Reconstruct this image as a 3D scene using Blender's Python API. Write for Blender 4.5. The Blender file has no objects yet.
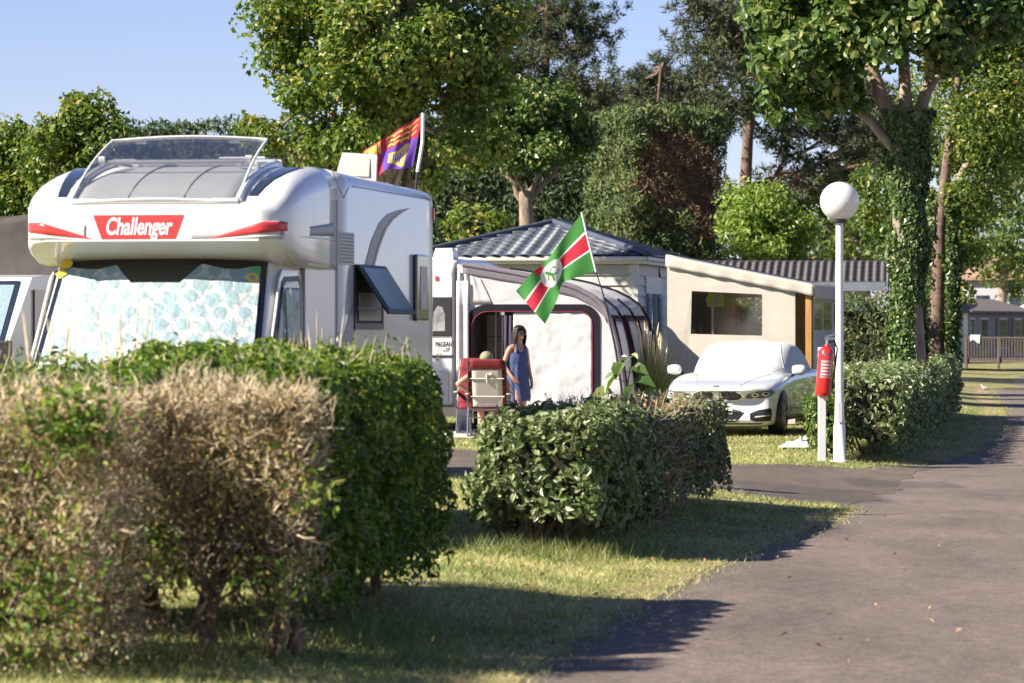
import bpy, bmesh, math, random
import numpy as np
from mathutils import Vector, Matrix, Euler, noise
from mathutils.geometry import tessellate_polygon
from mathutils.bvhtree import BVHTree

R = math.radians
SC = bpy.context.scene
COL = SC.collection
RNG = np.random.default_rng(7)
random.seed(7)

# ---------------------------------------------------------------- measuring
FPX = 3900.0      # focal length in pixels of the photograph
CZ = 1.6          # eye height
HY = 331.0        # row of the horizon


def at(px, py, Y):
    return Vector(((px - 512) * Y / FPX, Y, CZ - (py - HY) * Y / FPX))


def gnd(px, py, z=0.0):
    Y = FPX * (CZ - z) / (py - HY)
    return ((px - 512) * Y / FPX, Y)


ROAD_DROP = 0.12   # the road lies this much lower than the pitches
_edge_px = ((360, 800), (505, 683), (565, 645), (620, 612), (700, 570), (760, 548), (800, 531), (838, 516), (937, 461), (962, 457), (983, 444), (1000, 427), (1003, 409), (991, 396), (986, 376), (990, 368))
_ex, _ey = zip(*[gnd(a, b, -ROAD_DROP) for a, b in _edge_px])


def gz(x, y):
    """height of the ground: turf falls gently to the lower road"""
    x = np.asarray(x, float); y = np.asarray(y, float)
    d = np.interp(y, _ey, _ex) - x
    k = np.clip(d / 1.7, 0, 1); k = k * k * (3 - 2 * k)
    return -ROAD_DROP * (1 - k)


# ---------------------------------------------------------------- tagging
def tag(o, label=None, cat=None, group=None, kind=None):
    if label: o['label'] = label
    if cat: o['category'] = cat
    if group: o['group'] = group
    if kind: o['kind'] = kind
    return o


def thing(name, label, cat, loc=(0, 0, 0), rz=0.0, group=None):
    o = bpy.data.objects.new(name, None)
    o.empty_display_size = 0.2
    COL.objects.link(o)
    o.location = tuple(loc) if len(loc) == 3 else (loc[0], loc[1], 0)
    o.rotation_euler = (0, 0, rz)
    return tag(o, label, cat, group)


def link(name, me, parent=None):
    o = bpy.data.objects.new(name, me)
    COL.objects.link(o)
    if parent is not None:
        o.parent = parent
    return o


def copy_thing(o, parent=None):
    c = o.copy()
    COL.objects.link(c)
    if parent is not None:
        c.parent = parent
    for ch in list(o.children):
        copy_thing(ch, c)
    return c


# ---------------------------------------------------------------- mesh builder
class MB:
    def __init__(self):
        self.v, self.f, self.m, self.s = [], [], [], []

    def add(self, verts, faces, mat=0, smooth=False):
        b = len(self.v)
        self.v.extend([tuple(p) for p in verts])
        for f in faces:
            self.f.append([b + i for i in f])
            self.m.append(mat)
            self.s.append(smooth)
        return self

    def box(self, c, s, rot=None, mat=0):
        x, y, z = s[0] / 2, s[1] / 2, s[2] / 2
        pts = [Vector(p) for p in ((-x, -y, -z), (x, -y, -z), (x, y, -z), (-x, y, -z),
                                   (-x, -y, z), (x, -y, z), (x, y, z), (-x, y, z))]
        if rot is not None:
            M = Euler(rot).to_matrix() if not isinstance(rot, Matrix) else rot
            pts = [M @ p for p in pts]
        c = Vector(c)
        return self.add([p + c for p in pts],
                        [(0, 3, 2, 1), (4, 5, 6, 7), (0, 1, 5, 4), (1, 2, 6, 5), (2, 3, 7, 6), (3, 0, 4, 7)], mat)

    def span(self, a, b, mat=0):
        return self.box([(a[i] + b[i]) / 2 for i in range(3)], [abs(b[i] - a[i]) for i in range(3)], mat=mat)

    def tube(self, pts, rad, n=8, mat=0, smooth=True, caps=True, flat=1.0):
        pts = [Vector(p) for p in pts]
        if not hasattr(rad, '__len__'): rad = [rad] * len(pts)
        rings, prev = [], None
        for i, p in enumerate(pts):
            d = (pts[min(i + 1, len(pts) - 1)] - pts[max(i - 1, 0)]).normalized()
            if prev is None:
                a = d.orthogonal().normalized()
            else:
                a = (prev - d * prev.dot(d))
                a = a.normalized() if a.length > 1e-6 else d.orthogonal().normalized()
            prev = a
            b = d.cross(a)
            rings.append([p + (a * math.cos(t) + b * math.sin(t) * flat) * rad[i]
                          for t in [2 * math.pi * k / n for k in range(n)]])
        V = [q for r in rings for q in r]
        Fs = []
        for i in range(len(pts) - 1):
            for k in range(n):
                Fs.append((i * n + k, i * n + (k + 1) % n, (i + 1) * n + (k + 1) % n, (i + 1) * n + k))
        self.add(V, Fs, mat, smooth)
        if caps:
            self.add(rings[0], [tuple(range(n - 1, -1, -1))], mat)
            self.add(rings[-1], [tuple(range(n))], mat)
        return self

    def lathe(self, prof, c=(0, 0, 0), n=20, mat=0, smooth=True, M=None):
        V, Fs = [], []
        for r, z in prof:
            for k in range(n):
                t = 2 * math.pi * k / n
                p = Vector((r * math.cos(t), r * math.sin(t), z))
                if M is not None: p = M @ p
                V.append(p + Vector(c))
        for i in range(len(prof) - 1):
            for k in range(n):
                Fs.append((i * n + k, i * n + (k + 1) % n, (i + 1) * n + (k + 1) % n, (i + 1) * n + k))
        self.add(V, Fs, mat, smooth)
        m = len(prof) - 1
        if prof[0][0] > 1e-4: self.add(V[:n], [tuple(range(n - 1, -1, -1))], mat)
        if prof[m][0] > 1e-4: self.add(V[m * n:], [tuple(range(n))], mat)
        return self

    def prism(self, poly, ext, mat=0, smooth=False):
        n = len(poly)
        A = [Vector(p) for p in poly]
        e = Vector(ext)
        B = [p + e for p in A]
        self.add(A + B, [tuple(range(n - 1, -1, -1)), tuple(range(n, 2 * n))], mat)
        self.add(A + B, [(i, (i + 1) % n, n + (i + 1) % n, n + i) for i in range(n)], mat, smooth)
        return self

    def grid(self, fn, nu, nv, mat=0, smooth=True, matfn=None):
        V = [fn(i / nu, j / nv) for j in range(nv + 1) for i in range(nu + 1)]
        b = len(self.v)
        self.v.extend([tuple(p) for p in V])
        for j in range(nv):
            for i in range(nu):
                a = b + j * (nu + 1) + i
                self.f.append([a, a + 1, a + nu + 2, a + nu + 1])
                self.m.append(matfn((i + .5) / nu, (j + .5) / nv) if matfn else mat)
                self.s.append(smooth)
        return self

    def holed(self, outer, holes, fn, mat=0):
        """flat polygon with holes; 2-D points are sent through fn to 3-D"""
        loops = [outer] + list(holes)
        tris = tessellate_polygon([[Vector((p[0], p[1], 0)) for p in l] for l in loops])
        flat = [p for l in loops for p in l]
        return self.add([fn(*p) for p in flat], tris, mat)

    def build(self, name, mats, parent=None, bevel=0.0, seg=2, solid=0.0, weld=False, subsurf=0, fixn=False):
        me = bpy.data.meshes.new(name)
        me.from_pydata(self.v, [], self.f)
        if not isinstance(mats, (list, tuple)): mats = [mats]
        for m in mats: me.materials.append(m)
        me.polygons.foreach_set('material_index', self.m)
        me.polygons.foreach_set('use_smooth', self.s)
        if weld or fixn:
            bm = bmesh.new(); bm.from_mesh(me)
            if weld: bmesh.ops.remove_doubles(bm, verts=bm.verts, dist=1e-5)
            bmesh.ops.recalc_face_normals(bm, faces=bm.faces)
            bm.to_mesh(me); bm.free()
        me.update()
        o = link(name, me, parent)
        if solid:
            md = o.modifiers.new('solid', 'SOLIDIFY'); md.thickness = solid; md.offset = 0
        if bevel:
            md = o.modifiers.new('bevel', 'BEVEL'); md.width = bevel; md.segments = seg
            md.limit_method = 'ANGLE'; md.angle_limit = R(40)
        if subsurf:
            md = o.modifiers.new('sub', 'SUBSURF'); md.levels = subsurf; md.render_levels = subsurf
        return o


def np_mesh(name, V, F, mat, parent=None, smooth=False):
    k = F.shape[1]
    me = bpy.data.meshes.new(name)
    me.vertices.add(len(V)); me.vertices.foreach_set('co', V.astype(np.float32).ravel())
    me.loops.add(F.size); me.loops.foreach_set('vertex_index', F.astype(np.int32).ravel())
    me.polygons.add(len(F)); me.polygons.foreach_set('loop_start', np.arange(0, F.size, k, dtype=np.int32))
    me.polygons.foreach_set('use_smooth', np.full(len(F), smooth))
    for m in (mat if isinstance(mat, (list, tuple)) else [mat]): me.materials.append(m)
    me.update(calc_edges=True)
    me.validate()
    return link(name, me, parent)


def bake(o):
    """apply the modifiers of an object"""
    dg = bpy.context.evaluated_depsgraph_get()
    me = bpy.data.meshes.new_from_object(o.evaluated_get(dg))
    o.modifiers.clear()
    old = o.data
    o.data = me
    return o


def cut(o, cutters):
    for c in cutters:
        md = o.modifiers.new('cut', 'BOOLEAN'); md.object = c; md.operation = 'DIFFERENCE'; md.solver = 'EXACT'
    bake(o)
    for c in cutters: bpy.data.objects.remove(c, do_unlink=True)
    return o


def bvh_of(o):
    me = o.data
    return BVHTree.FromPolygons([v.co.copy() for v in me.vertices], [tuple(p.vertices) for p in me.polygons])


def patch(name, poly, target, to3, direction, mat, parent, off=0.004, cuts=3, smooth=True, solid=0.0):
    """a 2-D outline laid onto a surface along a direction (panels, lamps, lettering plates)"""
    bm = bmesh.new()
    vs = [bm.verts.new(to3(*p)) for p in poly]
    bm.faces.new(vs)
    bmesh.ops.triangulate(bm, faces=bm.faces)
    for _ in range(cuts):
        bmesh.ops.subdivide_edges(bm, edges=bm.edges, cuts=1)
        bmesh.ops.triangulate(bm, faces=bm.faces)
    d = Vector(direction).normalized()
    for v in bm.verts:
        hit, n, i, dist = target.ray_cast(v.co - d * 3, d)
        if hit is not None:
            if n.dot(d) > 0: n = -n
            v.co = hit - d * off
    bmesh.ops.recalc_face_normals(bm, faces=bm.faces)
    if sum((f.normal.dot(d) for f in bm.faces)) > 0: bmesh.ops.reverse_faces(bm, faces=bm.faces)
    me = bpy.data.meshes.new(name); bm.to_mesh(me); bm.free()
    for p in me.polygons: p.use_smooth = smooth
    me.materials.append(mat)
    o = link(name, me, parent)
    if solid:
        md = o.modifiers.new('solid', 'SOLIDIFY'); md.thickness = solid; md.offset = 1
    return o


def text(name, body, M, size, mat, parent, sx=1.0, shear=0.0, off=0.0, ext=0.002):
    cu = bpy.data.curves.new(name, 'FONT')
    cu.body = body; cu.size = size; cu.shear = shear; cu.offset = off; cu.extrude = ext
    cu.align_x = 'CENTER'; cu.align_y = 'CENTER'; cu.resolution_u = 4
    o = bpy.data.objects.new(name, cu); COL.objects.link(o)
    dg = bpy.context.evaluated_depsgraph_get()
    me = bpy.data.meshes.new_from_object(o.evaluated_get(dg))
    bpy.data.objects.remove(o, do_unlink=True)
    me.transform(M @ Matrix.Diagonal((sx, 1, 1, 1)))
    me.materials.clear(); me.materials.append(mat)
    return link(name, me, parent)


# a vertical plane frame: text X -> local x, text Y -> local z, faces local -y
def face_front(loc, rot_z=0.0):
    return Matrix.Translation(loc) @ Matrix.Rotation(rot_z, 4, 'Z') @ Matrix.Rotation(R(90), 4, 'X')


# ---------------------------------------------------------------- materials
def nt(name):
    m = bpy.data.materials.new(name); m.use_nodes = True
    t = m.node_tree; t.nodes.clear()
    out = t.nodes.new('ShaderNodeOutputMaterial')
    return m, t, out


def N(t, kind, **kw):
    n = t.nodes.new(kind)
    for k, v in kw.items():
        if k in n.inputs: n.inputs[k].default_value = v
        else: setattr(n, k, v)
    return n


def rgba(c): return (c[0], c[1], c[2], 1.0)


def surf(name, col, rough=0.5, metal=0.0, var=0.12, scale=6.0, bump=0.0, bscale=60.0, coat=0.0, col2=None,
         spec=0.5, trans=0.0, stretch=(1, 1, 1)):
    """principled surface whose colour wanders a little with noise"""
    m, t, out = nt(name)
    b = N(t, 'ShaderNodeBsdfPrincipled', Roughness=rough, Metallic=metal)
    b.inputs['Specular IOR Level'].default_value = spec
    b.inputs['Coat Weight'].default_value = coat
    b.inputs['Coat Roughness'].default_value = 0.06
    tc = N(t, 'ShaderNodeTexCoord')
    mp = N(t, 'ShaderNodeMapping'); mp.inputs['Scale'].default_value = stretch
    t.links.new(tc.outputs['Object'], mp.inputs['Vector'])
    nz = N(t, 'ShaderNodeTexNoise', Scale=scale, Detail=5.0, Roughness=0.6)
    t.links.new(mp.outputs['Vector'], nz.inputs['Vector'])
    rp = N(t, 'ShaderNodeValToRGB')
    if col2 is None:
        c1 = [max(0, c * (1 - var)) for c in col]; c2 = [min(1, c * (1 + var)) for c in col]
    else:
        c1, c2 = col, col2
    rp.color_ramp.elements[0].position = 0.32; rp.color_ramp.elements[0].color = rgba(c1)
    rp.color_ramp.elements[1].position = 0.68; rp.color_ramp.elements[1].color = rgba(c2)
    t.links.new(nz.outputs['Fac'], rp.inputs['Fac'])
    t.links.new(rp.outputs['Color'], b.inputs['Base Color'])
    if bump:
        n2 = N(t, 'ShaderNodeTexNoise', Scale=bscale, Detail=4.0)
        t.links.new(mp.outputs['Vector'], n2.inputs['Vector'])
        bp = N(t, 'ShaderNodeBump', Strength=bump, Distance=0.02)
        t.links.new(n2.outputs['Fac'], bp.inputs['Height'])
        t.links.new(bp.outputs['Normal'], b.inputs['Normal'])
    if trans:
        tr = N(t, 'ShaderNodeBsdfTranslucent'); t.links.new(rp.outputs['Color'], tr.inputs['Color'])
        mx = N(t, 'ShaderNodeMixShader'); mx.inputs[0].default_value = trans
        t.links.new(b.outputs[0], mx.inputs[1]); t.links.new(tr.outputs[0], mx.inputs[2])
        t.links.new(mx.outputs[0], out.inputs[0])
    else:
        t.links.new(b.outputs[0], out.inputs[0])
    return m


def leafmat(name, cols, trans=0.3, rough=0.45, nscale=1.2, hue=0.5, spec=0.5):
    """cols: list of (pos, colour) over a per-leaf random number pushed around by a clump-sized noise"""
    m, t, out = nt(name)
    g = N(t, 'ShaderNodeNewGeometry')
    tc = N(t, 'ShaderNodeTexCoord')
    nz = N(t, 'ShaderNodeTexNoise', Scale=nscale, Detail=2.0)
    t.links.new(tc.outputs['Object'], nz.inputs['Vector'])
    a = N(t, 'ShaderNodeMath', operation='SUBTRACT'); a.inputs[1].default_value = 0.5
    t.links.new(nz.outputs['Fac'], a.inputs[0])
    ma = N(t, 'ShaderNodeMath', operation='MULTIPLY_ADD'); ma.inputs[1].default_value = hue * 2.2
    t.links.new(a.outputs[0], ma.inputs[0]); t.links.new(g.outputs['Random Per Island'], ma.inputs[2])
    rp = N(t, 'ShaderNodeValToRGB')
    el = rp.color_ramp.elements
    while len(el) < len(cols): el.new(0.5)
    for e, (p, c) in zip(el, cols): e.position = p; e.color = rgba(c)
    t.links.new(ma.outputs[0], rp.inputs['Fac'])
    b = N(t, 'ShaderNodeBsdfPrincipled', Roughness=rough)
    b.inputs['Specular IOR Level'].default_value = spec
    t.links.new(rp.outputs['Color'], b.inputs['Base Color'])
    if trans > 0:
        hs = N(t, 'ShaderNodeHueSaturation', Saturation=1.1, Value=1.7, Hue=0.49)
        t.links.new(rp.outputs['Color'], hs.inputs['Color'])
        tr = N(t, 'ShaderNodeBsdfTranslucent'); t.links.new(hs.outputs['Color'], tr.inputs['Color'])
        mx = N(t, 'ShaderNodeMixShader'); mx.inputs[0].default_value = trans
        t.links.new(b.outputs[0], mx.inputs[1]); t.links.new(tr.outputs[0], mx.inputs[2])
        t.links.new(mx.outputs[0], out.inputs[0])
    else:
        t.links.new(b.outputs[0], out.inputs[0])
    return m


def glassy(name, tint=(0.8, 0.85, 0.9), alpha=0.5, rough=0.03, fres=0.75):
    m, t, out = nt(name)
    tb = N(t, 'ShaderNodeBsdfTransparent'); tb.inputs[0].default_value = rgba(tint)
    gl = N(t, 'ShaderNodeBsdfGlossy', Roughness=rough); gl.inputs[0].default_value = (1, 1, 1, 1)
    lw = N(t, 'ShaderNodeLayerWeight', Blend=0.25)
    ml = N(t, 'ShaderNodeMath', operation='MULTIPLY_ADD'); ml.inputs[1].default_value = fres; ml.inputs[2].default_value = alpha
    t.links.new(lw.outputs['Fresnel'], ml.inputs[0])
    nz = N(t, 'ShaderNodeTexNoise', Scale=3.0)
    mx = N(t, 'ShaderNodeMixShader')
    t.links.new(ml.outputs[0], mx.inputs[0])
    t.links.new(tb.outputs[0], mx.inputs[1]); t.links.new(gl.outputs[0], mx.inputs[2])
    t.links.new(mx.outputs[0], out.inputs[0])
    return m


def nrm(a): return a / np.maximum(np.linalg.norm(a, axis=-1, keepdims=True), 1e-9)


def leaves(name, P, Nn, size, mat, parent=None, spread=0.6, aspect=0.5, hexa=False, fold=0.25, droop=0.15,
           axis=None, axis_w=1.0):
    n = len(P)
    nn = nrm(Nn + spread * RNG.normal(size=(n, 3)))
    t = RNG.normal(size=(n, 3))
    if axis is not None: t = t * 0.6 + np.asarray(axis) * axis_w
    t = nrm(t - (t * nn).sum(1, keepdims=True) * nn)
    b = np.cross(nn, t)
    L = (size * (0.6 + 0.7 * RNG.random(n)))[:, None] if np.ndim(size) == 0 else np.asarray(size)[:, None]
    W = L * aspect
    P = P - t * L * 0.4
    up = nn * (fold * W)
    if hexa:
        V = np.stack([P, P + t * L * .28 + b * W * .46 + up * .8, P + t * L * .68 + b * W * .4 + up - nn * droop * L * .4,
                      P + t * L - nn * droop * L,
                      P + t * L * .68 - b * W * .4 + up - nn * droop * L * .4, P + t * L * .28 - b * W * .46 + up * .8], 1)
        base = (np.arange(n) * 6)[:, None]
        F = np.concatenate([base + np.array([[0, 1, 2, 3]]), base + np.array([[0, 3, 4, 5]])], 0)
    else:
        V = np.stack([P, P + t * L * .45 + b * W * .5 + up, P + t * L - nn * droop * L, P + t * L * .45 - b * W * .5 + up], 1)
        base = (np.arange(n) * 4)[:, None]
        F = np.concatenate([base + np.array([[0, 1, 2]]), base + np.array([[0, 2, 3]])], 0)
    return np_mesh(name, V.reshape(-1, 3), F, mat, parent)


def twigs_arr(P, D, L, r, bend=0.3):
    """three-sided bent twigs as numpy arrays"""
    n = len(P)
    D = nrm(D)
    a = nrm(np.cross(D, RNG.normal(size=(n, 3)))); b = np.cross(D, a)
    kink = (a * RNG.normal(size=(n, 1)) + b * RNG.normal(size=(n, 1))) * bend * L[:, None]
    r = r[:, None]
    P1 = P + D * L[:, None] * .5 + kink * .5
    P2 = P + D * L[:, None] + kink * .3
    V = []
    for C, k in ((P, 1.0), (P1, .8), (P2, .35)):
        for q in range(3):
            th = 2 * math.pi * q / 3
            V.append(C + (a * math.cos(th) + b * math.sin(th)) * r * k)
    V = np.stack(V, 1)
    base = (np.arange(n) * 9)[:, None]
    F = []
    for s in (0, 3):
        for q in range(3):
            F.append(base + np.array([[s + q, s + (q + 1) % 3, s + 3 + (q + 1) % 3, s + 3 + q]]))
    return V.reshape(-1, 3), np.concatenate(F, 0)


def twigs(name, P, D, L, r, mat, parent=None, bend=0.3):
    V, F = twigs_arr(P, D, L, r, bend)
    return np_mesh(name, V, F, mat, parent)


def lump(P, scale, amp, seed=0.0):
    """smooth pseudo-noise displacement built of sines, vectorised"""
    x, y, z = P[:, 0] * scale + seed, P[:, 1] * scale + seed * 1.7, P[:, 2] * scale + seed * .6
    return amp * (np.sin(x * 1.9 + 1.3 * np.sin(y * 1.1)) * np.cos(z * 1.7 + x * .6) + .6 * np.sin(y * 3.1 + z * 2.3 + x) + .4 * np.sin(x * 5.3 + z * 4.1))


def rbox_points(n, sx, sy, sz, r, bottom=False, top=True):
    """points + outward normals over a rounded box standing on z=0 (x in +-sx/2, y in 0..sy)"""
    areas = [sx * sy if top else 0, sy * sz, sy * sz, sx * sz, sx * sz]
    pr = np.array(areas) / sum(areas)
    k = RNG.choice(5, size=n, p=pr)
    u, v = RNG.random(n), RNG.random(n)
    x = np.where(k == 0, (u - .5) * sx, np.where(k == 1, -sx / 2, np.where(k == 2, sx / 2, (u - .5) * sx)))
    y = np.where(k == 0, v * sy, np.where((k == 1) | (k == 2), u * sy, np.where(k == 3, 0.0, sy)))
    z = np.where(k == 0, sz, v * sz)
    P = np.stack([x, y, z], 1)
    lo = np.array([-sx / 2 + r, r, -1.0]); hi = np.array([sx / 2 - r, sy - r, sz - r])
    Q = np.clip(P, lo, hi)
    d = P - Q
    ln = np.linalg.norm(d, axis=1, keepdims=True)
    nr = d / np.maximum(ln, 1e-6)
    return Q + nr * np.minimum(ln, r), nr


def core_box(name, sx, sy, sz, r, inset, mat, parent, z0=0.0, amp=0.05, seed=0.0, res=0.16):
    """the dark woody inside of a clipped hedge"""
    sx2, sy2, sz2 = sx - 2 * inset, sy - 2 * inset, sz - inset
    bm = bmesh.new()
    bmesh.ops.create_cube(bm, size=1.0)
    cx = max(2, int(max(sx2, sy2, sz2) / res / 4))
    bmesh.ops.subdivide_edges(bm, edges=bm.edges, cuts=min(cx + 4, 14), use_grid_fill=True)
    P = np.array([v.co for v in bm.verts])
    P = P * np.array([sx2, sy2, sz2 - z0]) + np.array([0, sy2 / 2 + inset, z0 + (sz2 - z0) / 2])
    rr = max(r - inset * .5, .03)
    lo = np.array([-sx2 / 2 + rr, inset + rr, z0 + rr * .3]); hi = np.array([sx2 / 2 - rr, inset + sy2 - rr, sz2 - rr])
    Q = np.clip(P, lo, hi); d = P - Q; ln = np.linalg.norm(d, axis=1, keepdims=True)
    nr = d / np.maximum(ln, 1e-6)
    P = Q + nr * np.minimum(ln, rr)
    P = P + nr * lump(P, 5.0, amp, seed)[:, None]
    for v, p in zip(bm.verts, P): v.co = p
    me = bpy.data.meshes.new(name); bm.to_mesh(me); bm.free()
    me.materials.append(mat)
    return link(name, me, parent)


def clumps_in(center, radii, n, r, seed=1, hollow=0.45, squash=1.0, zmin=None):
    rg = random.Random(seed)
    out, tries = [], 0
    while len(out) < n and tries < 4000:
        tries += 1
        d = Vector((rg.gauss(0, 1), rg.gauss(0, 1), rg.gauss(0, 1))).normalized()
        k = hollow + (1 - hollow) * rg.random() ** .6
        p = Vector((center[0] + d.x * radii[0] * k, center[1] + d.y * radii[1] * k, center[2] + d.z * radii[2] * k))
        if zmin is not None and p.z < zmin: continue
        if any((p - q).length < r * .55 for q, _ in out): continue
        out.append((p, r * rg.uniform(.7, 1.25)))
    return out


def clump_points(clumps, n, flat=0.75, depth=0.45, up=0.4):
    w = np.array([c[1] ** 2 for c in clumps]); w = w / w.sum()
    k = RNG.choice(len(clumps), size=n, p=w)
    C = np.array([tuple(c[0]) for c in clumps])[k]; r = np.array([c[1] for c in clumps])[k][:, None]
    d = nrm(RNG.normal(size=(n, 3)) + np.array([0, 0, .15]))
    rad = r * (1 - depth * RNG.random((n, 1)) ** 1.5) * (0.85 + .3 * RNG.random((n, 1)))
    P = C + d * rad * np.array([1, 1, flat])
    P = P + d * (lump(P, 2.2 / max(.4, float(np.median(r))), 1.0, 3.0)[:, None] * r * .22) + RNG.normal(size=(n, 3)) * r * .07
    return P, nrm(d + np.array([0, 0, up]))


def limb_path(a, b, sag=0.15, seed=0, n=5):
    rg = random.Random(seed)
    a, b = Vector(a), Vector(b)
    L = (b - a).length
    pts = []
    for i in range(n + 1):
        t = i / n
        p = a.lerp(b, t)
        p.z += sag * L * math.sin(math.pi * t) * (1 if sag else 0)
        if 0 < i < n:
            p += Vector((rg.uniform(-1, 1), rg.uniform(-1, 1), rg.uniform(-.6, .6))) * L * .05
        pts.append(p)
    return pts
# ================================================================ camera, light, sky
SUN_AZ, SUN_EL = R(24), R(36)          # sun stands to the left, a little behind the camera
cam = bpy.data.cameras.new('camera'); camo = bpy.data.objects.new('camera', cam); COL.objects.link(camo)
cam.sensor_width = 36.0
cam.lens = FPX / 1024 * 36.0
cam.clip_end = 3000; cam.clip_start = 0.5
cam.shift_y = -(341.5 - HY) / 1024
camo.location = (0, 0, CZ); camo.rotation_euler = (R(90), 0, 0)
cam.dof.use_dof = True; cam.dof.focus_distance = 45.0; cam.dof.aperture_fstop = 5.4
SC.camera = camo

S = Vector((-math.cos(SUN_EL) * math.cos(SUN_AZ), -math.cos(SUN_EL) * math.sin(SUN_AZ), math.sin(SUN_EL)))
sl = bpy.data.lights.new('sun', 'SUN'); sl.energy = 4.6; sl.angle = R(0.5); sl.color = (1.0, 0.91, 0.77)
so = bpy.data.objects.new('sun', sl); COL.objects.link(so)
so.rotation_euler = (-S).to_track_quat('-Z', 'Y').to_euler(); so.location = (-20, -5, 20)

w = bpy.data.worlds.new('World'); SC.world = w; w.use_nodes = True
t = w.node_tree; t.nodes.clear()
wo = t.nodes.new('ShaderNodeOutputWorld'); bg = t.nodes.new('ShaderNodeBackground')
sk = t.nodes.new('ShaderNodeTexSky'); sk.sky_type = 'NISHITA'; sk.sun_disc = False
sk.sun_elevation = SUN_EL; sk.sun_rotation = math.atan2(S.x, S.y)
sk.air_density = 1.0; sk.dust_density = 0.0; sk.ozone_density = 3.0; sk.altitude = 1500
tn = t.nodes.new('ShaderNodeMix'); tn.data_type = 'RGBA'; tn.blend_type = 'MULTIPLY'; tn.inputs[0].default_value = 1.0
tn.inputs[7].default_value = (.875, .775, .935, 1)      # white balance of the blue
t.links.new(sk.outputs[0], tn.inputs[6]); t.links.new(tn.outputs[2], bg.inputs[0]); bg.inputs[1].default_value = 0.056
t.links.new(bg.outputs[0], wo.inputs[0])

SC.view_settings.view_transform = 'Standard'; SC.view_settings.look = 'None'
SC.view_settings.gamma = 1.0; SC.view_settings.use_curve_mapping = False
SC.view_settings.exposure = 1.44
cy = SC.cycles
cy.max_bounces = 7; cy.diffuse_bounces = 3; cy.glossy_bounces = 3; cy.transmission_bounces = 4
cy.transparent_max_bounces = 8; cy.use_denoising = True; cy.caustics_reflective = False; cy.caustics_refractive = False
cy.sample_clamp_indirect = 6.0
try:
    cy.denoiser = 'OPENIMAGEDENOISE'
except Exception:
    pass

# ================================================================ ground
def ground_mat():
    m, t, out = nt('lawn soil and turf')
    tc = N(t, 'ShaderNodeTexCoord')
    n1 = N(t, 'ShaderNodeTexNoise', Scale=0.9, Detail=6.0, Roughness=.65)
    n2 = N(t, 'ShaderNodeTexNoise', Scale=22.0, Detail=4.0)
    t.links.new(tc.outputs['Object'], n1.inputs['Vector']); t.links.new(tc.outputs['Object'], n2.inputs['Vector'])
    r1 = N(t, 'ShaderNodeValToRGB'); e = r1.color_ramp.elements
    e[0].position = .35; e[0].color = (.14, .165, .042, 1); e[1].position = .66; e[1].color = (.38, .34, .14, 1)
    r2 = N(t, 'ShaderNodeValToRGB'); e = r2.color_ramp.elements
    e[0].position = .3; e[0].color = (.45, .45, .45, 1); e[1].position = .7; e[1].color = (1.15, 1.1, 1, 1)
    t.links.new(n1.outputs['Fac'], r1.inputs['Fac']); t.links.new(n2.outputs['Fac'], r2.inputs['Fac'])
    mx = N(t, 'ShaderNodeMix', data_type='RGBA', blend_type='MULTIPLY'); mx.inputs['Factor'].default_value = 1
    t.links.new(r1.outputs[0], mx.inputs[6]); t.links.new(r2.outputs[0], mx.inputs[7])
    b = N(t, 'ShaderNodeBsdfPrincipled', Roughness=.95)
    t.links.new(mx.outputs[2], b.inputs['Base Color'])
    bp = N(t, 'ShaderNodeBump', Strength=.6, Distance=.03)
    t.links.new(n2.outputs['Fac'], bp.inputs['Height']); t.links.new(bp.outputs['Normal'], b.inputs['Normal'])
    t.links.new(b.outputs[0], out.inputs[0])
    return m


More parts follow.
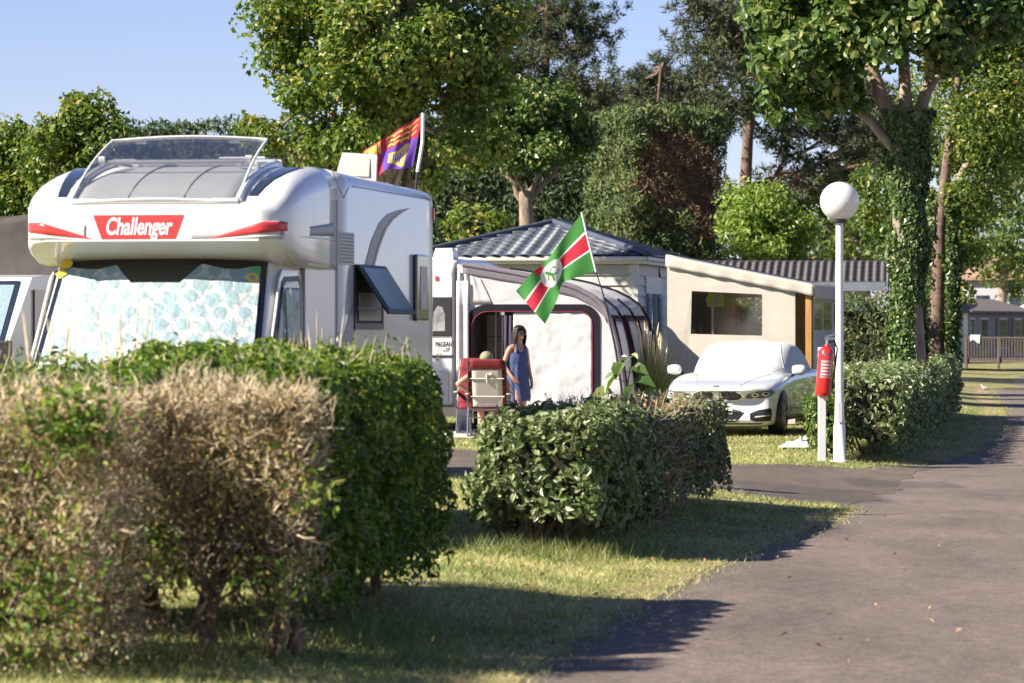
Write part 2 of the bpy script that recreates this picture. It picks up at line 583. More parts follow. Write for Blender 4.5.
def asphalt_mat(name, c1, c2, grain=42.0):
    m, t, out = nt(name)
    tc = N(t, 'ShaderNodeTexCoord')
    mp = N(t, 'ShaderNodeMapping'); mp.inputs['Scale'].default_value = (1.0, .35, 1)
    t.links.new(tc.outputs['Object'], mp.inputs['Vector'])
    n1 = N(t, 'ShaderNodeTexNoise', Scale=0.8, Detail=7.0, Roughness=.7)
    n2 = N(t, 'ShaderNodeTexNoise', Scale=grain, Detail=5.0, Roughness=.8)
    n3 = N(t, 'ShaderNodeTexNoise', Scale=9.0, Detail=4.0, Roughness=.75)
    vo = N(t, 'ShaderNodeTexVoronoi', Scale=38.0)
    t.links.new(mp.outputs[0], n1.inputs['Vector'])
    for n in (n2, n3, vo): t.links.new(tc.outputs['Object'], n.inputs['Vector'])
    r1 = N(t, 'ShaderNodeValToRGB'); e = r1.color_ramp.elements
    e[0].position = .3; e[0].color = rgba(c1); e[1].position = .7; e[1].color = rgba(c2)
    t.links.new(n1.outputs['Fac'], r1.inputs['Fac'])
    r2 = N(t, 'ShaderNodeValToRGB'); e = r2.color_ramp.elements
    e[0].position = .28; e[0].color = (.15, .15, .15, 1); e[1].position = .72; e[1].color = (1.85, 1.8, 1.75, 1)
    t.links.new(n2.outputs['Fac'], r2.inputs['Fac'])
    r3 = N(t, 'ShaderNodeValToRGB'); e = r3.color_ramp.elements
    e[0].position = .3; e[0].color = (.6, .6, .6, 1); e[1].position = .7; e[1].color = (1.25, 1.22, 1.19, 1)
    t.links.new(n3.outputs['Fac'], r3.inputs['Fac'])
    a = N(t, 'ShaderNodeMix', data_type='RGBA', blend_type='MULTIPLY'); a.inputs['Factor'].default_value = 1
    t.links.new(r1.outputs[0], a.inputs[6]); t.links.new(r2.outputs[0], a.inputs[7])
    a2 = N(t, 'ShaderNodeMix', data_type='RGBA', blend_type='MULTIPLY'); a2.inputs['Factor'].default_value = 1
    t.links.new(a.outputs[2], a2.inputs[6]); t.links.new(r3.outputs[0], a2.inputs[7])
    # a few pale chips
    r4 = N(t, 'ShaderNodeValToRGB'); e = r4.color_ramp.elements
    e[0].position = .08; e[0].color = (.8, .8, .8, 1); e[1].position = .15; e[1].color = (0, 0, 0, 1)
    t.links.new(vo.outputs['Distance'], r4.inputs['Fac'])
    a3 = N(t, 'ShaderNodeMix', data_type='RGBA'); a3.inputs[7].default_value = (.40, .35, .30, 1)
    t.links.new(r4.outputs[0], a3.inputs['Factor']); t.links.new(a2.outputs[2], a3.inputs[6])
    # an old square repair in darker tarmac
    last = a3.outputs[2]
    for (cx, cy_, hx, hy) in ((4.35, 43.6, .62, 1.0), (3.1, 40.2, .75, 1.5)):
        nw = N(t, 'ShaderNodeTexNoise', Scale=3.0, Detail=4.0)
        t.links.new(tc.outputs['Object'], nw.inputs['Vector'])
        ad = N(t, 'ShaderNodeVectorMath', operation='MULTIPLY_ADD'); ad.inputs[1].default_value = (.35, .35, 0)
        t.links.new(nw.outputs['Color'], ad.inputs[0]); t.links.new(tc.outputs['Object'], ad.inputs[2])
        sb = N(t, 'ShaderNodeVectorMath', operation='SUBTRACT'); sb.inputs[1].default_value = (cx + .17, cy_ + .17, 0)
        t.links.new(ad.outputs[0], sb.inputs[0])
        dv = N(t, 'ShaderNodeVectorMath', operation='DIVIDE'); dv.inputs[1].default_value = (hx, hy, 1e6)
        t.links.new(sb.outputs[0], dv.inputs[0])
        ab = N(t, 'ShaderNodeVectorMath', operation='ABSOLUTE'); t.links.new(dv.outputs[0], ab.inputs[0])
        sp = N(t, 'ShaderNodeSeparateXYZ'); t.links.new(ab.outputs[0], sp.inputs[0])
        mxx = N(t, 'ShaderNodeMath', operation='MAXIMUM'); t.links.new(sp.outputs[0], mxx.inputs[0]); t.links.new(sp.outputs[1], mxx.inputs[1])
        rr_ = N(t, 'ShaderNodeMapRange'); rr_.inputs[1].default_value = .92; rr_.inputs[2].default_value = 1.05; rr_.inputs[3].default_value = .42; rr_.inputs[4].default_value = 0
        t.links.new(mxx.outputs[0], rr_.inputs[0])
        m5 = N(t, 'ShaderNodeMix', data_type='RGBA'); m5.inputs[7].default_value = (.05, .045, .043, 1)
        t.links.new(rr_.outputs[0], m5.inputs['Factor']); t.links.new(last, m5.inputs[6]); last = m5.outputs[2]
    b = N(t, 'ShaderNodeBsdfPrincipled', Roughness=.85)
    b.inputs['Specular IOR Level'].default_value = .3
    t.links.new(last, b.inputs['Base Color'])
    bp = N(t, 'ShaderNodeBump', Strength=.8, Distance=.015)
    t.links.new(n2.outputs['Fac'], bp.inputs['Height']); t.links.new(bp.outputs['Normal'], b.inputs['Normal'])
    t.links.new(b.outputs[0], out.inputs[0])
    return m


M_GROUND = ground_mat()
M_ROAD = asphalt_mat('worn tarmac', (.115, .096, .086), (.24, .20, .178))
M_TRACK = asphalt_mat('gritty side track', (.095, .078, .068), (.185, .152, .13), 60.0)
M_PATCH = asphalt_mat('dark tarmac repair', (.085, .072, .066), (.125, .107, .098), 90.0)
M_DRY = surf('dry verge litter', (.20, .15, .08), .95, var=.5, scale=25, bump=.6, bscale=80, col2=(.36, .27, .15))

gx = np.unique(np.concatenate([np.array([-900, -400, -150, -60, -25, -12]), np.arange(-8, 14.01, .16), np.array([16, 19, 23, 30, 60, 150, 400, 900])]))
gy = np.unique(np.concatenate([np.array([-60, -20, 0, 8]), np.arange(12, 60, .4), np.arange(60, 130, 1.5), np.array([135, 145, 160, 180, 220, 300, 500, 900, 1500])]))
GX, GY = np.meshgrid(gx, gy)
V = np.stack([GX.ravel(), GY.ravel(), gz(GX, GY).ravel()], 1)
nx_ = len(gx); ii = np.arange(len(V)).reshape(len(gy), nx_)
F = np.stack([ii[:-1, :-1].ravel(), ii[:-1, 1:].ravel(), ii[1:, 1:].ravel(), ii[1:, :-1].ravel()], 1)
tag(np_mesh('ground', V, F, M_GROUND, None, True), kind='structure')


def draped(poly, dz, cuts=3):
    bm = bmesh.new()
    tris = tessellate_polygon([[Vector((p[0], p[1], 0)) for p in poly]])
    vs = [bm.verts.new((p[0], p[1], 0)) for p in poly]
    for t3 in tris:
        try: bm.faces.new([vs[i] for i in t3])
        except ValueError: pass
    for _ in range(cuts):
        bmesh.ops.subdivide_edges(bm, edges=[e for e in bm.edges if e.calc_length() > .5], cuts=1)
        bmesh.ops.triangulate(bm, faces=bm.faces)
    for v in bm.verts: v.co.z = float(gz(v.co.x, v.co.y)) + dz
    bmesh.ops.recalc_face_normals(bm, faces=bm.faces)
    if sum(f.normal.z for f in bm.faces) < 0: bmesh.ops.reverse_faces(bm, faces=bm.faces)
    return bm


def drape(name, poly, dz, mat, cuts=3):
    bm = draped(poly, dz, cuts)
    me = bpy.data.meshes.new(name); bm.to_mesh(me); bm.free(); me.materials.append(mat)
    return tag(link(name, me), kind='structure')


def dense(pts, step=0.6, jit=0.05, seed=3):
    rg = random.Random(seed)
    out = []
    for i in range(len(pts) - 1):
        a, b = Vector(pts[i]), Vector(pts[i + 1])
        n = max(1, int((b - a).length / step))
        for k in range(n):
            p = a.lerp(b, k / n)
            out.append((p.x + rg.uniform(-jit, jit), p.y + rg.uniform(-jit, jit) * 2))
    out.append(tuple(pts[-1]))
    return out


RD = -ROAD_DROP
EDGE_NEAR = [gnd(a, b, RD) for a, b in ((360, 800), (505, 683), (565, 645), (620, 612), (700, 570), (760, 548), (800, 531), (838, 516), (846, 511))]
MOUTH_NEAR = [gnd(846, 511, RD), gnd(836, 506, RD), gnd(780, 500, -.06), gnd(720, 493, -.02), gnd(600, 484), gnd(480, 475)]
MOUTH_FAR = [gnd(465, 450), gnd(600, 457), gnd(730, 465), gnd(850, 463), gnd(905, 462, -.08), gnd(937, 461, RD)]
EDGE_FAR = [gnd(a, b, RD) for a, b in ((937, 461), (962, 457), (983, 444), (1000, 427), (1003, 409), (991, 396), (986, 376), (990, 368))]
ln_, lf_ = dense(EDGE_NEAR, .35, .03), dense(EDGE_FAR, 1.0, .05, 4)
road = ln_ + [(p[0] - .5, p[1]) for p in dense([EDGE_NEAR[-1], MOUTH_FAR[-1]], .8, .0)[1:-1]] + lf_ + [(60, 230), (60, 10)]
tag(MB().holed(road, [], lambda x, y: (x, y, RD + .004)).build('road', M_ROAD), kind='structure')
trk = dense(MOUTH_NEAR, .5, .06, 5) + [(-7, 46), (-9, 60)] + dense(MOUTH_FAR, .5, .06, 6) + dense([gnd(937, 463, RD), gnd(925, 472, RD), gnd(895, 490, RD), gnd(852, 510, RD)], .5, .13, 8)
drape('side_track', trk, .0075, M_TRACK, 6)

# dry crumbly strip where turf meets tarmac
def strip(name, edge, w0, w1, z, side, mat):
    L, Rr = [], []
    rg = random.Random(9)
    for i, p in enumerate(edge):
        a = Vector(edge[max(0, i - 1)]); b = Vector(edge[min(len(edge) - 1, i + 1)])
        d = (b - a).normalized(); nx = Vector((-d.y, d.x)) * side
        q = Vector(p)
        L.append(q - nx * (w0 + rg.uniform(-.04, .05))); Rr.append(q + nx * (w1 + rg.uniform(-.1, .15)))
    mb = MB()
    V = [(p.x, p.y, float(gz(p.x, p.y)) + z) for p in L] + [(p.x, p.y, float(gz(p.x, p.y)) + z) for p in Rr]
    n = len(L)
    mb.add(V, [(i, i + 1, n + i + 1, n + i) for i in range(n - 1)])
    return tag(mb.build(name, mat), kind='structure')


strip('verge', ln_, .04, .22, .008, 1, M_DRY)
strip('verge', lf_, .04, .4, .008, 1, M_DRY)

# ---------------------------------------------------------------- turf blades
M_BLADE = leafmat('turf blades', [(0.0, (.085, .13, .022)), (.38, (.20, .27, .06)), (.7, (.43, .43, .16)), (1.0, (.66, .57, .32))],
                  trans=.25, rough=.6, nscale=.9, hue=.45)
M_LONGBLADE = leafmat('long green blades', [(0.0, (.06, .10, .02)), (.5, (.14, .19, .045)), (1.0, (.36, .33, .14))],
                      trans=.3, rough=.5, nscale=2.0, hue=.3)


def inside(poly, P):
    x, y = P[:, 0], P[:, 1]
    res = np.zeros(len(P), bool)
    n = len(poly)
    for i in range(n):
        x1, y1 = poly[i]; x2, y2 = poly[(i + 1) % n]
        if y1 == y2: continue
        c = ((y1 > y) != (y2 > y)) & (x < (x2 - x1) * (y - y1) / (y2 - y1) + x1)
        res ^= c
    return res


def blades(name, P, h, w, mat, lean=.5):
    n = len(P)
    th = RNG.random(n) * 2 * math.pi
    side = np.stack([np.cos(th), np.sin(th), np.zeros(n)], 1)
    ln = np.stack([RNG.normal(size=n), RNG.normal(size=n), np.zeros(n)], 1) * lean
    H = (h * (.5 + RNG.random(n)))[:, None]
    W = (w * (.6 + .8 * RNG.random(n)))[:, None]
    B = np.concatenate([P, gz(P[:, 0], P[:, 1])[:, None]], 1)
    V = np.stack([B - side * W, B + side * W, B + np.array([[0, 0, 1.]]) * H + ln * H], 1).reshape(-1, 3)
    F = np.arange(n * 3).reshape(n, 3)
    return np_mesh(name, V, F, mat)


near_turf = ln_ + dense(MOUTH_NEAR, .6, .0) + [(-7, 46), (-9, 12)]
n = 400000
P = np.stack([RNG.uniform(-4.2, 3.8, n), 15 + (44 - 15) * RNG.random(n) ** 1.35], 1)
P = P[inside(near_turf, P)]
P = P[np.abs(P[:, 0]) < P[:, 1] * .145 + .5]
keep = RNG.random(len(P)) < (.55 + .45 * (np.sin(P[:, 0] * 2.1 + np.sin(P[:, 1])) > -.5))
tag(blades('grass', P[keep], .032, .0028, M_BLADE, .9), 'short dry turf between the hedges and the road', 'grass', kind='stuff')
far_turf = dense(MOUTH_FAR, .6, .0) + lf_ + [(30, 150), (-12, 75), (-9, 60)]
n = 160000
P = np.stack([RNG.uniform(-4, 12, n), 46 + 40 * RNG.random(n) ** 1.3], 1)
P = P[inside(far_turf, P)]
P = P[np.abs(P[:, 0] - .0) < P[:, 1] * .145]
tag(blades('grass', P, .035, .005, M_BLADE, .9), 'short sunlit turf round the car and the lamp post', 'grass', kind='stuff')

# taller unmown blades round the hedge feet
n = 2600
a = RNG.random(n)
c1 = np.stack([-2.7 + 2.25 * a + RNG.normal(size=n) * .12, 18.7 + 4.6 * np.maximum(0, a - .45) + RNG.normal(size=n) * .38], 1)
n = 1300
a = RNG.random(n)
c2 = np.stack([-.25 + 1.2 * a + RNG.normal(size=n) * .12, 28.15 + RNG.normal(size=n) * .3 + 3.0 * np.maximum(0, a - .55)], 1)
tag(blades('long_grass', np.concatenate([c1, c2]), .11 , .0035, M_LONGBLADE, .6), 'taller unmown grass along the hedge feet', 'long grass', kind='stuff')

fr = np.array(ln_ + dense(MOUTH_NEAR, .35, .05) + dense(MOUTH_FAR, .35, .05) + lf_)
k = RNG.integers(0, len(fr), 26000)
Pf = fr[k] + RNG.normal(size=(26000, 2)) * np.array([.10, .22])
tag(blades('grass', Pf, .03, .0034, M_BLADE, 1.1), 'ragged dry grass fringe creeping over the tarmac edges', 'grass', kind='stuff')

# fallen leaves and bits
M_LITTER = leafmat('fallen leaves', [(0, (.16, .09, .04)), (.5, (.36, .22, .09)), (1, (.55, .45, .3))], trans=.1, rough=.7)
n = 900
P = np.stack([RNG.uniform(-2.5, 3.6, n), 16 + 26 * RNG.random(n) ** 1.2], 1)
P = P[inside(near_turf + [], P) | (RNG.random(len(P)) < .12)]
P3 = np.concatenate([P, gz(P[:, 0], P[:, 1])[:, None] + .028], 1)
tag(leaves('fallen_leaves', P3, np.tile([0, 0, 1.], (len(P3), 1)), .045, M_LITTER, None, spread=.35, aspect=.6),
    'scattered dry leaves lying on turf and tarmac', 'fallen leaves', kind='stuff')
# ================================================================ foliage materials
M_BARK = surf('grey brown bark', (.16, .12, .085), .9, scale=9, bump=.9, bscale=26, col2=(.34, .27, .2), stretch=(1, 1, .3))
M_PINEBARK = surf('pine bark', (.09, .06, .045), .9, scale=8, bump=.8, bscale=20, col2=(.22, .15, .11))
M_TWIG = surf('dead twigs', (.36, .28, .17), .9, scale=14, col2=(.64, .53, .37))
M_STEM = surf('woody stems', (.11, .075, .045), .9, scale=12, col2=(.30, .21, .13), bump=.5)
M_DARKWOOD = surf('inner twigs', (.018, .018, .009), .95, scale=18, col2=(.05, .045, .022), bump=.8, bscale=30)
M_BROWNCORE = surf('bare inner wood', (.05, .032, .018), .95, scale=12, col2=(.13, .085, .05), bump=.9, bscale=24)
M_DRYLEAF = leafmat('dry leaves', [(0, (.12, .10, .045)), (.3, (.30, .25, .13)), (.6, (.52, .45, .29)), (.8, (.44, .28, .08)), (1, (.19, .20, .06))],
                    trans=.15, rough=.65, nscale=2.5, hue=.3)
M_PRIVET = leafmat('privet leaves', [(0, (.04, .08, .014)), (.45, (.10, .18, .03)), (.8, (.20, .29, .05)), (1, (.40, .40, .12))],
                   trans=.42, rough=.38, nscale=3, hue=.25)
M_GLOSSY = leafmat('leathery leaves', [(0, (.05, .08, .024)), (.4, (.145, .195, .068)), (.75, (.25, .30, .13)), (1, (.44, .46, .31))],
                   trans=.3, rough=.33, nscale=3, hue=.2)
M_GREYLEAF = leafmat('grey green small leaves', [(0, (.06, .085, .033)), (.5, (.165, .20, .085)), (.85, (.28, .30, .155)), (1, (.42, .35, .19))],
                     trans=.18, rough=.42, nscale=3, hue=.2)
M_DYING = leafmat('dying leaves', [(0, (.07, .08, .03)), (.35, (.17, .16, .06)), (.62, (.36, .23, .09)), (.85, (.58, .28, .07)), (1, (.62, .48, .28))],
                  trans=.2, rough=.5, nscale=3.5, hue=.5)
M_MAPLE = leafmat('maple leaves', [(0, (.045, .088, .015)), (.45, (.10, .165, .03)), (.82, (.19, .255, .05)), (1, (.38, .34, .09))],
                  trans=.42, rough=.42, nscale=.9, hue=.35)
M_BIGLEAF = leafmat('broad leaves', [(0, (.035, .08, .016)), (.5, (.085, .15, .034)), (.85, (.16, .23, .06)), (1, (.33, .31, .10))],
                    trans=.32, rough=.36, nscale=1.2, hue=.3)
M_IVY = leafmat('ivy leaves', [(0, (.03, .065, .016)), (.5, (.075, .13, .034)), (.85, (.14, .20, .06)), (1, (.25, .29, .12))],
                trans=.15, rough=.33, nscale=2, hue=.25)
M_LIGHTTREE = leafmat('light green leaves', [(0, (.09, .16, .025)), (.5, (.18, .27, .045)), (1, (.33, .40, .09))],
                      trans=.38, rough=.42, nscale=1.2, hue=.3)
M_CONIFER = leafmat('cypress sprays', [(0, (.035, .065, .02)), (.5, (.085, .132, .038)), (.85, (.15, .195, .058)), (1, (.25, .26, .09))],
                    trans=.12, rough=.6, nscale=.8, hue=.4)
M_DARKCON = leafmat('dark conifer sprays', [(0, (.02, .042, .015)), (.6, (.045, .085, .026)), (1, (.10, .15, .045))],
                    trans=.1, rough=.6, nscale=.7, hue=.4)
M_BROWNSPRAY = leafmat('dead brown sprays', [(0, (.10, .065, .035)), (.5, (.25, .16, .095)), (.9, (.40, .29, .18)), (1, (.5, .25, .09))],
                       trans=.05, rough=.8, nscale=.8, hue=.3)
M_NEEDLE = leafmat('pine needles', [(0, (.022, .036, .016)), (.5, (.048, .068, .027)), (.85, (.085, .105, .04)), (1, (.16, .15, .06))],
                   trans=.1, rough=.6, nscale=.6, hue=.4)
M_FAR = leafmat('distant foliage', [(0, (.05, .075, .022)), (.5, (.11, .14, .04)), (1, (.22, .22, .075))], trans=.2, rough=.6, nscale=.25, hue=.7)
M_STRAW = surf('straw plumes', (.55, .44, .27), .8, scale=20, col2=(.75, .63, .43))


def stems_mb(bases, tops, r0, r1, seed, sag=.0, n=5):
    mb = MB()
    for i, (a, b) in enumerate(zip(bases, tops)):
        pts = limb_path(a, b, sag, seed + i, n)
        mb.tube(pts, [r0 + (r1 - r0) * k / n for k in range(n + 1)], 5)
    return mb


# ================================================================ clipped broadleaf hedges
def hedge(name, label, cat, loc, rz, size, r, nleaf, lsize, mat, z0=.12, spread=.7, core=True, inset=.14, hexa=True, amp=.05,
          seed=1.0, aspect=.5, stems=8, depth=.16, group=None, coremat=None, sprigs=0, noend=False):
    sx, sy, sz = size
    h = thing(name, label, cat, (loc[0], loc[1], float(gz(loc[0], loc[1])) if loc[1] < 60 and loc[0] > -1 else 0), rz, group)
    P, nr = rbox_points(nleaf, sx, sy, sz, r)
    P = P + nr * (lump(P, 4.0, amp, seed) - RNG.random(nleaf) ** 2 * depth)[:, None]
    low = z0 + .16 * (np.sin(P[:, 1] * 3.3 + seed) * .5 + .5) + .08 * RNG.random(nleaf)
    k = P[:, 2] > low
    P, nr = P[k], nr[k]
    leaves('leaves', P, nr + np.array([0, 0, .35]), lsize, mat, h, spread=spread, hexa=hexa, aspect=aspect)
    if core:
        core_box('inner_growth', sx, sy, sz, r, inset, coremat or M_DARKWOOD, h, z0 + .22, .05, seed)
    if stems:
        rg = random.Random(int(seed * 10))
        for i in range(stems):
            bs, tp = [], []
            x, y = rg.uniform(-.28, .28) * sx, rg.uniform(.08, .95) * sy
            for k2 in range(3):
                bs.append((x + rg.uniform(-.05, .05), y + rg.uniform(-.05, .05), 0))
                tp.append((x + rg.uniform(-.4, .4) * sx, y + rg.uniform(-.3, .3), sz * rg.uniform(.4, .8)))
            stems_mb(bs, tp, .022, .006, int(seed * 7) + i * 31).build('stem', M_STEM, h)
    if sprigs:
        Q = np.stack([RNG.uniform(-.5, .5, sprigs) * sx, RNG.random(sprigs) * sy, np.full(sprigs, sz - .03)], 1)
        V = []
        D = nrm(np.array([0, 0, 1.]) + .4 * RNG.normal(size=(sprigs, 3)))
        L = .05 + .13 * RNG.random(sprigs)
        twigs('shoot_sprays', Q, D, L, np.full(sprigs, .0025), M_TWIG, h)
        k3 = 5
        T = np.repeat(RNG.random((sprigs, 1)), k3, 0) * 0 + RNG.random((sprigs * k3, 1))
        PP = np.repeat(Q, k3, 0) + np.repeat(D * L[:, None], k3, 0) * T
        leaves('shoot_leaves', PP, RNG.normal(size=(len(PP), 3)), lsize * .7, mat, h, hexa=False)
    return h


# near green hedge behind the dead shrubs
hg = hedge('privet_hedge', 'tall green privet hedge with a rounded top in front of the motorhome', 'hedge',
           (-1.66, 19.95), R(-8), (1.42, 4.3, 1.45), .32, 56000, .05, M_PRIVET, seed=2.0, stems=10, amp=.055, sprigs=170, depth=.18)
hedge('privet_hedge', 'short green shrub rising behind the dead hedge below the windscreen', 'hedge',
      (-3.0, 20.3), R(-8), (1.5, 1.3, 1.42), .25, 9000, .05, M_PRIVET, seed=5.0, stems=4, sprigs=60)

# hedge in the middle, three shrubs grown together
T10 = R(-10)
def along(o, d, th=T10, x=0.0): return (o[0] - math.sin(th) * d + math.cos(th) * x, o[1] + math.cos(th) * d + math.sin(th) * x)
HM = (.17, 28.6)
hedge('clipped_shrub', 'leathery large leaved green shrub at the open end of the low hedge', 'shrub', HM, T10, (1.0, 3.0, 1.0), .2,
      15500, .074, M_GLOSSY, seed=1.3, stems=5, amp=.05, z0=.05, sprigs=30, group='low hedge beside the road', depth=.2)
hb = hedge('clipped_shrub', 'half dead shrub with orange brown leaves in the low hedge', 'shrub', along(HM, 2.95), T10, (.93, 2.5, .96), .17,
      5200, .06, M_DYING, seed=3.7, stems=5, amp=.05, z0=.3, sprigs=70, group='low hedge beside the road', coremat=M_BROWNCORE)
P, nr = rbox_points(1000, .97, 2.5, 1.0, .17)
twigs('dead_twigs', P - nr * .06, nr + np.array([0, 0, .9]) + .6 * RNG.normal(size=P.shape), .08 + .14 * RNG.random(len(P)), np.full(len(P), .003), M_TWIG, hb)
P, nr = rbox_points(3600, .97, 2.5, .98, .17)
P = P[P[:, 2] > .2]
leaves('green_leaves', P[:, :], RNG.normal(size=P.shape), .06, M_GREYLEAF, hb, hexa=True)
hedge('clipped_shrub', 'grey green small leaved shrub at the car end of the low hedge', 'shrub', along(HM, 5.3, T10, -.04), T10, (.9, 3.3, .94), .14,
      15000, .058, M_GREYLEAF, seed=6.1, stems=5, amp=.035, z0=.08, sprigs=60, group='low hedge beside the road', depth=.12)

# long hedge past the lamp post
hedge('roadside_hedge', 'long clipped green hedge running along the road under the ivy clad tree', 'hedge', (4.42, 49.7), R(-8), (1.12, 28, 1.12), .16,
      40000, .088, M_GLOSSY, seed=8.0, stems=16, amp=.06, z0=.05, sprigs=160)
hedge('trailing_shrub', 'low leafy shrub with yellowing leaves at the foot of the lamp post', 'shrub', (3.98, 49.3), R(-8), (.55, .8, .82), .2,
      1300, .085, M_BIGLEAF, seed=9.0, stems=2, amp=.06, z0=.05, core=False)


# ================================================================ dead shrubs
def dead_shrub(label, x0, x1, y0, depth, h, bases, ntw, nlf, seed, shoots=(), low=0.0):
    cx = (x0 + x1) / 2; sx = x1 - x0
    d = thing('dead_shrub', label, 'shrub', (cx, y0, 0), R(-4), 'dead shrubs at the front of the hedge')
    rg = random.Random(seed)
    starts = []
    for bx in bases:
        bx -= cx; mb = MB()
        for k in range(7):
            a = Vector((bx + rg.uniform(-.1, .1), depth * .5 + rg.uniform(-.12, .12), 0))
            b = Vector((bx + rg.uniform(-.5, .5), depth * .5 + rg.uniform(-.35, .25), rg.uniform(.75, 1.2)))
            b.x = max(-sx / 2 + .05, min(sx / 2 - .05, b.x))
            pts = limb_path(a, b, .0, rg.randint(0, 9999), 7)
            mb.tube(pts, [.021 * (1 - .75 * q / 7) * rg.uniform(.8, 1.2) for q in range(8)], 6)
            for q in (2, 3, 4, 5):
                for _ in range(2):
                    e = pts[q] + Vector((rg.uniform(-.4, .4), rg.uniform(-.3, .2), rg.uniform(.15, .5)))
                    e.x = max(-sx / 2, min(sx / 2, e.x)); e.z = min(e.z, h - .05)
                    pp = limb_path(pts[q], e, .05, rg.randint(0, 9999), 4)
                    mb.tube(pp, [.009, .008, .006, .004, .003], 5)
                    starts.append(e)
        mb.build('stem', M_STEM, d)
    # fine twigs: thick fringe above, thinner below
    P, nr = rbox_points(ntw, sx, depth, h, .14)
    P = P - nr * (RNG.random(ntw) ** 1.3 * .30)[:, None] + nr * lump(P, 5.0, .04, seed)[:, None]
    z = P[:, 2] / h
    dens = np.clip((z - .18 + low) * 1.35, .03, 1) * np.where(lump(P, 3.6, .6, seed + 4) > -.1, 1, .3) * np.where(z > .88, 1.6, 1)
    k = RNG.random(ntw) < dens
    P, nr = P[k], nr[k]
    D = np.array([.05, -.1, .75]) + nr * .45 + .75 * RNG.normal(size=P.shape)
    L = .035 + .11 * RNG.random(len(P)) ** 1.6
    twigs('twigs', P, D, L, .0018 + .0036 * RNG.random(len(P)) ** 2, M_TWIG, d, bend=.35)
    P, nr = rbox_points(nlf, sx, depth, h, .14)
    P = P - nr * (RNG.random(nlf) * .26)[:, None] + nr * lump(P, 5.0, .04, seed)[:, None]
    z = P[:, 2] / h
    dens = np.clip((z - .16 + low) * 2.0, .05, 1) * np.where(z > .93, .6, 1) * np.where(lump(P, 4.2, .6, seed + 9) > -.12, 1, .25)
    P = P[RNG.random(nlf) < dens]
    leaves('dry_leaves', P, RNG.normal(size=P.shape) + np.array([-.3, -.5, .4]), .031, M_DRYLEAF, d, aspect=.55, fold=.35, droop=.3)
    for (sx_, sz_, rr, nn) in shoots:
        C = RNG.normal(size=(nn, 3)) * np.array([rr, .12, rr * .9]) * .5 + np.array([sx_ - cx, -.02, sz_])
        C = C[(C[:, 2] > .02) & (C[:, 2] < h + .05)]
        leaves('green_leaves', C, RNG.normal(size=C.shape) + np.array([-.4, -.6, .6]), .048, M_PRIVET, d, hexa=True)
    return d


dead_shrub('dead twiggy shrub with a thick bare stem, right of the green tuft', -1.86, -.97, 18.95, .8, 1.34, (-1.5, -1.15), 11000, 22000, 3,
           shoots=((-1.7, .55, .14, 60), (-1.15, .35, .2, 110), (-1.0, .8, .2, 60)))
dead_shrub('dead twiggy shrub with green tufts at the photo edge', -3.7, -1.84, 17.75, 1.6, 1.32, (-3.2, -2.6, -2.0), 19000, 42000, 8,
           shoots=((-2.0, 1.2, .24, 420), (-2.1, .40, .28, 190), (-2.45, .75, .3, 40), (-1.95, .75, .22, 40), (-2.4, .2, .25, 60)), low=.28)


# ================================================================ trees
def tree(name, label, x, y, trunk, r0, limbs_to, clumps, n, lsize, mat, bark=None, hexa=False, flat=.8, depth=.5, group=None, aspect=.6,
         seed=1, rtop=.35, spread=.7, from_frac=(.6, 1.0), cat='tree', lname='crown', sag=.05, nside=9, rtip=.12):
    """trunk: points relative to the base; limbs_to: clump indices the limbs reach"""
    o = thing(name, label, cat, (x, y, 0), 0, group)
    mb = MB()
    rg = random.Random(seed)
    nT = len(trunk)
    tr = [Vector(p) for p in trunk]
    rad = [r0 * (1.25 if i == 0 else 1) * (1 - (1 - rtop) * i / (nT - 1)) for i in range(nT)]
    mb.tube(tr, rad, nside + 3)
    for ci in limbs_to:
        c = clumps[ci][0]
        f = rg.uniform(*from_frac) * (nT - 1)
        i = min(int(f), nT - 2)
        s = tr[i].lerp(tr[i + 1], f - i)
        rs = r0 * (.3 + .2 * rg.random())
        pts = limb_path(s, c, sag, rg.randint(0, 9999), 6)
        mb.tube(pts, [rs * (1 - (1 - rtip) * k / 6) for k in range(7)], nside)
    mb.build('trunk', bark or M_BARK, o)
    P, nr = clump_points(clumps, n, flat, depth)
    leaves(lname, P, nr, lsize, mat, o, spread=spread, aspect=aspect, hexa=hexa, fold=.15)
    return o


def rel(px, py, Y, x, y):
    p = at(px, py, Y); return (p.x - x, p.y - y, p.z)


# big maple over the motorhome
bx, by = at(390, 331, 67.3).x, 67.3
cl = clumps_in((-.3, 0, 7.4), (2.15, 2.2, 3.3), 80, .5, 11, hollow=.35)
for (px, py, Y, r) in ((265, 140, 62.5, .55), (250, 128, 62.8, .35), (285, 60, 63, .7), (275, 20, 63, .7), (320, 10, 63, .8), (300, 100, 62, .6), (470, 120, 62.3, .6), (490, 85, 62.5, .65),
                       (455, 150, 61.8, .5), (495, 150, 62.6, .45), (450, 60, 62, .8), (480, 40, 63, .8), (350, 140, 61.6, .6), (315, 150, 62, .5), (500, 20, 63, .7), (430, 175, 62.6, .4), (385, 60, 61.3, .7), (340, 60, 61.3, .7)):
    cl.append((Vector(rel(px, py, Y + 4.3, bx, by)), r * .85))
tree('maple_tree', 'large maple with yellowing green crown above the motorhome roof', bx, by,
     [(0, 0, 0), (.02, 0, 1.5), (-.03, 0, 3.2), (.05, 0, 4.6), (.02, .1, 6.6), (.08, .1, 9)], .23, list(range(0, 80, 3)) + list(range(80, 96)), cl, 66000, .11, M_MAPLE,
     seed=5, from_frac=(.35, .95), aspect=.8, depth=.75)

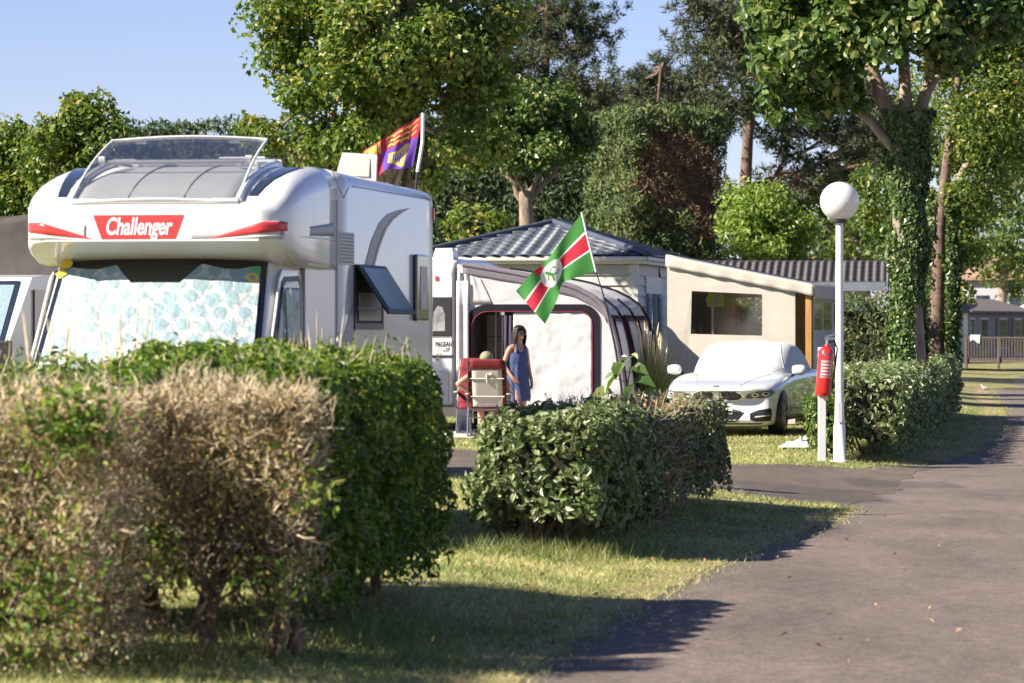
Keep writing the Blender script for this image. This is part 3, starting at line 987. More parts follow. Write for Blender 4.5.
# ball maple behind the mobile home
bx, by = .32, 92.0
cl = [(Vector(rel(px, py, 92 + dy, bx, by)), r) for px, py, dy, r in
      ((480, 130, 0, .65), (500, 110, -.6, .7), (530, 105, -.8, .7), (560, 115, -.4, .65), (575, 140, 0, .6), (545, 150, -.9, .6), (510, 150, -.8, .6),
       (470, 155, .3, .5), (520, 125, .9, .8), (555, 130, .8, .7), (465, 115, .4, .5))]
tree('maple_tree', 'pollarded maple with pale trunk rising behind the blue tiled roof', bx, by,
     [(0, 0, 0), (0, 0, 2), (.02, 0, 4.2), (0, 0, 4.9)], .2, [0, 3, 4, 6, 9, 10], cl, 20000, .12, M_BIGLEAF, seed=8, rtop=.8, from_frac=(.8, 1.0), aspect=.75, sag=-.05)


# pines
def pine(label, x, y, trunk, r0, tips, ntuft, seed, tuft=.55, nl=.20, group='pines behind the pitches', per=42, spread_r=.75):
    o = thing('pine_tree', label, 'tree', (x, y, 0), 0, group)
    mb = MB(); rg = random.Random(seed)
    tr = [Vector(p) for p in trunk]
    mb.tube(tr, [r0 * (1 - .8 * i / (len(tr) - 1)) for i in range(len(tr))], 9)
    cen = []
    for (c, r) in tips:
        c = Vector(c)
        best = min(range(len(tr)), key=lambda i: abs(tr[i].z - (c.z - .25 * (c - tr[i]).xy.length)))
        pts = limb_path(tr[best], c, rg.uniform(-.14, .06), rg.randint(0, 9999), 6)
        pts = [p + Vector((rg.uniform(-.16, .16), rg.uniform(-.16, .16), rg.uniform(-.14, .14))) if 0 < q < 6 else p for q, p in enumerate(pts)]
        mb.tube(pts, [r0 * .26 * (1 - .85 * k / 6) for k in range(7)], 6)
        for k in range(max(3, int(ntuft * r * r))):
            d = Vector((rg.gauss(0, 1), rg.gauss(0, 1), rg.gauss(0, .55)))
            e = c + d * r * .55
            cen.append((e, r))
            if k % 3 == 0: mb.tube([pts[rg.randint(4, 6)], c.lerp(e, .5) + Vector((0, 0, -.05)), e], [.025, .016, .008], 4)
    mb.build('trunk', M_PINEBARK, o)
    C = np.array([tuple(e) for e, _ in cen])
    C = np.repeat(C, per, 0)
    n = len(C)
    d = nrm(RNG.normal(size=(n, 3)) + np.array([0, 0, .45]))
    off = np.repeat(RNG.normal(size=(len(cen), 1)), per, 0) * 0
    P = C + d * (tuft * .42 * RNG.random((n, 1)) ** .8)
    leaves('needles', P, np.cross(d, RNG.normal(size=(n, 3))), nl, M_NEEDLE, o, spread=.2, aspect=.2, fold=.0, axis=d, axis_w=2.2)
    return o


def tips_from(lst, Y, x, y, seed=1):
    rg = random.Random(seed)
    return [(rel(px, py, Y + rg.uniform(-2.5, 2.5), x, y), r) for px, py, r in lst]


px_, Yp = 545, 125.0
bx, by = at(px_, 331, Yp).x, Yp
tp = tips_from([(560, 10, 1.1), (590, 25, .9), (575, 50, .9), (545, 40, 1.1), (520, 20, 1.1), (510, 60, 1.1), (590, 85, .9), (605, 95, .6), (560, 85, 1.0), (530, 90, 1.1),
                (545, -30, 1.3), (570, -20, 1.0), (500, -10, 1.2), (600, 105, .6), (575, 110, .8), (548, 115, .8), (480, 40, 1.2), (520, 120, 1), (560, 150, .9), (535, 170, .8), (500, 100, 1.0)], Yp, bx, by, 3)
pine('dark pine rising behind the big maple into the sky', bx, by, [(0, 0, 0), (.1, 0, 4), (-.1, 0, 8), (.1, 0, 12), (0, 0, 15)], .3, tp, 60, 4)
px_, Yp = 655, 132.0
bx, by = at(px_, 331, Yp).x, Yp
tp = tips_from([(662, 60, .35), (660, 72, .5), (640, 80, .6), (675, 80, .6), (655, 88, .7), (635, 92, .6), (690, 90, .7), (700, 100, .7), (670, 100, .8), (640, 105, .8), (620, 108, .6), (715, 108, .8), (650, 120, 1), (700, 120, 1), (625, 120, .8), (680, 130, 1)], Yp, bx, by, 5)
pine('small pale pine peeking over the clipped conifer block', bx, by, [(0, 0, 0), (.1, 0, 4), (0, 0, 8), (.2, 0, 10.5)], .2, tp, 70, 6, tuft=.5, nl=.19)
px_, Yp = 748, 112.0
bx, by = at(px_, 331, Yp).x, Yp
tp = tips_from([(715, 10, .8), (695, 25, .6), (700, 50, .8), (735, 15, .9), (720, 45, .9), (750, 40, .9), (735, 75, 1.0), (700, 75, .7), (690, 8, .5), (760, 70, .9), (770, 20, 1.0), (735, 105, .8), (765, 100, .8),
                (800, 60, 1.0), (820, 110, .9), (800, 130, .8), (840, 130, .9), (860, 150, .9), (790, 150, .7), (815, 165, .7), (850, 175, .7), (870, 130, .9), (780, 175, .6), (825, 190, .5),
                (840, 90, 1), (870, 100, 1), (720, 130, .6), (760, 130, .5), (710, 100, .7), (800, 20, 1), (830, 50, 1.1), (720, -20, .9), (750, -30, 1), (880, 160, .7), (795, 195, .4)], Yp, bx, by, 7)
pine('tall open pine with long drooping boughs behind the globe lamp', bx, by, [(0, 0, 0), (.05, 0, 3), (-.1, 0, 5.5), (.05, 0, 8), (-.4, 0, 10), (-.7, 0, 13)], .27, tp, 44, 8)

# light green round tree
bx, by = at(763, 331, 95).x, 95.0
cl = clumps_in((0, 0, 3.5), (1.0, 1.0, 1.55), 24, .5, 21, hollow=.5)
tree('young_tree', 'round bright yellow green tree behind the canvas terrace', bx, by, [(0, 0, 0), (0, 0, 1.5), (.05, 0, 3), (0, 0, 4.4)], .09, range(0, 24, 3), cl, 13000, .13, M_LIGHTTREE,
     seed=9, from_frac=(.4, .9), aspect=.62)

# ivy clad tree with broad leaves
bx, by = 6.05, 60.0
cl = [(Vector(rel(px, py, 60 + dy, bx, by)), r * 1.05) for px, py, dy, r in
      ((775, 25, 0, .42), (770, 60, -.3, .4), (790, 90, 0, .36), (800, 55, -.8, .5), (805, 20, .4, .55), (830, 75, -.3, .45), (840, 35, -.9, .5), (850, 5, .3, .6), (815, 108, .2, .3), (780, 118, .1, .18), (770, 100, .3, .25), (850, 100, -.2, .3),
       (880, 45, -1.0, .5), (885, 10, .4, .6), (920, 25, -1.0, .55), (945, 55, -.7, .4), (960, 20, -.3, .5), (990, 15, 0, .5), (1010, 5, .3, .5), (1000, 30, .5, .3), (930, -10, .6, .7), (900, -30, 0, .8), (980, -20, .5, .7), (820, -25, 0, .7), (870, -30, -.7, .8),
       (790, -10, .3, .6), (760, 10, .2, .3))]
T = tree('ivy_clad_tree', 'big leaved tree with ivy wrapped trunk growing out of the roadside hedge', bx, by,
     [(0, 0, 0), (.1, 0, 1.2), (.02, 0, 2.6), (0, 0, 4.0), (-.02, 0, 4.6)], .23, [], cl, 14000, .15, M_BIGLEAF, hexa=True, aspect=.72, rtop=.85, depth=.6, seed=12)
mb = MB()
def V3(px, py, dy=0): return Vector(rel(px, py, 60 + dy, bx, by))
for pts, r in (([(905, 150), (880, 95), (868, 55), (862, 10), (850, -40)], .13), ([(903, 160), (868, 118), (840, 98), (815, 88), (795, 70)], .085),
               ([(910, 145), (925, 95), (938, 58), (955, 20), (975, -20)], .11), ([(908, 145), (905, 90), (903, 40), (900, -30)], .12), ([(925, 95), (950, 60), (985, 30), (1010, 5)], .06)):
    q = [V3(a, b, i * .08) for i, (a, b) in enumerate(pts)]
    mb.tube(q, [r * (1 - .5 * i / (len(q) - 1)) for i in range(len(q))], 9)
mb.build('boughs', M_BARK, T)
n = 8500
z = .5 + 4.5 * RNG.random(n) ** .95
th = RNG.random(n) * 2 * math.pi
rad = .24 + .06 * np.sin(z * 5 + th * 2) + .05 * RNG.random(n)
bare = (np.cos(th - R(-35)) > .78) & (z < 2.0)
rad = np.where(z > 4.3, rad + (z - 4.3) * .22, rad)
P = np.stack([np.cos(th) * rad + .05, np.sin(th) * rad, z], 1)[~bare]
nr = np.stack([np.cos(th), np.sin(th), np.full(n, .35)], 1)[~bare]
leaves('ivy', P, nr, .082, M_IVY, T, spread=.55, hexa=True, aspect=.8, axis=np.array([0, 0, -1.]), axis_w=.8)

# second ivied trunk with small leaves
bx, by = at(937, 331, 77).x, 77.0
def V2(px, py, dy=0): return Vector(rel(px, py, 77 + dy, bx, by))
cl = [(V2(px, py, dy), r * 1.12) for px, py, dy, r in
      ((960, 110, 0, .6), (985, 90, .5, .6), (1005, 120, 0, .6), (975, 140, -.4, .6), (1015, 90, .4, .6), (990, 165, 0, .55), (955, 160, .5, .4), (965, 195, -.3, .4), (985, 200, .3, .5), (1010, 70, 1, .6), (1020, 150, .8, .5), (940, 75, .8, .6),
       (1000, 20, 1, .7), (1020, 40, .6, .6), (980, 50, .8, .6), (1025, 10, .5, .7), (960, 60, .8, .6), (1015, 120, .8, .6), (960, 230, 0, .35), (955, 265, 0, .3), (960, 295, 0, .3), (950, 330, 0, .25), (970, 255, .2, .3), (1000, 50, 1.5, .6), (870, 185, .9, .4), (868, 215, 1.2, .35), (925, 200, .6, .3))]
T = tree('ivy_clad_tree', 'slender forked tree with ivy behind the big leaved one', bx, by,
     [(0, 0, 0), (-.03, 0, 1.5), (.02, 0, 2.6), (.05, 0, 3.6), (.2, 0, 5.0), (.42, 0, 6.6)], .19, [0, 3, 5, 8], cl, 24000, .10, M_MAPLE, M_PINEBARK, seed=14, aspect=.65, from_frac=(.55, .9), depth=.6)
mb = MB()
q = [V2(944, 215), V2(962, 175), (V2(985, 130)), V2(1000, 95)]
mb.tube(q, [.11, .09, .07, .04], 8)
mb.build('boughs', M_BARK, T)
n = 2300
z = .8 + 3.6 * RNG.random(n)
th = R(-80) + R(110) * RNG.random(n) + np.where(RNG.random(n) < .25, R(180), 0)
rad = .2 + .16 * RNG.random(n)
P = np.stack([np.cos(th) * rad + .12, np.sin(th) * rad, z], 1)
leaves('ivy', P, np.stack([np.cos(th), np.sin(th), np.full(n, .3)], 1), .11, M_IVY, T, spread=.7, hexa=True, aspect=.8)

# trees to the far right
G2 = 'trees along the far end of the road'
bx, by = at(1003, 331, 205).x, 205.0
cl = [(Vector(rel(px, py, 205 + dy * 2, bx, by)), r * 1.75) for px, py, dy, r in
      ((985, 215, 0, .7), (1010, 180, 0, .7), (1000, 250, -.5, .7), (975, 250, .5, .7), (1022, 265, 0, .7), (990, 275, 0, .5), (1015, 290, .3, .4), (970, 190, .8, .8), (1020, 215, .8, .5), (1030, 150, 0, .8), (995, 150, .8, .8), (985, 120, 1, 1), (1025, 110, 1, 1))]
tree('roadside_tree', 'sparse yellow green tree with sky behind it above the grey cabin', bx, by, [(0, 0, 0), (0, 0, 2), (-.05, 0, 4.5), (.1, 0, 8), (.5, 0, 12)], .3, [0, 1, 2, 4, 7, 8, 9], cl, 8000, .26, M_MAPLE, seed=17, group=G2, from_frac=(.4, .9), depth=.7)
bx, by = at(944, 331, 125).x, 125.0
cl = clumps_in((0, 0, 6), (3.2, 2, 3.4), 24, 1.0, 31, hollow=.4)
tree('roadside_tree', 'dense green tree filling the gap behind the second ivied trunk', bx, by, [(0, 0, 0), (0, 0, 2), (.1, 0, 4), (0, 0, 6.5)], .2, range(0, 24, 4), cl, 9000, .2, M_BIGLEAF, seed=19, group=G2, from_frac=(.3, .9))
for i, (px, py, Y, r, rz_, lab, mt) in enumerate((
        (850, 240, 128, 2.2, 2.6, 'olive tree seen past the globe lamp above the dark roof', M_MAPLE), (815, 258, 150, 1.6, 1.6, 'small yellowish tree left of the globe lamp over the dark roof', M_FAR), (905, 190, 135, 2.6, 3.6, 'tall olive tree half hidden by the ivy wrapped trunk', M_MAPLE))):
    bx, by = at(px, 331, Y).x, Y
    zc = at(px, py, Y).z
    cl = clumps_in((0, 0, zc), (r, r, rz_), 18, r * .38, 40 + i, hollow=.45)
    tree('background_tree', lab, bx, by, [(0, 0, 0), (0, 0, zc * .5), (.1, 0, zc)], .16, range(0, 18, 3), cl, 6000, .2, mt, seed=50 + i, group='trees beyond the dark roof', from_frac=(.5, 1))

# left: maple bushes behind the dark awning
G3 = 'leafy trees at the left behind the motorhome'
for i, (lab, px, Y, lst) in enumerate((
        ('leafy maple bush reaching highest above the motorhome roof', 85, 60, ((85, 115, .45), (70, 135, .5), (105, 140, .5), (60, 165, .6), (95, 170, .6), (120, 165, .5), (75, 200, .6), (110, 200, .6), (135, 185, .5), (150, 160, .3), (50, 140, .4), (78, 103, .25))),
        ('leafy maple bush behind the dark awning at the photo edge', 15, 62, ((10, 150, .5), (30, 165, .5), (5, 185, .6), (35, 195, .6), (20, 220, .6), (-15, 160, .6), (45, 170, .4), (50, 215, .5), (18, 135, .2), (-20, 200, .7), (38, 150, .3))))):
    bx, by = at(px, 331, Y).x, float(Y)
    rg = random.Random(60 + i)
    cl = [(Vector(rel(a, b, Y + rg.uniform(-.6, .6), bx, by)), r) for a, b, r in lst]
    tree('maple_bush', lab, bx, by, [(0, 0, 0), (.05, 0, 1.2), (0, 0, 2.4)], .11, range(0, len(cl), 2), cl, 13000, .10, M_MAPLE, seed=70 + i, group=G3, from_frac=(.4, 1.), aspect=.75)


# ================================================================ clipped conifers
def conifer(name, label, loc, rz, size, r, n, lsize, mat, seed, bare=None, group=None, cat='conifer hedge', amp=.09):
    sx, sy, sz = size
    o = thing(name, label, cat, (loc[0], loc[1], 0), rz, group)
    P, nr = rbox_points(n, sx, sy, sz, r)
    P = P + nr * (lump(P, 1.7, amp, seed) + lump(P, 5.1, .06, seed + 3) - RNG.random(n) ** 2 * .3)[:, None]
    k = (nr[:, 1] < .5)
    if bare is not None:
        b = bare(P) * (.5 + .5 * RNG.random(n)) > .42
        Q = P[k & b]; qn = nr[k & b]
        k = k & ~b
    ax = nr + np.array([0, 0, .8])
    leaves('foliage', P[k], nr[k], lsize, mat, o, spread=.7, aspect=.34, fold=.1, axis=ax[k], axis_w=1.2)
    if bare is not None:
        leaves('bare_patch', Q - qn * .12, qn, lsize * 1.05, M_BROWNSPRAY, o, spread=.7, aspect=.13, fold=.1, axis=qn * .6 + np.array([0, 0, .2]), axis_w=1.)
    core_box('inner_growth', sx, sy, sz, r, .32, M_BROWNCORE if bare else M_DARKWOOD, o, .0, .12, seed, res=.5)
    MB().tube([(0, sy / 2, 0), (0, sy / 2, sz * .8)], [.2, .06], 8).build('trunk', M_BARK, o)
    return o


def bare_fn(P):
    x, z = P[:, 0], P[:, 2]
    m = np.exp(-((x + .1) / 1.05) ** 2 - ((z - 5.6) / 1.15) ** 2) * 1.5 * (P[:, 1] < .5)
    m = m + .9 * np.exp(-((x - .9) / .5) ** 2 - ((z - 4.7) / 1.3) ** 2)
    m = m + .25 * np.sin(x * 4 + z * 3) * np.sin(z * 5.3 - x * 2)
    return np.where(z > 6.95, 0, m)


conifer('clipped_cypress', 'huge block clipped cypress with a bare brown patch behind the blue roof', (4.25, 98.5), R(20), (2.9, 3.4, 7.25), .45, 52000, .15, M_CONIFER, 2.0, bare_fn)
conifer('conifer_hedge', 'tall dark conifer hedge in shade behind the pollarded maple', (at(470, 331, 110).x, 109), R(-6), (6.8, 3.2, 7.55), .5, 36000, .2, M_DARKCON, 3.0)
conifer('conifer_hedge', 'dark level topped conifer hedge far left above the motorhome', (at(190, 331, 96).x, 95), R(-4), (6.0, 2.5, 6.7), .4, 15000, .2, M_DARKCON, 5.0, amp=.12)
conifer('conifer_hedge', 'dense green clipped hedge between the canvas terrace and the ivy trunk', (at(812, 331, 77).x, 76.5), R(-6), (3.9, 1.2, 2.3), .2, 12000, .1, M_CONIFER, 7.0, amp=.05)
hedge('small_shrub', 'small fresh green shrub between the caravan and the pale maple trunk', 'shrub', (at(478, 331, 84).x, 84), 0, (1.4, 1.2, 4.3), .5, 2600, .16, M_MAPLE, seed=4.4, stems=2, hexa=False, amp=.15, inset=.3)

# far wood closing the view
pts, nn = [], []
rg = random.Random(5)
cl = []
for i in range(150):
    x = -75 + i * 1.15
    Y = 235 + rg.uniform(-12, 15)
    h = 6.2 + 1.5 * math.sin(i * .37) + rg.uniform(-1, 1.2)
    if x > 12: h -= 1.6
    for z in (1.2, 3.2, h - 1.2): cl.append((Vector((x + rg.uniform(-.6, .6), Y, z)), rg.uniform(1.5, 2.3)))
P, nr = clump_points(cl, 60000, .8, .5)
tag(leaves('far_wood', P, nr, .55, M_FAR, None, spread=.7, aspect=.6), 'distant wood closing the view behind the campsite', 'wood', kind='stuff')


# ================================================================ grasses and small plants
def pampas(label, x, y, h, n, rad, seed, plume=1.0, nst=34):
    o = thing('pampas_grass', label, 'ornamental grass', (x, y, 0))
    rg = random.Random(seed)
    V, F = [], []
    for i in range(n):
        a = rg.uniform(0, 2 * math.pi); ln = abs(rg.gauss(0, .42)); L = h * rg.uniform(.6, 1.0)
        p = Vector((math.cos(a) * rg.random() * .18, math.sin(a) * rg.random() * .18, 0))
        d = Vector((math.cos(a), math.sin(a), 0)); s = Vector((-d.y, d.x, 0)) * .006
        if rg.random() < .5: s = Vector((.006, 0, 0))
        b = len(V)
        for q in range(5):
            tt = q / 4
            c = p + d * (ln * rad * 2 * tt ** 1.8) + Vector((0, 0, L * (tt - .35 * ln * tt ** 3)))
            wq = 1 - tt * .9
            V += [c - s * wq, c + s * wq]
        F += [(b + 2 * q, b + 2 * q + 1, b + 2 * q + 3, b + 2 * q + 2) for q in range(4)]
    np_mesh('blades', np.array([tuple(v) for v in V]), np.array(F), M_LONGBLADE, o)
    mb = MB()
    for i in range(nst):
        a = rg.uniform(0, 2 * math.pi); ln = abs(rg.gauss(.12, .15)); L = h * rg.uniform(.85, 1.2)
        d = Vector((math.cos(a), math.sin(a), 0))
        pts = [d * (ln * tt ** 1.6) * 1.4 + Vector((0, 0, L * tt)) for tt in (0, .4, .75)]
        top = pts[-1] + d * .05 + Vector((0, 0, .22 * L))
        mb.tube(pts, [.003, .0025, .002], 4)
        mb.tube([pts[-1], pts[-1].lerp(top, .35), pts[-1].lerp(top, .8), top], [.003, .003 + .011 * plume, .002 + .008 * plume, .001], 5)
    mb.build('plumes', M_STRAW, o)
    return o


pampas('tall pampas grass with straw plumes beside the canvas terrace', at(651, 331, 63.5).x, 63.5, 1.55, 900, .5, 3)
pampas('thin golden grass stems standing in front of the hinged motorhome window', at(322, 331, 24.6).x, 24.6, 1.52, 130, .34, 5, .12, 16)
pampas('wispy grass tuft in front of the windscreen at the photo edge', at(60, 331, 22.0).x, 22.0, 1.52, 260, .45, 6, .15)
pampas('wispy grass tuft in front of the middle of the windscreen', at(128, 331, 22.2).x, 22.2, 1.55, 150, .22, 7, .15)

# big leaved seedling behind the low hedge
o = thing('leafy_plant', 'tall seedling with big drooping leaves behind the low hedge', 'plant', (at(628, 331, 39.2).x, 39.2, 0))
MB().tube([(0, 0, 0), (.02, 0, .6), (-.01, 0, 1.0), (.03, 0, 1.32)], [.016, .013, .010, .005], 7).build('stem', M_LIGHTTREE, o)
pl = [(-.17, -.02, 1.13, .24), (.14, -.06, 1.1, .22), (-.09, -.05, 1.24, .2), (.1, .02, 1.22, .18), (-.24, 0, .98, .24), (.22, 0, .97, .22), (.02, -.1, 1.02, .2), (-.04, .05, 1.33, .1), (.06, -.02, 1.36, .09), (-.1, -.1, .9, .2), (.12, -.08, .86, .2)]
P = np.array([p[:3] for p in pl]); ax = P - np.array([0, 0, 1.2]); ax[:, 2] = -.15
leaves('leaves', P, np.tile([-.2, -.55, .8], (len(P), 1)), np.array([p[3] for p in pl]), M_BIGLEAF, o, spread=.25, hexa=True, aspect=.8, axis=nrm(ax), axis_w=3, droop=.4)
mb = MB()
for p in pl: mb.tube([(0, 0, p[2] - .06), (p[0] * .5, p[1] * .5, p[2] - .02), p[:3]], [.005, .004, .003], 5)
mb.build('leaf_stalks', M_LIGHTTREE, o)
# ================================================================ shared made-thing materials
M_WHITE = surf('white gloss paint', (.70, .70, .69), .22, coat=.6, var=.03, scale=3)
M_WHITEMATT = surf('white plastic', (.62, .62, .60), .45, var=.05, scale=5)
M_GREYPLASTIC = surf('pale grey plastic', (.50, .50, .49), .5, var=.06)
M_BLACK = surf('black rubber', (.015, .015, .016), .45, var=.2)
M_BLACKGLOSS = surf('black gloss', (.012, .013, .016), .08, var=.1, coat=.5)
M_RED = surf('red decal', (.62, .045, .045), .3, var=.05)
M_SILVER = surf('silver grey decal', (.27, .275, .29), .4, var=.05)
M_DARKGREY = surf('dark grey decal', (.055, .055, .06), .35, var=.1)
M_CHROME = surf('chrome', (.75, .76, .78), .12, metal=1.0, var=.03)
M_STEEL = surf('painted grey steel', (.32, .33, .35), .35, metal=.6, var=.08)
M_YELLOW = surf('yellow sticker', (.75, .50, .03), .4, var=.05)
M_GREENSTICK = surf('green sticker', (.06, .38, .12), .4, var=.05)
M_DARKGLASS = surf('dark tinted glass', (.02, .03, .05), .05, var=.1, coat=.4)
M_BLUEGLASS = surf('blue tinted acrylic', (.02, .045, .11), .12, var=.15, spec=.35)
M_GREYGLASS = surf('smoked window with blind', (.26, .27, .28), .3, var=.4, scale=9)
M_CLEAR = glassy('tinted clear acrylic', (.82, .83, .84), .04, .18, .35)
M_CREAM = surf('cream interior panel', (.80, .78, .75), .5, var=.05)
M_BROWNSLAT = surf('brownish vent slats', (.30, .25, .21), .5, var=.1)
M_SEAM = surf('grey seam', (.28, .28, .28), .6, var=.1)


def sunshade_mat():
    m, t, out = nt('silver sunshade with painted sky tint')
    tc = N(t, 'ShaderNodeTexCoord')
    nz = N(t, 'ShaderNodeTexNoise', Scale=26.0, Detail=3.0)
    t.links.new(tc.outputs['Object'], nz.inputs['Vector'])
    b = N(t, 'ShaderNodeBsdfPrincipled', Roughness=.5, Metallic=.15)
    b.inputs['Base Color'].default_value = (.22, .31, .345, 1)  # blue grey of the reflected sky painted into the disc colour
    bp = N(t, 'ShaderNodeBump', Strength=.35, Distance=.02)
    t.links.new(nz.outputs['Fac'], bp.inputs['Height']); t.links.new(bp.outputs['Normal'], b.inputs['Normal'])
    t.links.new(b.outputs[0], out.inputs[0])
    return m


M_SHADE = sunshade_mat()

# ================================================================ the motorhome
MHX, MHY = -2.56, 28.7
MHW = .954       # width factor of the whole vehicle
MH = thing('motorhome', 'white overcab motorhome with red name panel, silver screen cover and raised roof hatch', 'motorhome', (MHX, MHY, 0), R(-10))


def side_pt(px, py, hw=1.035):
    """photo measurement on the visible side wall -> (ly, z)"""
    c, s = math.cos(R(10)), math.sin(R(10))
    k = (px - 512) / FPX
    X0, Y0 = MHX + hw * c, MHY - hw * s
    ly = (k * Y0 - X0) / (s - k * c)
    return ly, CZ - (py - HY) * (Y0 + c * ly) / FPX


def section(zb, zt, hw, rt, rb, n=7):
    pts = []
    for cx, cz, r, a0 in ((hw - rb, zb + rb, rb, -90), (hw - rt, zt - rt, rt, 0), (-hw + rt, zt - rt, rt, 90), (-hw + rb, zb + rb, rb, 180)):
        for i in range(n + 1):
            a = R(a0 + 90 * i / n)
            pts.append((cx + r * math.cos(a), cz + r * math.sin(a)))
    return pts


def loft(stations, mb, mat=0):
    rings = []
    for ly, zb, zt, hw, rt, rb in stations:
        rings.append([(x, ly, z) for x, z in section(zb, zt, hw, rt, rb)])
    n = len(rings[0])
    V = [p for r in rings for p in r]
    F = [(i * n + k, i * n + (k + 1) % n, (i + 1) * n + (k + 1) % n, (i + 1) * n + k) for i in range(len(rings) - 1) for k in range(n)]
    mb.add(V, F, mat, True)
    mb.add(rings[0], [tuple(range(n - 1, -1, -1))], mat, False)
    mb.add(rings[-1], [tuple(range(n))], mat, False)


mb = MB()
ST = [(-.35, 2.25, 2.49, .84, .04, .03), (-.335, 2.246, 2.505, .885, .06, .03), (-.28, 2.235, 2.53, .975, .10, .03), (-.18, 2.19, 2.59, 1.03, .11, .04), (-.05, 2.14, 2.65, 1.055, .13, .06),
      (.12, 2.09, 2.71, 1.068, .15, .08), (.35, 2.07, 2.765, 1.076, .17, .08), (.6, 2.065, 2.81, 1.082, .18, .08), (.9, 2.06, 2.84, 1.085, .18, .06), (1.2, 2.06, 2.85, 1.085, .18, .03)]
loft(ST, mb)
ov = mb.build('overcab', M_WHITE, MH, weld=True)
mb = MB()
BS = [(1.2, .38, 2.85, 1.084, .19, .03), (1.6, .38, 2.835, 1.084, .14, .03), (2.2, .38, 2.82, 1.085, .11, .03), (4.6, .38, 2.80, 1.085, .10, .03), (4.95, .38, 2.795, 1.083, .10, .05), (5.03, .39, 2.785, 1.07, .10, .06), (5.065, .42, 2.75, 1.03, .09, .06)]
loft(BS, mb)
body = mb.build('body', M_WHITE, MH, weld=True)
BV_O, BV_B = bvh_of(ov), bvh_of(body)

# cab below the nose
mb = MB()
bt = [(-.80, -1.08, .45), (.80, -1.08, .45), (.98, -.78, .40), (1.0, 1.2, .40), (-1.0, 1.2, .40), (-.98, -.78, .40)]
md_ = [(-.78, -1.12, .78), (.78, -1.12, .78), (.99, -.78, .85), (1.01, 1.2, .9), (-1.01, 1.2, .9), (-.99, -.78, .85)]
tp_ = [(-.72, -.98, 1.06), (.72, -.98, 1.06), (.93, -.60, 1.24), (.98, 1.2, 1.25), (-.98, 1.2, 1.25), (-.93, -.60, 1.24)]
V = bt + md_ + tp_
F = [(i + 6 * l, (i + 1) % 6 + 6 * l, (i + 1) % 6 + 6 * (l + 1), i + 6 * (l + 1)) for l in (0, 1) for i in range(6)] + [tuple(range(5, -1, -1)), tuple(range(12, 18))]
mb.add(V, F, 0, False)
mb.build('cab', M_WHITE, MH, bevel=.06, seg=3, fixn=True)
WS = [(-.905, -.58, 1.24), (.905, -.58, 1.24), (.83, .03, 2.11), (-.83, .03, 2.11)]
mb = MB()
V = WS + [(-.955, 1.2, 1.24), (.955, 1.2, 1.24), (.95, 1.2, 2.12), (-.95, 1.2, 2.12)]
V += [(-.935, -.42, 1.24), (.935, -.42, 1.24), (.90, .2, 2.11), (-.90, .2, 2.11)]
mb.add(V, [(0, 1, 2, 3), (1, 9, 10, 2), (9, 5, 6, 10), (8, 0, 3, 11), (4, 8, 11, 7), (5, 4, 7, 6), (3, 2, 10, 6, 7, 11)], 0, False)
mb.build('cab_pillars', M_WHITE, MH, bevel=.035, seg=3, fixn=True)
# angled fairing between the cab and the wide body
for sg in (-1, 1):
    mb = MB()
    mb.add([(sg * .965, .62, .45), (sg * .965, .62, 2.075), (sg * 1.078, 1.205, 2.075), (sg * 1.078, 1.205, .45), (sg * .90, .7, .45), (sg * .90, .7, 2.075), (sg * .9, 1.205, 2.075), (sg * .9, 1.205, .45)],
           [(0, 1, 2, 3), (0, 4, 5, 1), (1, 5, 6, 2), (0, 3, 7, 4), (3, 2, 6, 7), (4, 7, 6, 5)], 0, False)
    mb.build('cab_fairing', M_WHITE, MH, bevel=.012, fixn=True)


def on_ws(u, v, off=0.0):
    """u -1..1 across, v 0..1 bottom to top on the windscreen"""
    a = Vector(WS[0]).lerp(Vector(WS[1]), (u + 1) / 2); b = Vector(WS[3]).lerp(Vector(WS[2]), (u + 1) / 2)
    p = a.lerp(b, v)
    nrm_ = Vector((0, -.87, .61)).normalized()
    return p + nrm_ * (off + .05 * (1 - u * u))


mb = MB().grid(lambda u, v: on_ws((u * 2 - 1) * .985, .005 + .985 * v, .004), 24, 10)
ws = mb.build('windscreen', M_BLACKGLOSS, MH, solid=.006)
rgs = random.Random(4)
cells = []
for r_ in range(9):
    for c_ in range(11):
        cells.append(((c_ + (.5 if r_ % 2 else 0)) / 10 * 2 - 1 + rgs.uniform(-.03, .03), (r_ + .5) / 8.5 + rgs.uniform(-.012, .012), rgs.uniform(.72, 1.06)))


def shade_pt(u, v):
    U, Vv = (u * 2 - 1) * .93, .03 + .905 * v
    h = 0.0
    for (a, b, k) in cells:
        d = math.hypot((U - a) * .86, (Vv - b) * 1.06) / (.088 * k)
        if d < 1.0: h = max(h, .0035 * (1 - d * d) * k)
    wr = .008 * noise.noise(Vector((U * 5, Vv * 6, 1))) + .003 * noise.noise(Vector((U * 19, Vv * 21, 4)))
    return on_ws(U, Vv, .022 + h + wr * .8)


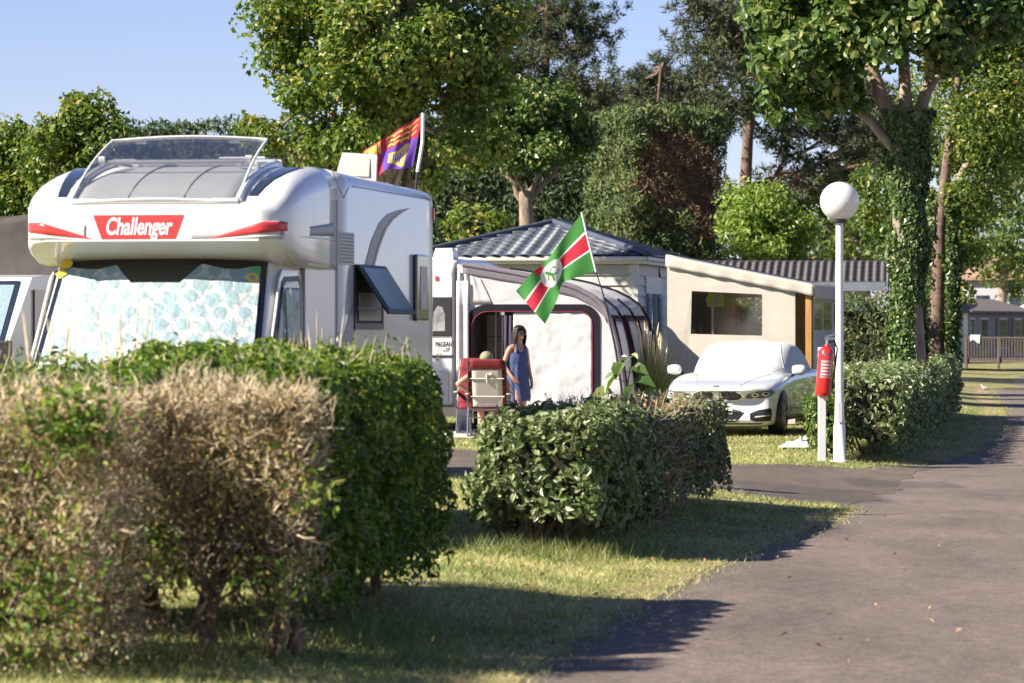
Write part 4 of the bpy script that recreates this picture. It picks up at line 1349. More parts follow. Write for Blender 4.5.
def shade_keep():
    mb = MB()
    nu, nv = 330, 180
    V = [shade_pt(i / nu, j / nv) for j in range(nv + 1) for i in range(nu + 1)]
    F, F2 = [], []
    for j in range(nv):
        for i in range(nu):
            u, v = (i + .5) / nu * 2 - 1, (j + .5) / nv
            w_ = .22 + (v - .80) * 1.1      # the cut-out round the mirror
            if v > .82 and abs(u + .03) < w_: continue
            if v > .985 - .02 * math.cos(u * 9): continue
            a = j * (nu + 1) + i
            U, Vv = u * .93, .03 + .905 * v
            disc = any(math.hypot((U - p) * .86, (Vv - q) * 1.06) < .068 * k for p, q, k in cells)
            (F2 if disc else F).append((a, a + 1, a + nu + 2, a + nu + 1))
    mb.add(V, F, 0, True)
    for f in F2: mb.f.append(list(f)); mb.m.append(1); mb.s.append(True)
    return mb


M_FOIL = surf('crinkled silver film', (.40, .43, .44), .5, metal=.3, var=.4, scale=16, bump=.5, bscale=30)
shade_keep().build('sunshade', [M_FOIL, M_SHADE], ws)
# stickers on the glass
def stick(name, u, v, ru, rv, mat, n=14, off=.032):
    c = on_ws(u, v, off)
    pts = [on_ws(u + ru * math.cos(2 * math.pi * i / n), v + rv * math.sin(2 * math.pi * i / n), off) for i in range(n)]
    MB().add(pts, [tuple(range(n))]).build(name, mat, ws, solid=.002)


stick('sticker', -.925, .955, .062, .038, M_YELLOW)
stick('sticker', -.95, .875, .062, .042, M_YELLOW, 4)
stick('sticker', .89, .90, .055, .035, M_GREENSTICK, 4)
stick('sticker', .865, .835, .052, .036, M_YELLOW)
stick('sticker', .865, .835, .03, .02, M_SILVER, 12, .036)
for u0 in (-.75, .25):
    MB().tube([on_ws(u0, .01, .03), on_ws(u0 + .55, .06, .035)], .012, 6).build('wiper', M_BLACK, MH)

# bonnet line, grille, lamps, bumper, plate
mb = MB().span((-.55, -1.135, .82), (.55, -1.10, 1.0)); mb.build('grille', M_BLACK, MH, bevel=.02)
for sg in (-1, 1):
    MB().prism([(sg * .60, -1.10, .88), (sg * .92, -.88, .95), (sg * .92, -.82, 1.13), (sg * .66, -1.03, 1.05)], (sg * .02, -.035, 0)).build('headlight', M_CHROME, MH, bevel=.015, fixn=True)
MB().prism([(-.86, -1.14, .38), (.86, -1.14, .38), (1.0, -.85, .38), (-1.0, -.85, .38)], (0, 0, .36)).build('bumper', M_GREYPLASTIC, MH, bevel=.05, fixn=True)
for sg in (-1, 1):
    for ly in (-.35, 3.85):
        wl = MB().lathe([(.05, -.1), (.30, -.1), (.335, -.07), (.335, .07), (.30, .1), (.05, .1)], (0, 0, 0), 24, M=Matrix.Rotation(R(90), 3, 'Y')).build('wheel', M_BLACK, MH)
        wl.location = (sg * .93, ly, .335)
        MB().lathe([(.0, -.02), (.20, -.02), (.22, .0), (.20, .03), (.06, .035), (0, .05)], (sg * .07, 0, 0), 20, M=Matrix.Rotation(R(90) * sg, 3, 'Y')).build('rim', M_STEEL, wl)

# cab door with window
def cabside(ly, z, off=0.0, sg=1):
    k = max(0, min(1, (z - 1.24) / .87))
    f = max(0, min(1, (ly + .42 - .62 * k) / max(.2, 1.62 - .62 * k)))
    x0 = .935 - .035 * k; x1 = .955 - .005 * k
    return Vector((sg * (x0 + (x1 - x0) * f + off), ly, z))


for sg in (-1, 1):
    dr = [(-.62, 1.26), (-.40, 1.42), (.0, 1.99), (.10, 2.05), (.57, 2.06), (.60, 2.02), (.60, 1.26)]
    d = MB().add([cabside(a, b, .006, sg) for a, b in dr], [tuple(range(len(dr)))]).build('door', M_WHITE, MH, solid=.012)
    rim_ = [(-.43, 1.30), (-.30, 1.50), (.04, 1.96), (.12, 2.00), (.50, 2.01), (.55, 1.96), (.555, 1.30)]
    MB().add([cabside(a, b, .017, sg) for a, b in rim_], [tuple(range(len(rim_)))]).build('window_seal', M_BLACK, d, solid=.006)
    gl = [(-.36, 1.33), (-.24, 1.52), (.06, 1.93), (.13, 1.96), (.46, 1.97), (.50, 1.93), (.505, 1.33)]
    MB().add([cabside(a, b, .023, sg) for a, b in gl], [tuple(range(len(gl)))]).build('window', M_DARKGLASS, d, solid=.004)
    cells2 = [(rgs.uniform(-.3, .5), rgs.uniform(1.35, 1.95), 1) for _ in range(40)]
    def dshade(u, v):
        z = 1.34 + .58 * v; a = max(-.33 + .62 * (z - 1.34), -.3); ly = a + (.49 - a) * u
        h = .008 * noise.noise(Vector((ly * 14, z * 14, sg)))
        return cabside(ly, z, .027 + h, sg)
    MB().grid(dshade, 26, 20).build('curtain', surf('green grey cab curtain', (.20, .26, .23), .35, metal=.3, var=.4, scale=14), d, solid=.002)
    MB().add([cabside(.02 + .03 * q, z, .04, sg) for q, z in ((0, 1.33), (1, 1.33), (1, 1.90), (0, 1.88))], [(0, 1, 2, 3)]).build('quarterlight_bar', M_BLACK, d, solid=.006)
    # door mirror on its arm, low down behind the hedge line
    mr = MB().tube([cabside(-.5, 1.28, .02, sg), cabside(-.52, 1.30, .16, sg)], .02, 6).box((sg * 1.16, -.52, 1.38), (.2, .10, .3)).build('mirror', M_BLACK, MH, bevel=.03)

# ---- nose graphics
NB = (0, 1, 0)
def nose(px0, px1): pass
lg = patch('name_panel', [(-.46, 2.444), (.255, 2.444), (.185, 2.262), (-.39, 2.262)], BV_O, lambda x, z: (x, -2, z), NB, M_RED, MH, .004, 2, smooth=False)
def lettering_mat():
    return surf('silver white lettering', (.72, .74, .76), .3, metal=.1, var=.12, scale=9)
M_LETTER = lettering_mat()
text('lettering', 'Challenger', face_front((-.105, -.3560, 2.356)), .175, M_LETTER, lg, sx=.68, shear=.22, off=.0045)
ped = [(.47, 2.268), (.60, 2.345), (.80, 2.36)]
plan = [(.46, -.352), (.84, -.352), (.886, -.337), (.976, -.282), (1.021, -.182), (1.046, -.052), (1.061, .118), (1.073, .348), (1.081, .598), (1.086, .9), (1.0865, 1.19)]
cum = [0]
for a, b in zip(plan, plan[1:]): cum.append(cum[-1] + math.hypot(b[0] - a[0], b[1] - a[1]))


def on_plan(s, sg=1, off=.004):
    i = 0
    while i < len(cum) - 2 and s > cum[i + 1]: i += 1
    f = (s - cum[i]) / (cum[i + 1] - cum[i])
    a, b = Vector(plan[i]), Vector(plan[i + 1])
    p = a.lerp(b, f); d = (b - a).normalized()
    return sg * (p.x + d.y * off), p.y - d.x * off


def ribbon(name, lo, hi, s0, s1, mat, sg, off=.004, n=36):
    def f(u, v):
        s = s0 + (s1 - s0) * u
        x, y = on_plan(s, sg, off)
        a, b = lo(u), hi(u)
        return (x, y, a + (b - a) * v)
    mb = MB().grid(f, n, 3)
    return mb.build(name, mat, MH, solid=.001)


M_PALEBAND = surf('pale grey band', (.50, .50, .52), .35, var=.04)
for sg in (1, -1):
    ribbon('pale_band', lambda u: 2.266, lambda u: 2.375 + .03 * u, -.16 if sg > 0 else .06, .75, M_PALEBAND, sg, .0022)
    ribbon('red_stripe', lambda u: 2.262 + .09 * u ** .8, lambda u: 2.27 + .125 * min(1, u * 2.2) - .004 * u, .0, .92, M_RED, sg, .006)
    ribbon('silver_stripe', lambda u: 2.29 + .03 * u, lambda u: 2.335 + .085 * u, .55, 1.92, M_SILVER, sg, .003)
mb = MB()
for sg in (1, -1):
    pts = [(on_plan(s, sg, .003)[0], on_plan(s, sg, .003)[1], 2.262 + .03 * min(1, s * 2) - .0) for s in np.linspace(0, 1.9, 30)]
    mb.tube(pts, .006, 5)
mb.tube([(-.84, -.353, 2.256), (.84, -.353, 2.256)], .009, 6)
mb.build('lip_trim', M_WHITE, MH)

# ---- roof hatch in the nose: frame, blind, side glasses, raised cover, struts
def nose_top(x, ly, off=0.0):
    h = BV_O.ray_cast(Vector((x, ly, 4)), Vector((0, 0, -1)))[0]
    if h is None: h = BV_B.ray_cast(Vector((x, ly, 4)), Vector((0, 0, -1)))[0]
    return Vector((x, ly, h.z + off))


def nose_quad(name, poly, mat, parent, off, n=10):
    (x00, y0), (x10, _), (x11, y1), (x01, _) = poly
    def f(u, v):
        ly = y0 + (y1 - y0) * v
        a = x00 + (x01 - x00) * v; b = x10 + (x11 - x10) * v
        return nose_top(a + (b - a) * u, ly, off)
    return MB().grid(f, n, n).build(name, mat, parent, solid=.006)


nose_quad('roof_opening', [(-.66, -.27), (.66, -.27), (.64, .86), (-.64, .86)], M_CREAM, MH, .008)
fr = MB()
for x in (-.66, .66):
    fr.tube([nose_top(x, ly, .02) for ly in np.linspace(-.28, .86, 9)], .03, 6)
fr.tube([nose_top(x, -.28, .015) for x in np.linspace(-.66, .66, 9)], .022, 6)
fr.tube([nose_top(x, .86, .03) for x in np.linspace(-.66, .66, 9)], .04, 6)
fr.build('hatch_frame', M_WHITE, MH)
M_LINER = surf('pale hatch liner', (.60, .60, .62), .4, var=.06, scale=4)
for sg in (1, -1):
    nose_quad('roof_side_window', [(sg * .72, -.20), (sg * .79, -.23), (sg * .93, .72), (sg * .78, .86)], M_DARKGLASS, MH, .006)
for x in (-.22, .22):
    MB().tube([nose_top(x, ly, .014) for ly in np.linspace(-.25, .84, 6)], .006, 4).build('blind_seam', M_SEAM, MH)
HC = [Vector((-.66, -.30, 2.535)), Vector((.66, -.30, 2.535)), Vector((.63, .74, 3.04)), Vector((-.63, .74, 3.04))]
def hatch(u, v):
    p = HC[0].lerp(HC[1], u).lerp(HC[3].lerp(HC[2], u), v)
    return p + Vector((0, -.3, .6)).normalized() * (.05 * math.sin(math.pi * v) + .03 * math.sin(math.pi * u))
hc = MB().grid(hatch, 16, 10).build('roof_hatch', M_CLEAR, MH, solid=.008)
mb = MB()
ring = [hatch(u, 0) for u in np.linspace(0, 1, 9)] + [hatch(1, v) for v in np.linspace(.1, 1, 8)] + [hatch(u, 1) for u in np.linspace(.9, 0, 9)] + [hatch(0, v) for v in np.linspace(.9, 0, 8)]
mb.tube(ring, .011, 5)
mb.build('hatch_rim', surf('milky hatch rim', (.55, .55, .58), .3, var=.05), hc)
mb = MB().tube([hatch(0, .62) + Vector((.03, 0, -.03)), hatch(1, .62) + Vector((-.03, 0, -.03))], .016, 6)
for u in (.2, .8): mb.box(hatch(u, .96) + Vector((0, 0, -.02)), (.08, .03, .02))
for u in (.04, .96): mb.box(hatch(u, .62) + Vector((0, 0, -.02)), (.05, .05, .06))
mb.build('hatch_bar', M_GREYPLASTIC, hc)
for x, sg in ((-.55, 1), (.55, -1)):
    MB().tube([hatch(.5 + x * .8, .62) + Vector((0, 0, -.03)), nose_top(x - sg * -.12, .6, .03)], .012, 6).build('hatch_strut', M_GREYPLASTIC, MH)

# things standing on the roof
mb = MB().prism([(.0, 1.45, 2.845), (.46, 1.45, 2.845), (.42, 1.47, 2.945), (.05, 1.47, 2.945)], (0, .55, 0))
ac = mb.build('roof_vent', M_WHITEMATT, MH, bevel=.03, fixn=True)
for x in (.12, .3): MB().box((x, 1.445, 2.91), (.07, .02, .03)).build('vent_clip', M_GREYPLASTIC, ac)
lid = MB().prism([(.54, 3.45, 2.85), (.90, 3.45, 2.83), (.885, 3.56, 3.05), (.58, 3.56, 3.07)], (0, .045, -.02)).build('vent_lid', surf('weathered white lid', (.42, .40, .37), .6, var=.08), MH, bevel=.02, seg=3, fixn=True)
MB().prism([(.60, 3.445, 2.88), (.84, 3.445, 2.865), (.83, 3.535, 3.02), (.63, 3.535, 3.035)], (0, .01, -.004)).build('lid_panel', surf('lid inner panel', (.38, .35, .30), .6, var=.06), lid, fixn=True)
MB().span((.50, 3.5, 2.79), (.92, 3.95, 2.83)).build('vent_base', M_WHITEMATT, MH, bevel=.02)

# ---- side wall
def side_poly(name, pts_px, mat, off=.003, solid=.002, parent=MH):
    P_ = [side_pt(*p) for p in pts_px]
    return MB().add([(1.085 + off, a, b) for a, b in P_], [tuple(range(len(P_)))]).build(name, mat, parent, solid=solid)


g = MB(); g.span((1.086, 1.26, 2.11), (1.094, 1.78, 2.36))
g = g.build('vent_grille', M_WHITEMATT, MH, bevel=.004)
sl_ = MB()
for i in range(9): sl_.span((1.0945, 1.29, 2.125 + i * .026), (1.098, 1.75, 2.140 + i * .026))
sl_.build('slats', M_BROWNSLAT, g)
swo = [(410, 208), (398, 210), (387, 214), (379, 223), (371, 241), (362, 275), (350, 312), (338, 355), (348, 356), (358, 318), (368, 280), (377, 246), (384, 228), (391, 218), (400, 212)]
side_poly('curved_stripe', swo, M_SILVER, .003)
swd = [(410, 208), (400, 212), (391, 218), (384, 228), (377, 246), (368, 280), (370, 280), (379, 247), (386, 229), (393, 219.5), (401, 213)]
side_poly('curved_stripe_edge', swd, M_DARKGREY, .0055)
# seam of the roof moulding
mb = MB().tube([(1.087, ly, z) for ly, z in (side_pt(352, 186), side_pt(380, 191), side_pt(410, 196), side_pt(433, 200))], .003, 4)
mb.tube([(1.085, 1.2, .45), (1.085, 1.2, 2.6)], .004, 4)
mb.build('moulding_seam', M_SEAM, MH)
sc_ = [(1.21, 2.83, .0), (1.3, 2.68, 0), (1.42, 2.62, 0), (1.6, 2.70, 0), (1.75, 2.78, 0)]
mb = MB().tube([(1.086 - max(0, z - 2.7) * .35, a, z) for a, z, _ in sc_], .004, 4); mb.build('nose_joint', M_SEAM, MH)
# window ajar
a0, z0_ = side_pt(355, 268); a1, _ = side_pt(381, 268)
wf = MB()
zb_ = 1.66
wf.holed([(a0 - .05, zb_ - .05), (a1 + .05, zb_ - .05), (a1 + .05, z0_ + .03), (a0 - .05, z0_ + .03)], [[(a0, zb_), (a1, zb_), (a1, z0_ - .02), (a0, z0_ - .02)]], lambda y, z: (1.089, y, z))
wf_ = wf.build('side_window', M_BLACK, MH, solid=.02)
MB().span((1.087, a0 - .01, zb_ - .01), (1.091, a1 + .01, z0_ - .01)).build('dark_interior_sheet', surf('painted dim interior', (.03, .028, .027), .7, var=.4, scale=12), wf_)  # dark sheet on the closed wall, painted as the unlit inside
MB().span((1.093, a0 + .10, zb_ + .02), (1.10, a1 - .05, zb_ + .24)).build('kitchen_box', M_GREYPLASTIC, wf_, bevel=.006)
sash = MB().prism([(1.105, a0 - .03, z0_ + .015), (1.105, a1 + .03, z0_ + .015), (1.36, a1 + .03, z0_ - .36), (1.36, a0 - .03, z0_ - .36)], (.016, 0, .014)).build('opened_sash', M_BLACK, wf_, bevel=.006, fixn=True)
MB().prism([(1.138, a0 + .03, z0_ - .005), (1.138, a1 - .03, z0_ - .005), (1.356, a1 - .03, z0_ - .325), (1.356, a0 + .03, z0_ - .325)], (.010, 0, .0085)).build('sash_glass', M_BLUEGLASS, wf_, fixn=True)
MB().tube([(1.095, a0 + .05, zb_ + .12), (1.33, a0 + .02, z0_ - .32)], .009, 5).tube([(1.095, a1 - .05, zb_ + .12), (1.33, a1 - .02, z0_ - .32)], .009, 5).build('window_stay', M_GREYPLASTIC, wf_)
# narrow bathroom window
a0, zt_ = side_pt(413, 254); a1, _ = side_pt(425, 254); _, zb_ = side_pt(419, 321)
nw = MB().span((1.088, a0, zb_), (1.125, a1, zt_)).build('narrow_window', M_BLACKGLOSS, MH, bevel=.05, seg=3)
MB().span((1.1255, a0 + .12, zb_ + .1), (1.129, a1 - .1, zt_ - .1)).build('pane', M_GREYGLASS, nw, bevel=.02)
# marker lamp, roof rail at the rear
MB().box((1.072, 5.0, 2.60), (.04, .06, .12)).build('marker_light', M_RED, MH, bevel=.01)
MB().span((-.9, 5.06, .9), (.9, 5.09, 1.05)).build('rear_bumper', M_GREYPLASTIC, MH, bevel=.02)

def narrow(o):
    for ch in o.children:
        if ch.type == 'MESH' and ch.name.split('.')[0] not in ('wheel', 'rim'):
            ch.data.transform(Matrix.Diagonal((MHW, 1, 1, 1)))
        narrow(ch)


narrow(MH)

# neighbouring van, only its raked screen shows at the photo edge
VN = thing('campervan', 'second white van whose sunlit windscreen shows left of the motorhome', 'van', (-5.70, 37.6, -.0), R(-12))
mb = MB()
prof = [(-1.25, .45), (-1.28, .85), (-1.1, 1.05), (-.5, 1.25), (.42, 2.12), (.8, 2.15), (4.2, 2.16), (4.35, 2.1), (4.4, .5)]
mb.prism([(-.98, y, z) for y, z in prof], (1.96, 0, 0)); mb.build('body', M_WHITE, VN, bevel=.09, seg=3, fixn=True)
a, b = Vector((0, -.5, 1.25)), Vector((0, .42, 2.12)); nn_ = Vector((0, -.69, .73))
def vs(x, f, o): return a.lerp(b, f) + nn_ * o + Vector((x, 0, 0))
MB().prism([vs(-.94, .02, .004), vs(.94, .02, .004), vs(.88, .95, .004), vs(-.88, .95, .004)], nn_ * .01).build('windscreen', M_DARKGLASS, VN, fixn=True)
MB().prism([vs(-.90, .05, .016), vs(.90, .05, .016), vs(.84, .90, .016), vs(-.84, .90, .016)], nn_ * .004).build('sunshade', M_SHADE, VN, fixn=True)
MB().prism([vs(.62, .12, .024), vs(.74, .12, .024), vs(.74, .2, .024), vs(.62, .2, .024)], nn_ * .003).build('sticker', M_YELLOW, VN, fixn=True)
for sg in (-1, 1):
    for ly in (-.45, 3.2):
        wl = MB().lathe([(.05, -.1), (.30, -.1), (.33, -.07), (.33, .07), (.30, .1), (.05, .1)], (0, 0, 0), 20, M=Matrix.Rotation(R(90), 3, 'Y')).build('wheel', M_BLACK, VN)
        wl.location = (sg * .94, ly, .33)
    MB().span((sg * .99, .45, 1.3), (sg * 1.0, 1.5, 2.0)).build('side_window', M_DARKGLASS, VN)

# dark canopy of the next pitch
M_CANOPY = surf('grey brown canopy cloth', (.05, .045, .04), .8, var=.2, scale=5, bump=.3, bscale=12)
CN = thing('canopy', 'dark grey brown sloping awning canopy left of the motorhome', 'awning', (-5.6, 41.0, 0), R(-8))
def canopy(u, v):
    x = -1.6 + 3.4 * u; y = 3.0 * v
    z = 2.45 + .60 * u + .0 * v + .25 * v - .06 * math.sin(math.pi * v) * 1.5 + .03 * math.sin(u * 17 + v * 4)
    return (x, y, z)
MB().grid(canopy, 30, 12).build('roof_cloth', M_CANOPY, CN, solid=.012)
def skirt(u, v):
    x = -1.6 + 3.4 * u
    top = 2.45 + .60 * u
    bot = 1.88 + .02 * math.sin(u * 8)
    return (x, -.02 - .05 * v + .035 * math.sin(u * 9 + v * 7) * v, top + (bot - top) * v)
MB().grid(skirt, 36, 12).build('front_cloth', M_CANOPY, CN, solid=.01)
def back(u, v): return (-1.6 + 3.4 * u, 3.0 + .04 * math.sin(u * 20), (2.8 + .3 * u) * v)
MB().grid(back, 30, 6).build('back_cloth', surf('black canopy lining', (.02, .02, .022), .8, var=.2), CN, solid=.01)
for x, z in ((-1.55, 2.44), (1.78, 3.0)):
    MB().tube([(x, 0, 0), (x, 0, z)], .018, 8).build('pole', M_STEEL, CN)
    MB().tube([(x, 2.97, 0), (x, 2.97, z + .18)], .018, 8).build('pole', M_STEEL, CN)
# ================================================================ caravan and its awning
M_AWN = surf('pale grey awning cloth', (.46, .45, .46), .8, var=.06, scale=4, bump=.35, bscale=7)
M_AWNTRIM = surf('purple grey awning trim', (.14, .12, .15), .75, var=.15, scale=8)
M_AWNDARK = surf('charcoal awning trim', (.016, .014, .02), .8, var=.2, spec=.12)
M_PIPING = surf('red piping', (.20, .01, .03), .6, var=.1)
M_PANEL = surf('closed window flap cloth', (.48, .48, .49), .85, var=.06, scale=3, bump=.6, bscale=5)
M_CLEARPVC = glassy('clear awning window', (.82, .82, .84), .10, .08)
M_BEIGE = surf('beige cupboard', (.58, .48, .37), .6, var=.1, scale=3)
M_MAT = surf('pinkish groundsheet', (.55, .50, .50), .8, var=.1, scale=12)

CVX, CVY = -.905, 62.2
CV = thing('caravan', 'white caravan end with dark window between the motorhome and its awning', 'caravan', (CVX, CVY, 0), R(-10))
mb = MB()
rings = []
for ly, zt, inset in ((0.0, 2.55, .06), (.03, 2.64, .03), (.12, 2.71, .0), (.5, 2.76, .0), (3, 2.78, 0), (4.5, 2.7, 0)):
    hw = 1.1 - inset
    rings.append([(x - 1.1, ly, z) for x, z in section(.38 if ly > .05 else .42, zt, hw, .09, .05, 4)])
n_ = len(rings[0]); V = [p for r in rings for p in r]
mb.add(V, [(i * n_ + k, i * n_ + (k + 1) % n_, (i + 1) * n_ + (k + 1) % n_, (i + 1) * n_ + k) for i in range(len(rings) - 1) for k in range(n_)], 0, True)
mb.add(rings[0], [tuple(range(n_ - 1, -1, -1))]); mb.add(rings[-1], [tuple(range(n_))])
mb.build('body', M_WHITE, CV)
cw = MB().span((-.62, -.03, 1.52), (-.05, -.004, 2.14)).build('end_window', M_BLACKGLOSS, CV, bevel=.04, seg=3)
MB().prism([(-.36, -.034, 1.60), (-.16, -.034, 1.60), (-.16, -.034, 1.85), (-.2, -.034, 1.98), (-.28, -.034, 2.0), (-.34, -.034, 1.9)], (0, -.004, 0)).build('pane', M_GREYGLASS, cw, fixn=True)
M_NAVY = surf('dark lettering', (.03, .03, .05), .4)
text('lettering', 'PAGEANT', face_front((-.165, -.004, 1.385)), .115, M_NAVY, CV, sx=.62, off=.002)
text('lettering', 'S7', face_front((-.12, -.004, 1.30)), .08, M_NAVY, CV, sx=.8, off=.002)
MB().span((-1.05, -.012, 1.175), (-.02, -.003, 1.215)).build('dark_stripe', M_NAVY, CV)
MB().span((-1.0, -.05, .42), (-.1, -.004, .95)).build('front_locker', M_GREYPLASTIC, CV, bevel=.03)
MB().box((-.30, -.004, 2.44), (.055, .03, .075)).build('marker_light', M_RED, CV, bevel=.008)
MB().prism([(-.44, .35, 2.75), (-.1, .35, 2.75), (-.13, .40, 2.93), (-.40, .40, 2.93)], (0, .45, 0)).build('rooflight', surf('milky rooflight', (.66, .66, .66), .25, var=.04), CV, bevel=.05, seg=3, fixn=True)
MB().tube([(.02, y, 2.62 - .01 * y) for y in (.1, 2.5, 4.4)], .02, 5).build('awning_rail', M_STEEL, CV)
for sg in (0, 1):
    wl = MB().lathe([(.05, -.09), (.28, -.09), (.31, -.06), (.31, .06), (.28, .09), (.05, .09)], (-.14 - 1.92 * sg, 3.2, .31), 20, M=Matrix.Rotation(R(90), 3, 'Y')).build('wheel', M_BLACK, CV)
MB().tube([(-1.1, 0, .45), (-1.1, -1.1, .45)], .04, 6).tube([(-1.1, -1.0, .45), (-1.1, -1.0, 0)], .03, 6).build('tow_hitch', M_STEEL, CV)

AW = thing('awning', 'pale grey inflatable caravan awning with dark arched window trim and red piping', 'awning', (CVX, CVY, 0), R(-10))
AL = 4.3
RF = [(0.03, 2.66), (.5, 2.585), (1.05, 2.49), (1.55, 2.38), (1.93, 2.27), (2.2, 2.14), (2.37, 2.0), (2.5, 1.75), (2.6, 1.35), (2.69, .8), (2.77, .02)]


def rf(s):
    s = s * (len(RF) - 1); i = min(int(s), len(RF) - 2)
    return Vector(RF[i]).lerp(Vector(RF[i + 1]), s - i)


# roof and outer wall, with wrinkles between the beams
def cloth(u, v, off=0.0):
    p = rf(u); q = rf(min(1, u + .01)); d = (q - p).normalized() if u < .99 else Vector((.1, -1)).normalized()
    sag = .05 * math.sin(math.pi * v * 2) ** 2 * (1 if u < .62 else .4)
    w_ = .012 * noise.noise(Vector((u * 9, v * 6, 2)))
    nn = Vector((-d.y, d.x)) * -1 if d.x < 0 else Vector((-d.y, d.x))
    return (p.x + nn.x * (off - sag + w_), AL * v, p.y + nn.y * (off - sag + w_))


MB().grid(cloth, 40, 30).build('roof_cloth', M_AWN, AW, solid=.01)
# beams: dark lines over the outer wall with light cloth between
for v in (0.0, .33, .66, 1.0):
    pts = [Vector(cloth(u, v, .015)) for u in np.linspace(0.02 if v in (0, 1) else .5, 1, 26)]
    MB().tube(pts, .045 if v == 0 else .028, 7).build('beam_sleeve', M_AWNTRIM if v == 0 else M_AWNDARK, AW)
MB().grid(lambda u, v: tuple(Vector(cloth(.02 + .63 * u, .0, .012)) + Vector((0, -.012, -.14 * v - .015))), 30, 3).build('roof_band', M_AWNTRIM, AW, solid=.008)
# windows in the outer wall
for (v0, v1) in ((.05, .29), (.38, .62), (.71, .95)):
    def wpt(u, v, off):
        return cloth(.66 + (.99 - .66) * u, v0 + (v1 - v0) * v, off)
    fr_ = MB().grid(lambda u, v: wpt(u, v, .02), 14, 6).build('outer_window', M_AWNDARK, AW, solid=.008)
    MB().grid(lambda u, v: wpt(.12 + .86 * u, .12 + .76 * v, .034), 12, 6).build('flap', M_PANEL, fr_, solid=.006)
    pts = [Vector(wpt(u, .1, .04)) for u in np.linspace(1, .1, 8)] + [Vector(wpt(.1, v, .04)) for v in np.linspace(.2, .9, 5)] + [Vector(wpt(u, .9, .04)) for u in np.linspace(.1, 1, 8)]
    MB().tube(pts, .009, 5).build('piping', M_PIPING, fr_)


# end wall with the arched opening
def arch(x0, x1, zt, r, zb, n=7, r2=None):
    r2 = r2 or r
    pts = [(x0, zb)]
    for i in range(n + 1):
        a = R(180 - 90 * i / n); pts.append((x0 + r + r * math.cos(a), zt - r + r * math.sin(a)))
    for i in range(n + 1):
        a = R(90 - 90 * i / n); pts.append((x1 - r2 + r2 * math.cos(a), zt - .0 - r2 + r2 * math.sin(a) - .0))
    pts.append((x1, zb))
    return pts


outer = [(.03, .0)] + [(x, z) for x, z in RF[:1]] + [tuple(rf(s)) for s in np.linspace(.05, 1, 26)] + [(2.2, .02)]
hole = arch(.17, 2.34, 2.02, .33, .05, r2=.28)
def endp(x, z): return (x, .0 + .02 * noise.noise(Vector((x * 2, z * 2, 0))), z)
MB().holed(outer[::-1], [hole], endp).build('end_wall', M_AWN, AW, solid=.012)
M_AWNDK = M_AWNDARK
in_ = arch(.27, 2.22, 1.91, .26, .05, r2=.22)
MB().holed(hole, [in_], lambda x, z: (x, -.012, z)).build('arch_trim', M_AWNDARK, AW, solid=.02)
MB().tube([(x, -.03, z) for x, z in in_], .0065, 5).build('piping', M_PIPING, AW)
MB().grid(lambda u, v: (.03 + .2 * u + .0, -.05 - .03 * math.sin(u * 9) * (1 - .3 * v), .05 + 2.35 * v), 8, 6).build('side_curtain', M_AWN, AW, solid=.008)
# gathered cloth at the caravan end
MB().grid(lambda u, v: (.05 + .55 * u * (1 - .35 * v), -.02 - .04 * math.sin(u * 22) * v * (1 - u), 2.04 + (.50 - .10 * u) * v), 44, 6).build('gathered_cloth', M_AWN, AW, solid=.006)
def flap(u, v):
    x = .94 + 1.27 * u; z = .32 + 1.58 * v
    y = .0 + .02 * noise.noise(Vector((x * 3.1, z * 2.4, 5))) + .012 * noise.noise(Vector((x * 8, z * 7, 2)))
    return (x, y, z)
MB().grid(flap, 40, 40).build('window_flap', M_PANEL, AW, solid=.006)
MB().span((.3, .0, .02), (2.24, .015, .32)).build('mud_skirt', M_AWNDARK, AW)
MB().grid(lambda u, v: (.76 + .17 * u, .02 + .03 * math.sin(u * 14), .1 + 1.75 * v), 14, 3).build('tied_curtain', surf('dark purple curtain', (.045, .035, .06), .8, var=.2), AW, solid=.01)
# far end wall and inside things
MB().holed(outer[::-1], [], lambda x, z: (x, AL, z)).build('far_wall', M_AWN, AW, solid=.01)
for z in ():
    pass
MB().tube([(.60, .35, 0), (.60, .35, 2.3)], .022, 8).build('pole', M_STEEL, AW)
MB().grid(lambda u, v: (-.1 + 2.85 * u, -3.9 + 8.2 * v, .012), 4, 4).build('groundsheet', M_MAT, AW, solid=.006)

CB = thing('camping_wardrobe', 'beige cloth camping wardrobe seen through the open awning door', 'wardrobe', along((CVX, CVY), 1.9, T10, .42), R(-10))
MB().span((-.26, 0, .02), (.30, .45, 1.86)).build('carcass', M_BEIGE, CB, bevel=.015)
for z in (.55, 1.05, 1.5):
    MB().span((-.25, -.012, z), (.29, -.002, z + .018)).build('shelf_seam', M_STEM, CB)
MB().prism([(.06, -.012, 1.1), (.14, -.012, 1.1), (.17, -.012, 1.3), (.16, -.012, 1.6), (.10, -.012, 1.72), (.05, -.012, 1.5)], (0, -.012, 0)).build('hanging_strap', M_AWNDARK, CB, fixn=True)

# ================================================================ camping chairs and people
M_CHAIRRED = surf('wine red chair padding', (.17, .010, .018), .8, var=.15, scale=10, bump=.3)
M_CHAIRGREY = surf('grey chair back cloth', (.48, .43, .39), .85, var=.08, scale=8)
M_FRAME = surf('slate chair frame', (.10, .11, .14), .35, metal=.4, var=.1)
M_ARM = surf('tan armrest', (.45, .38, .30), .5, var=.08)


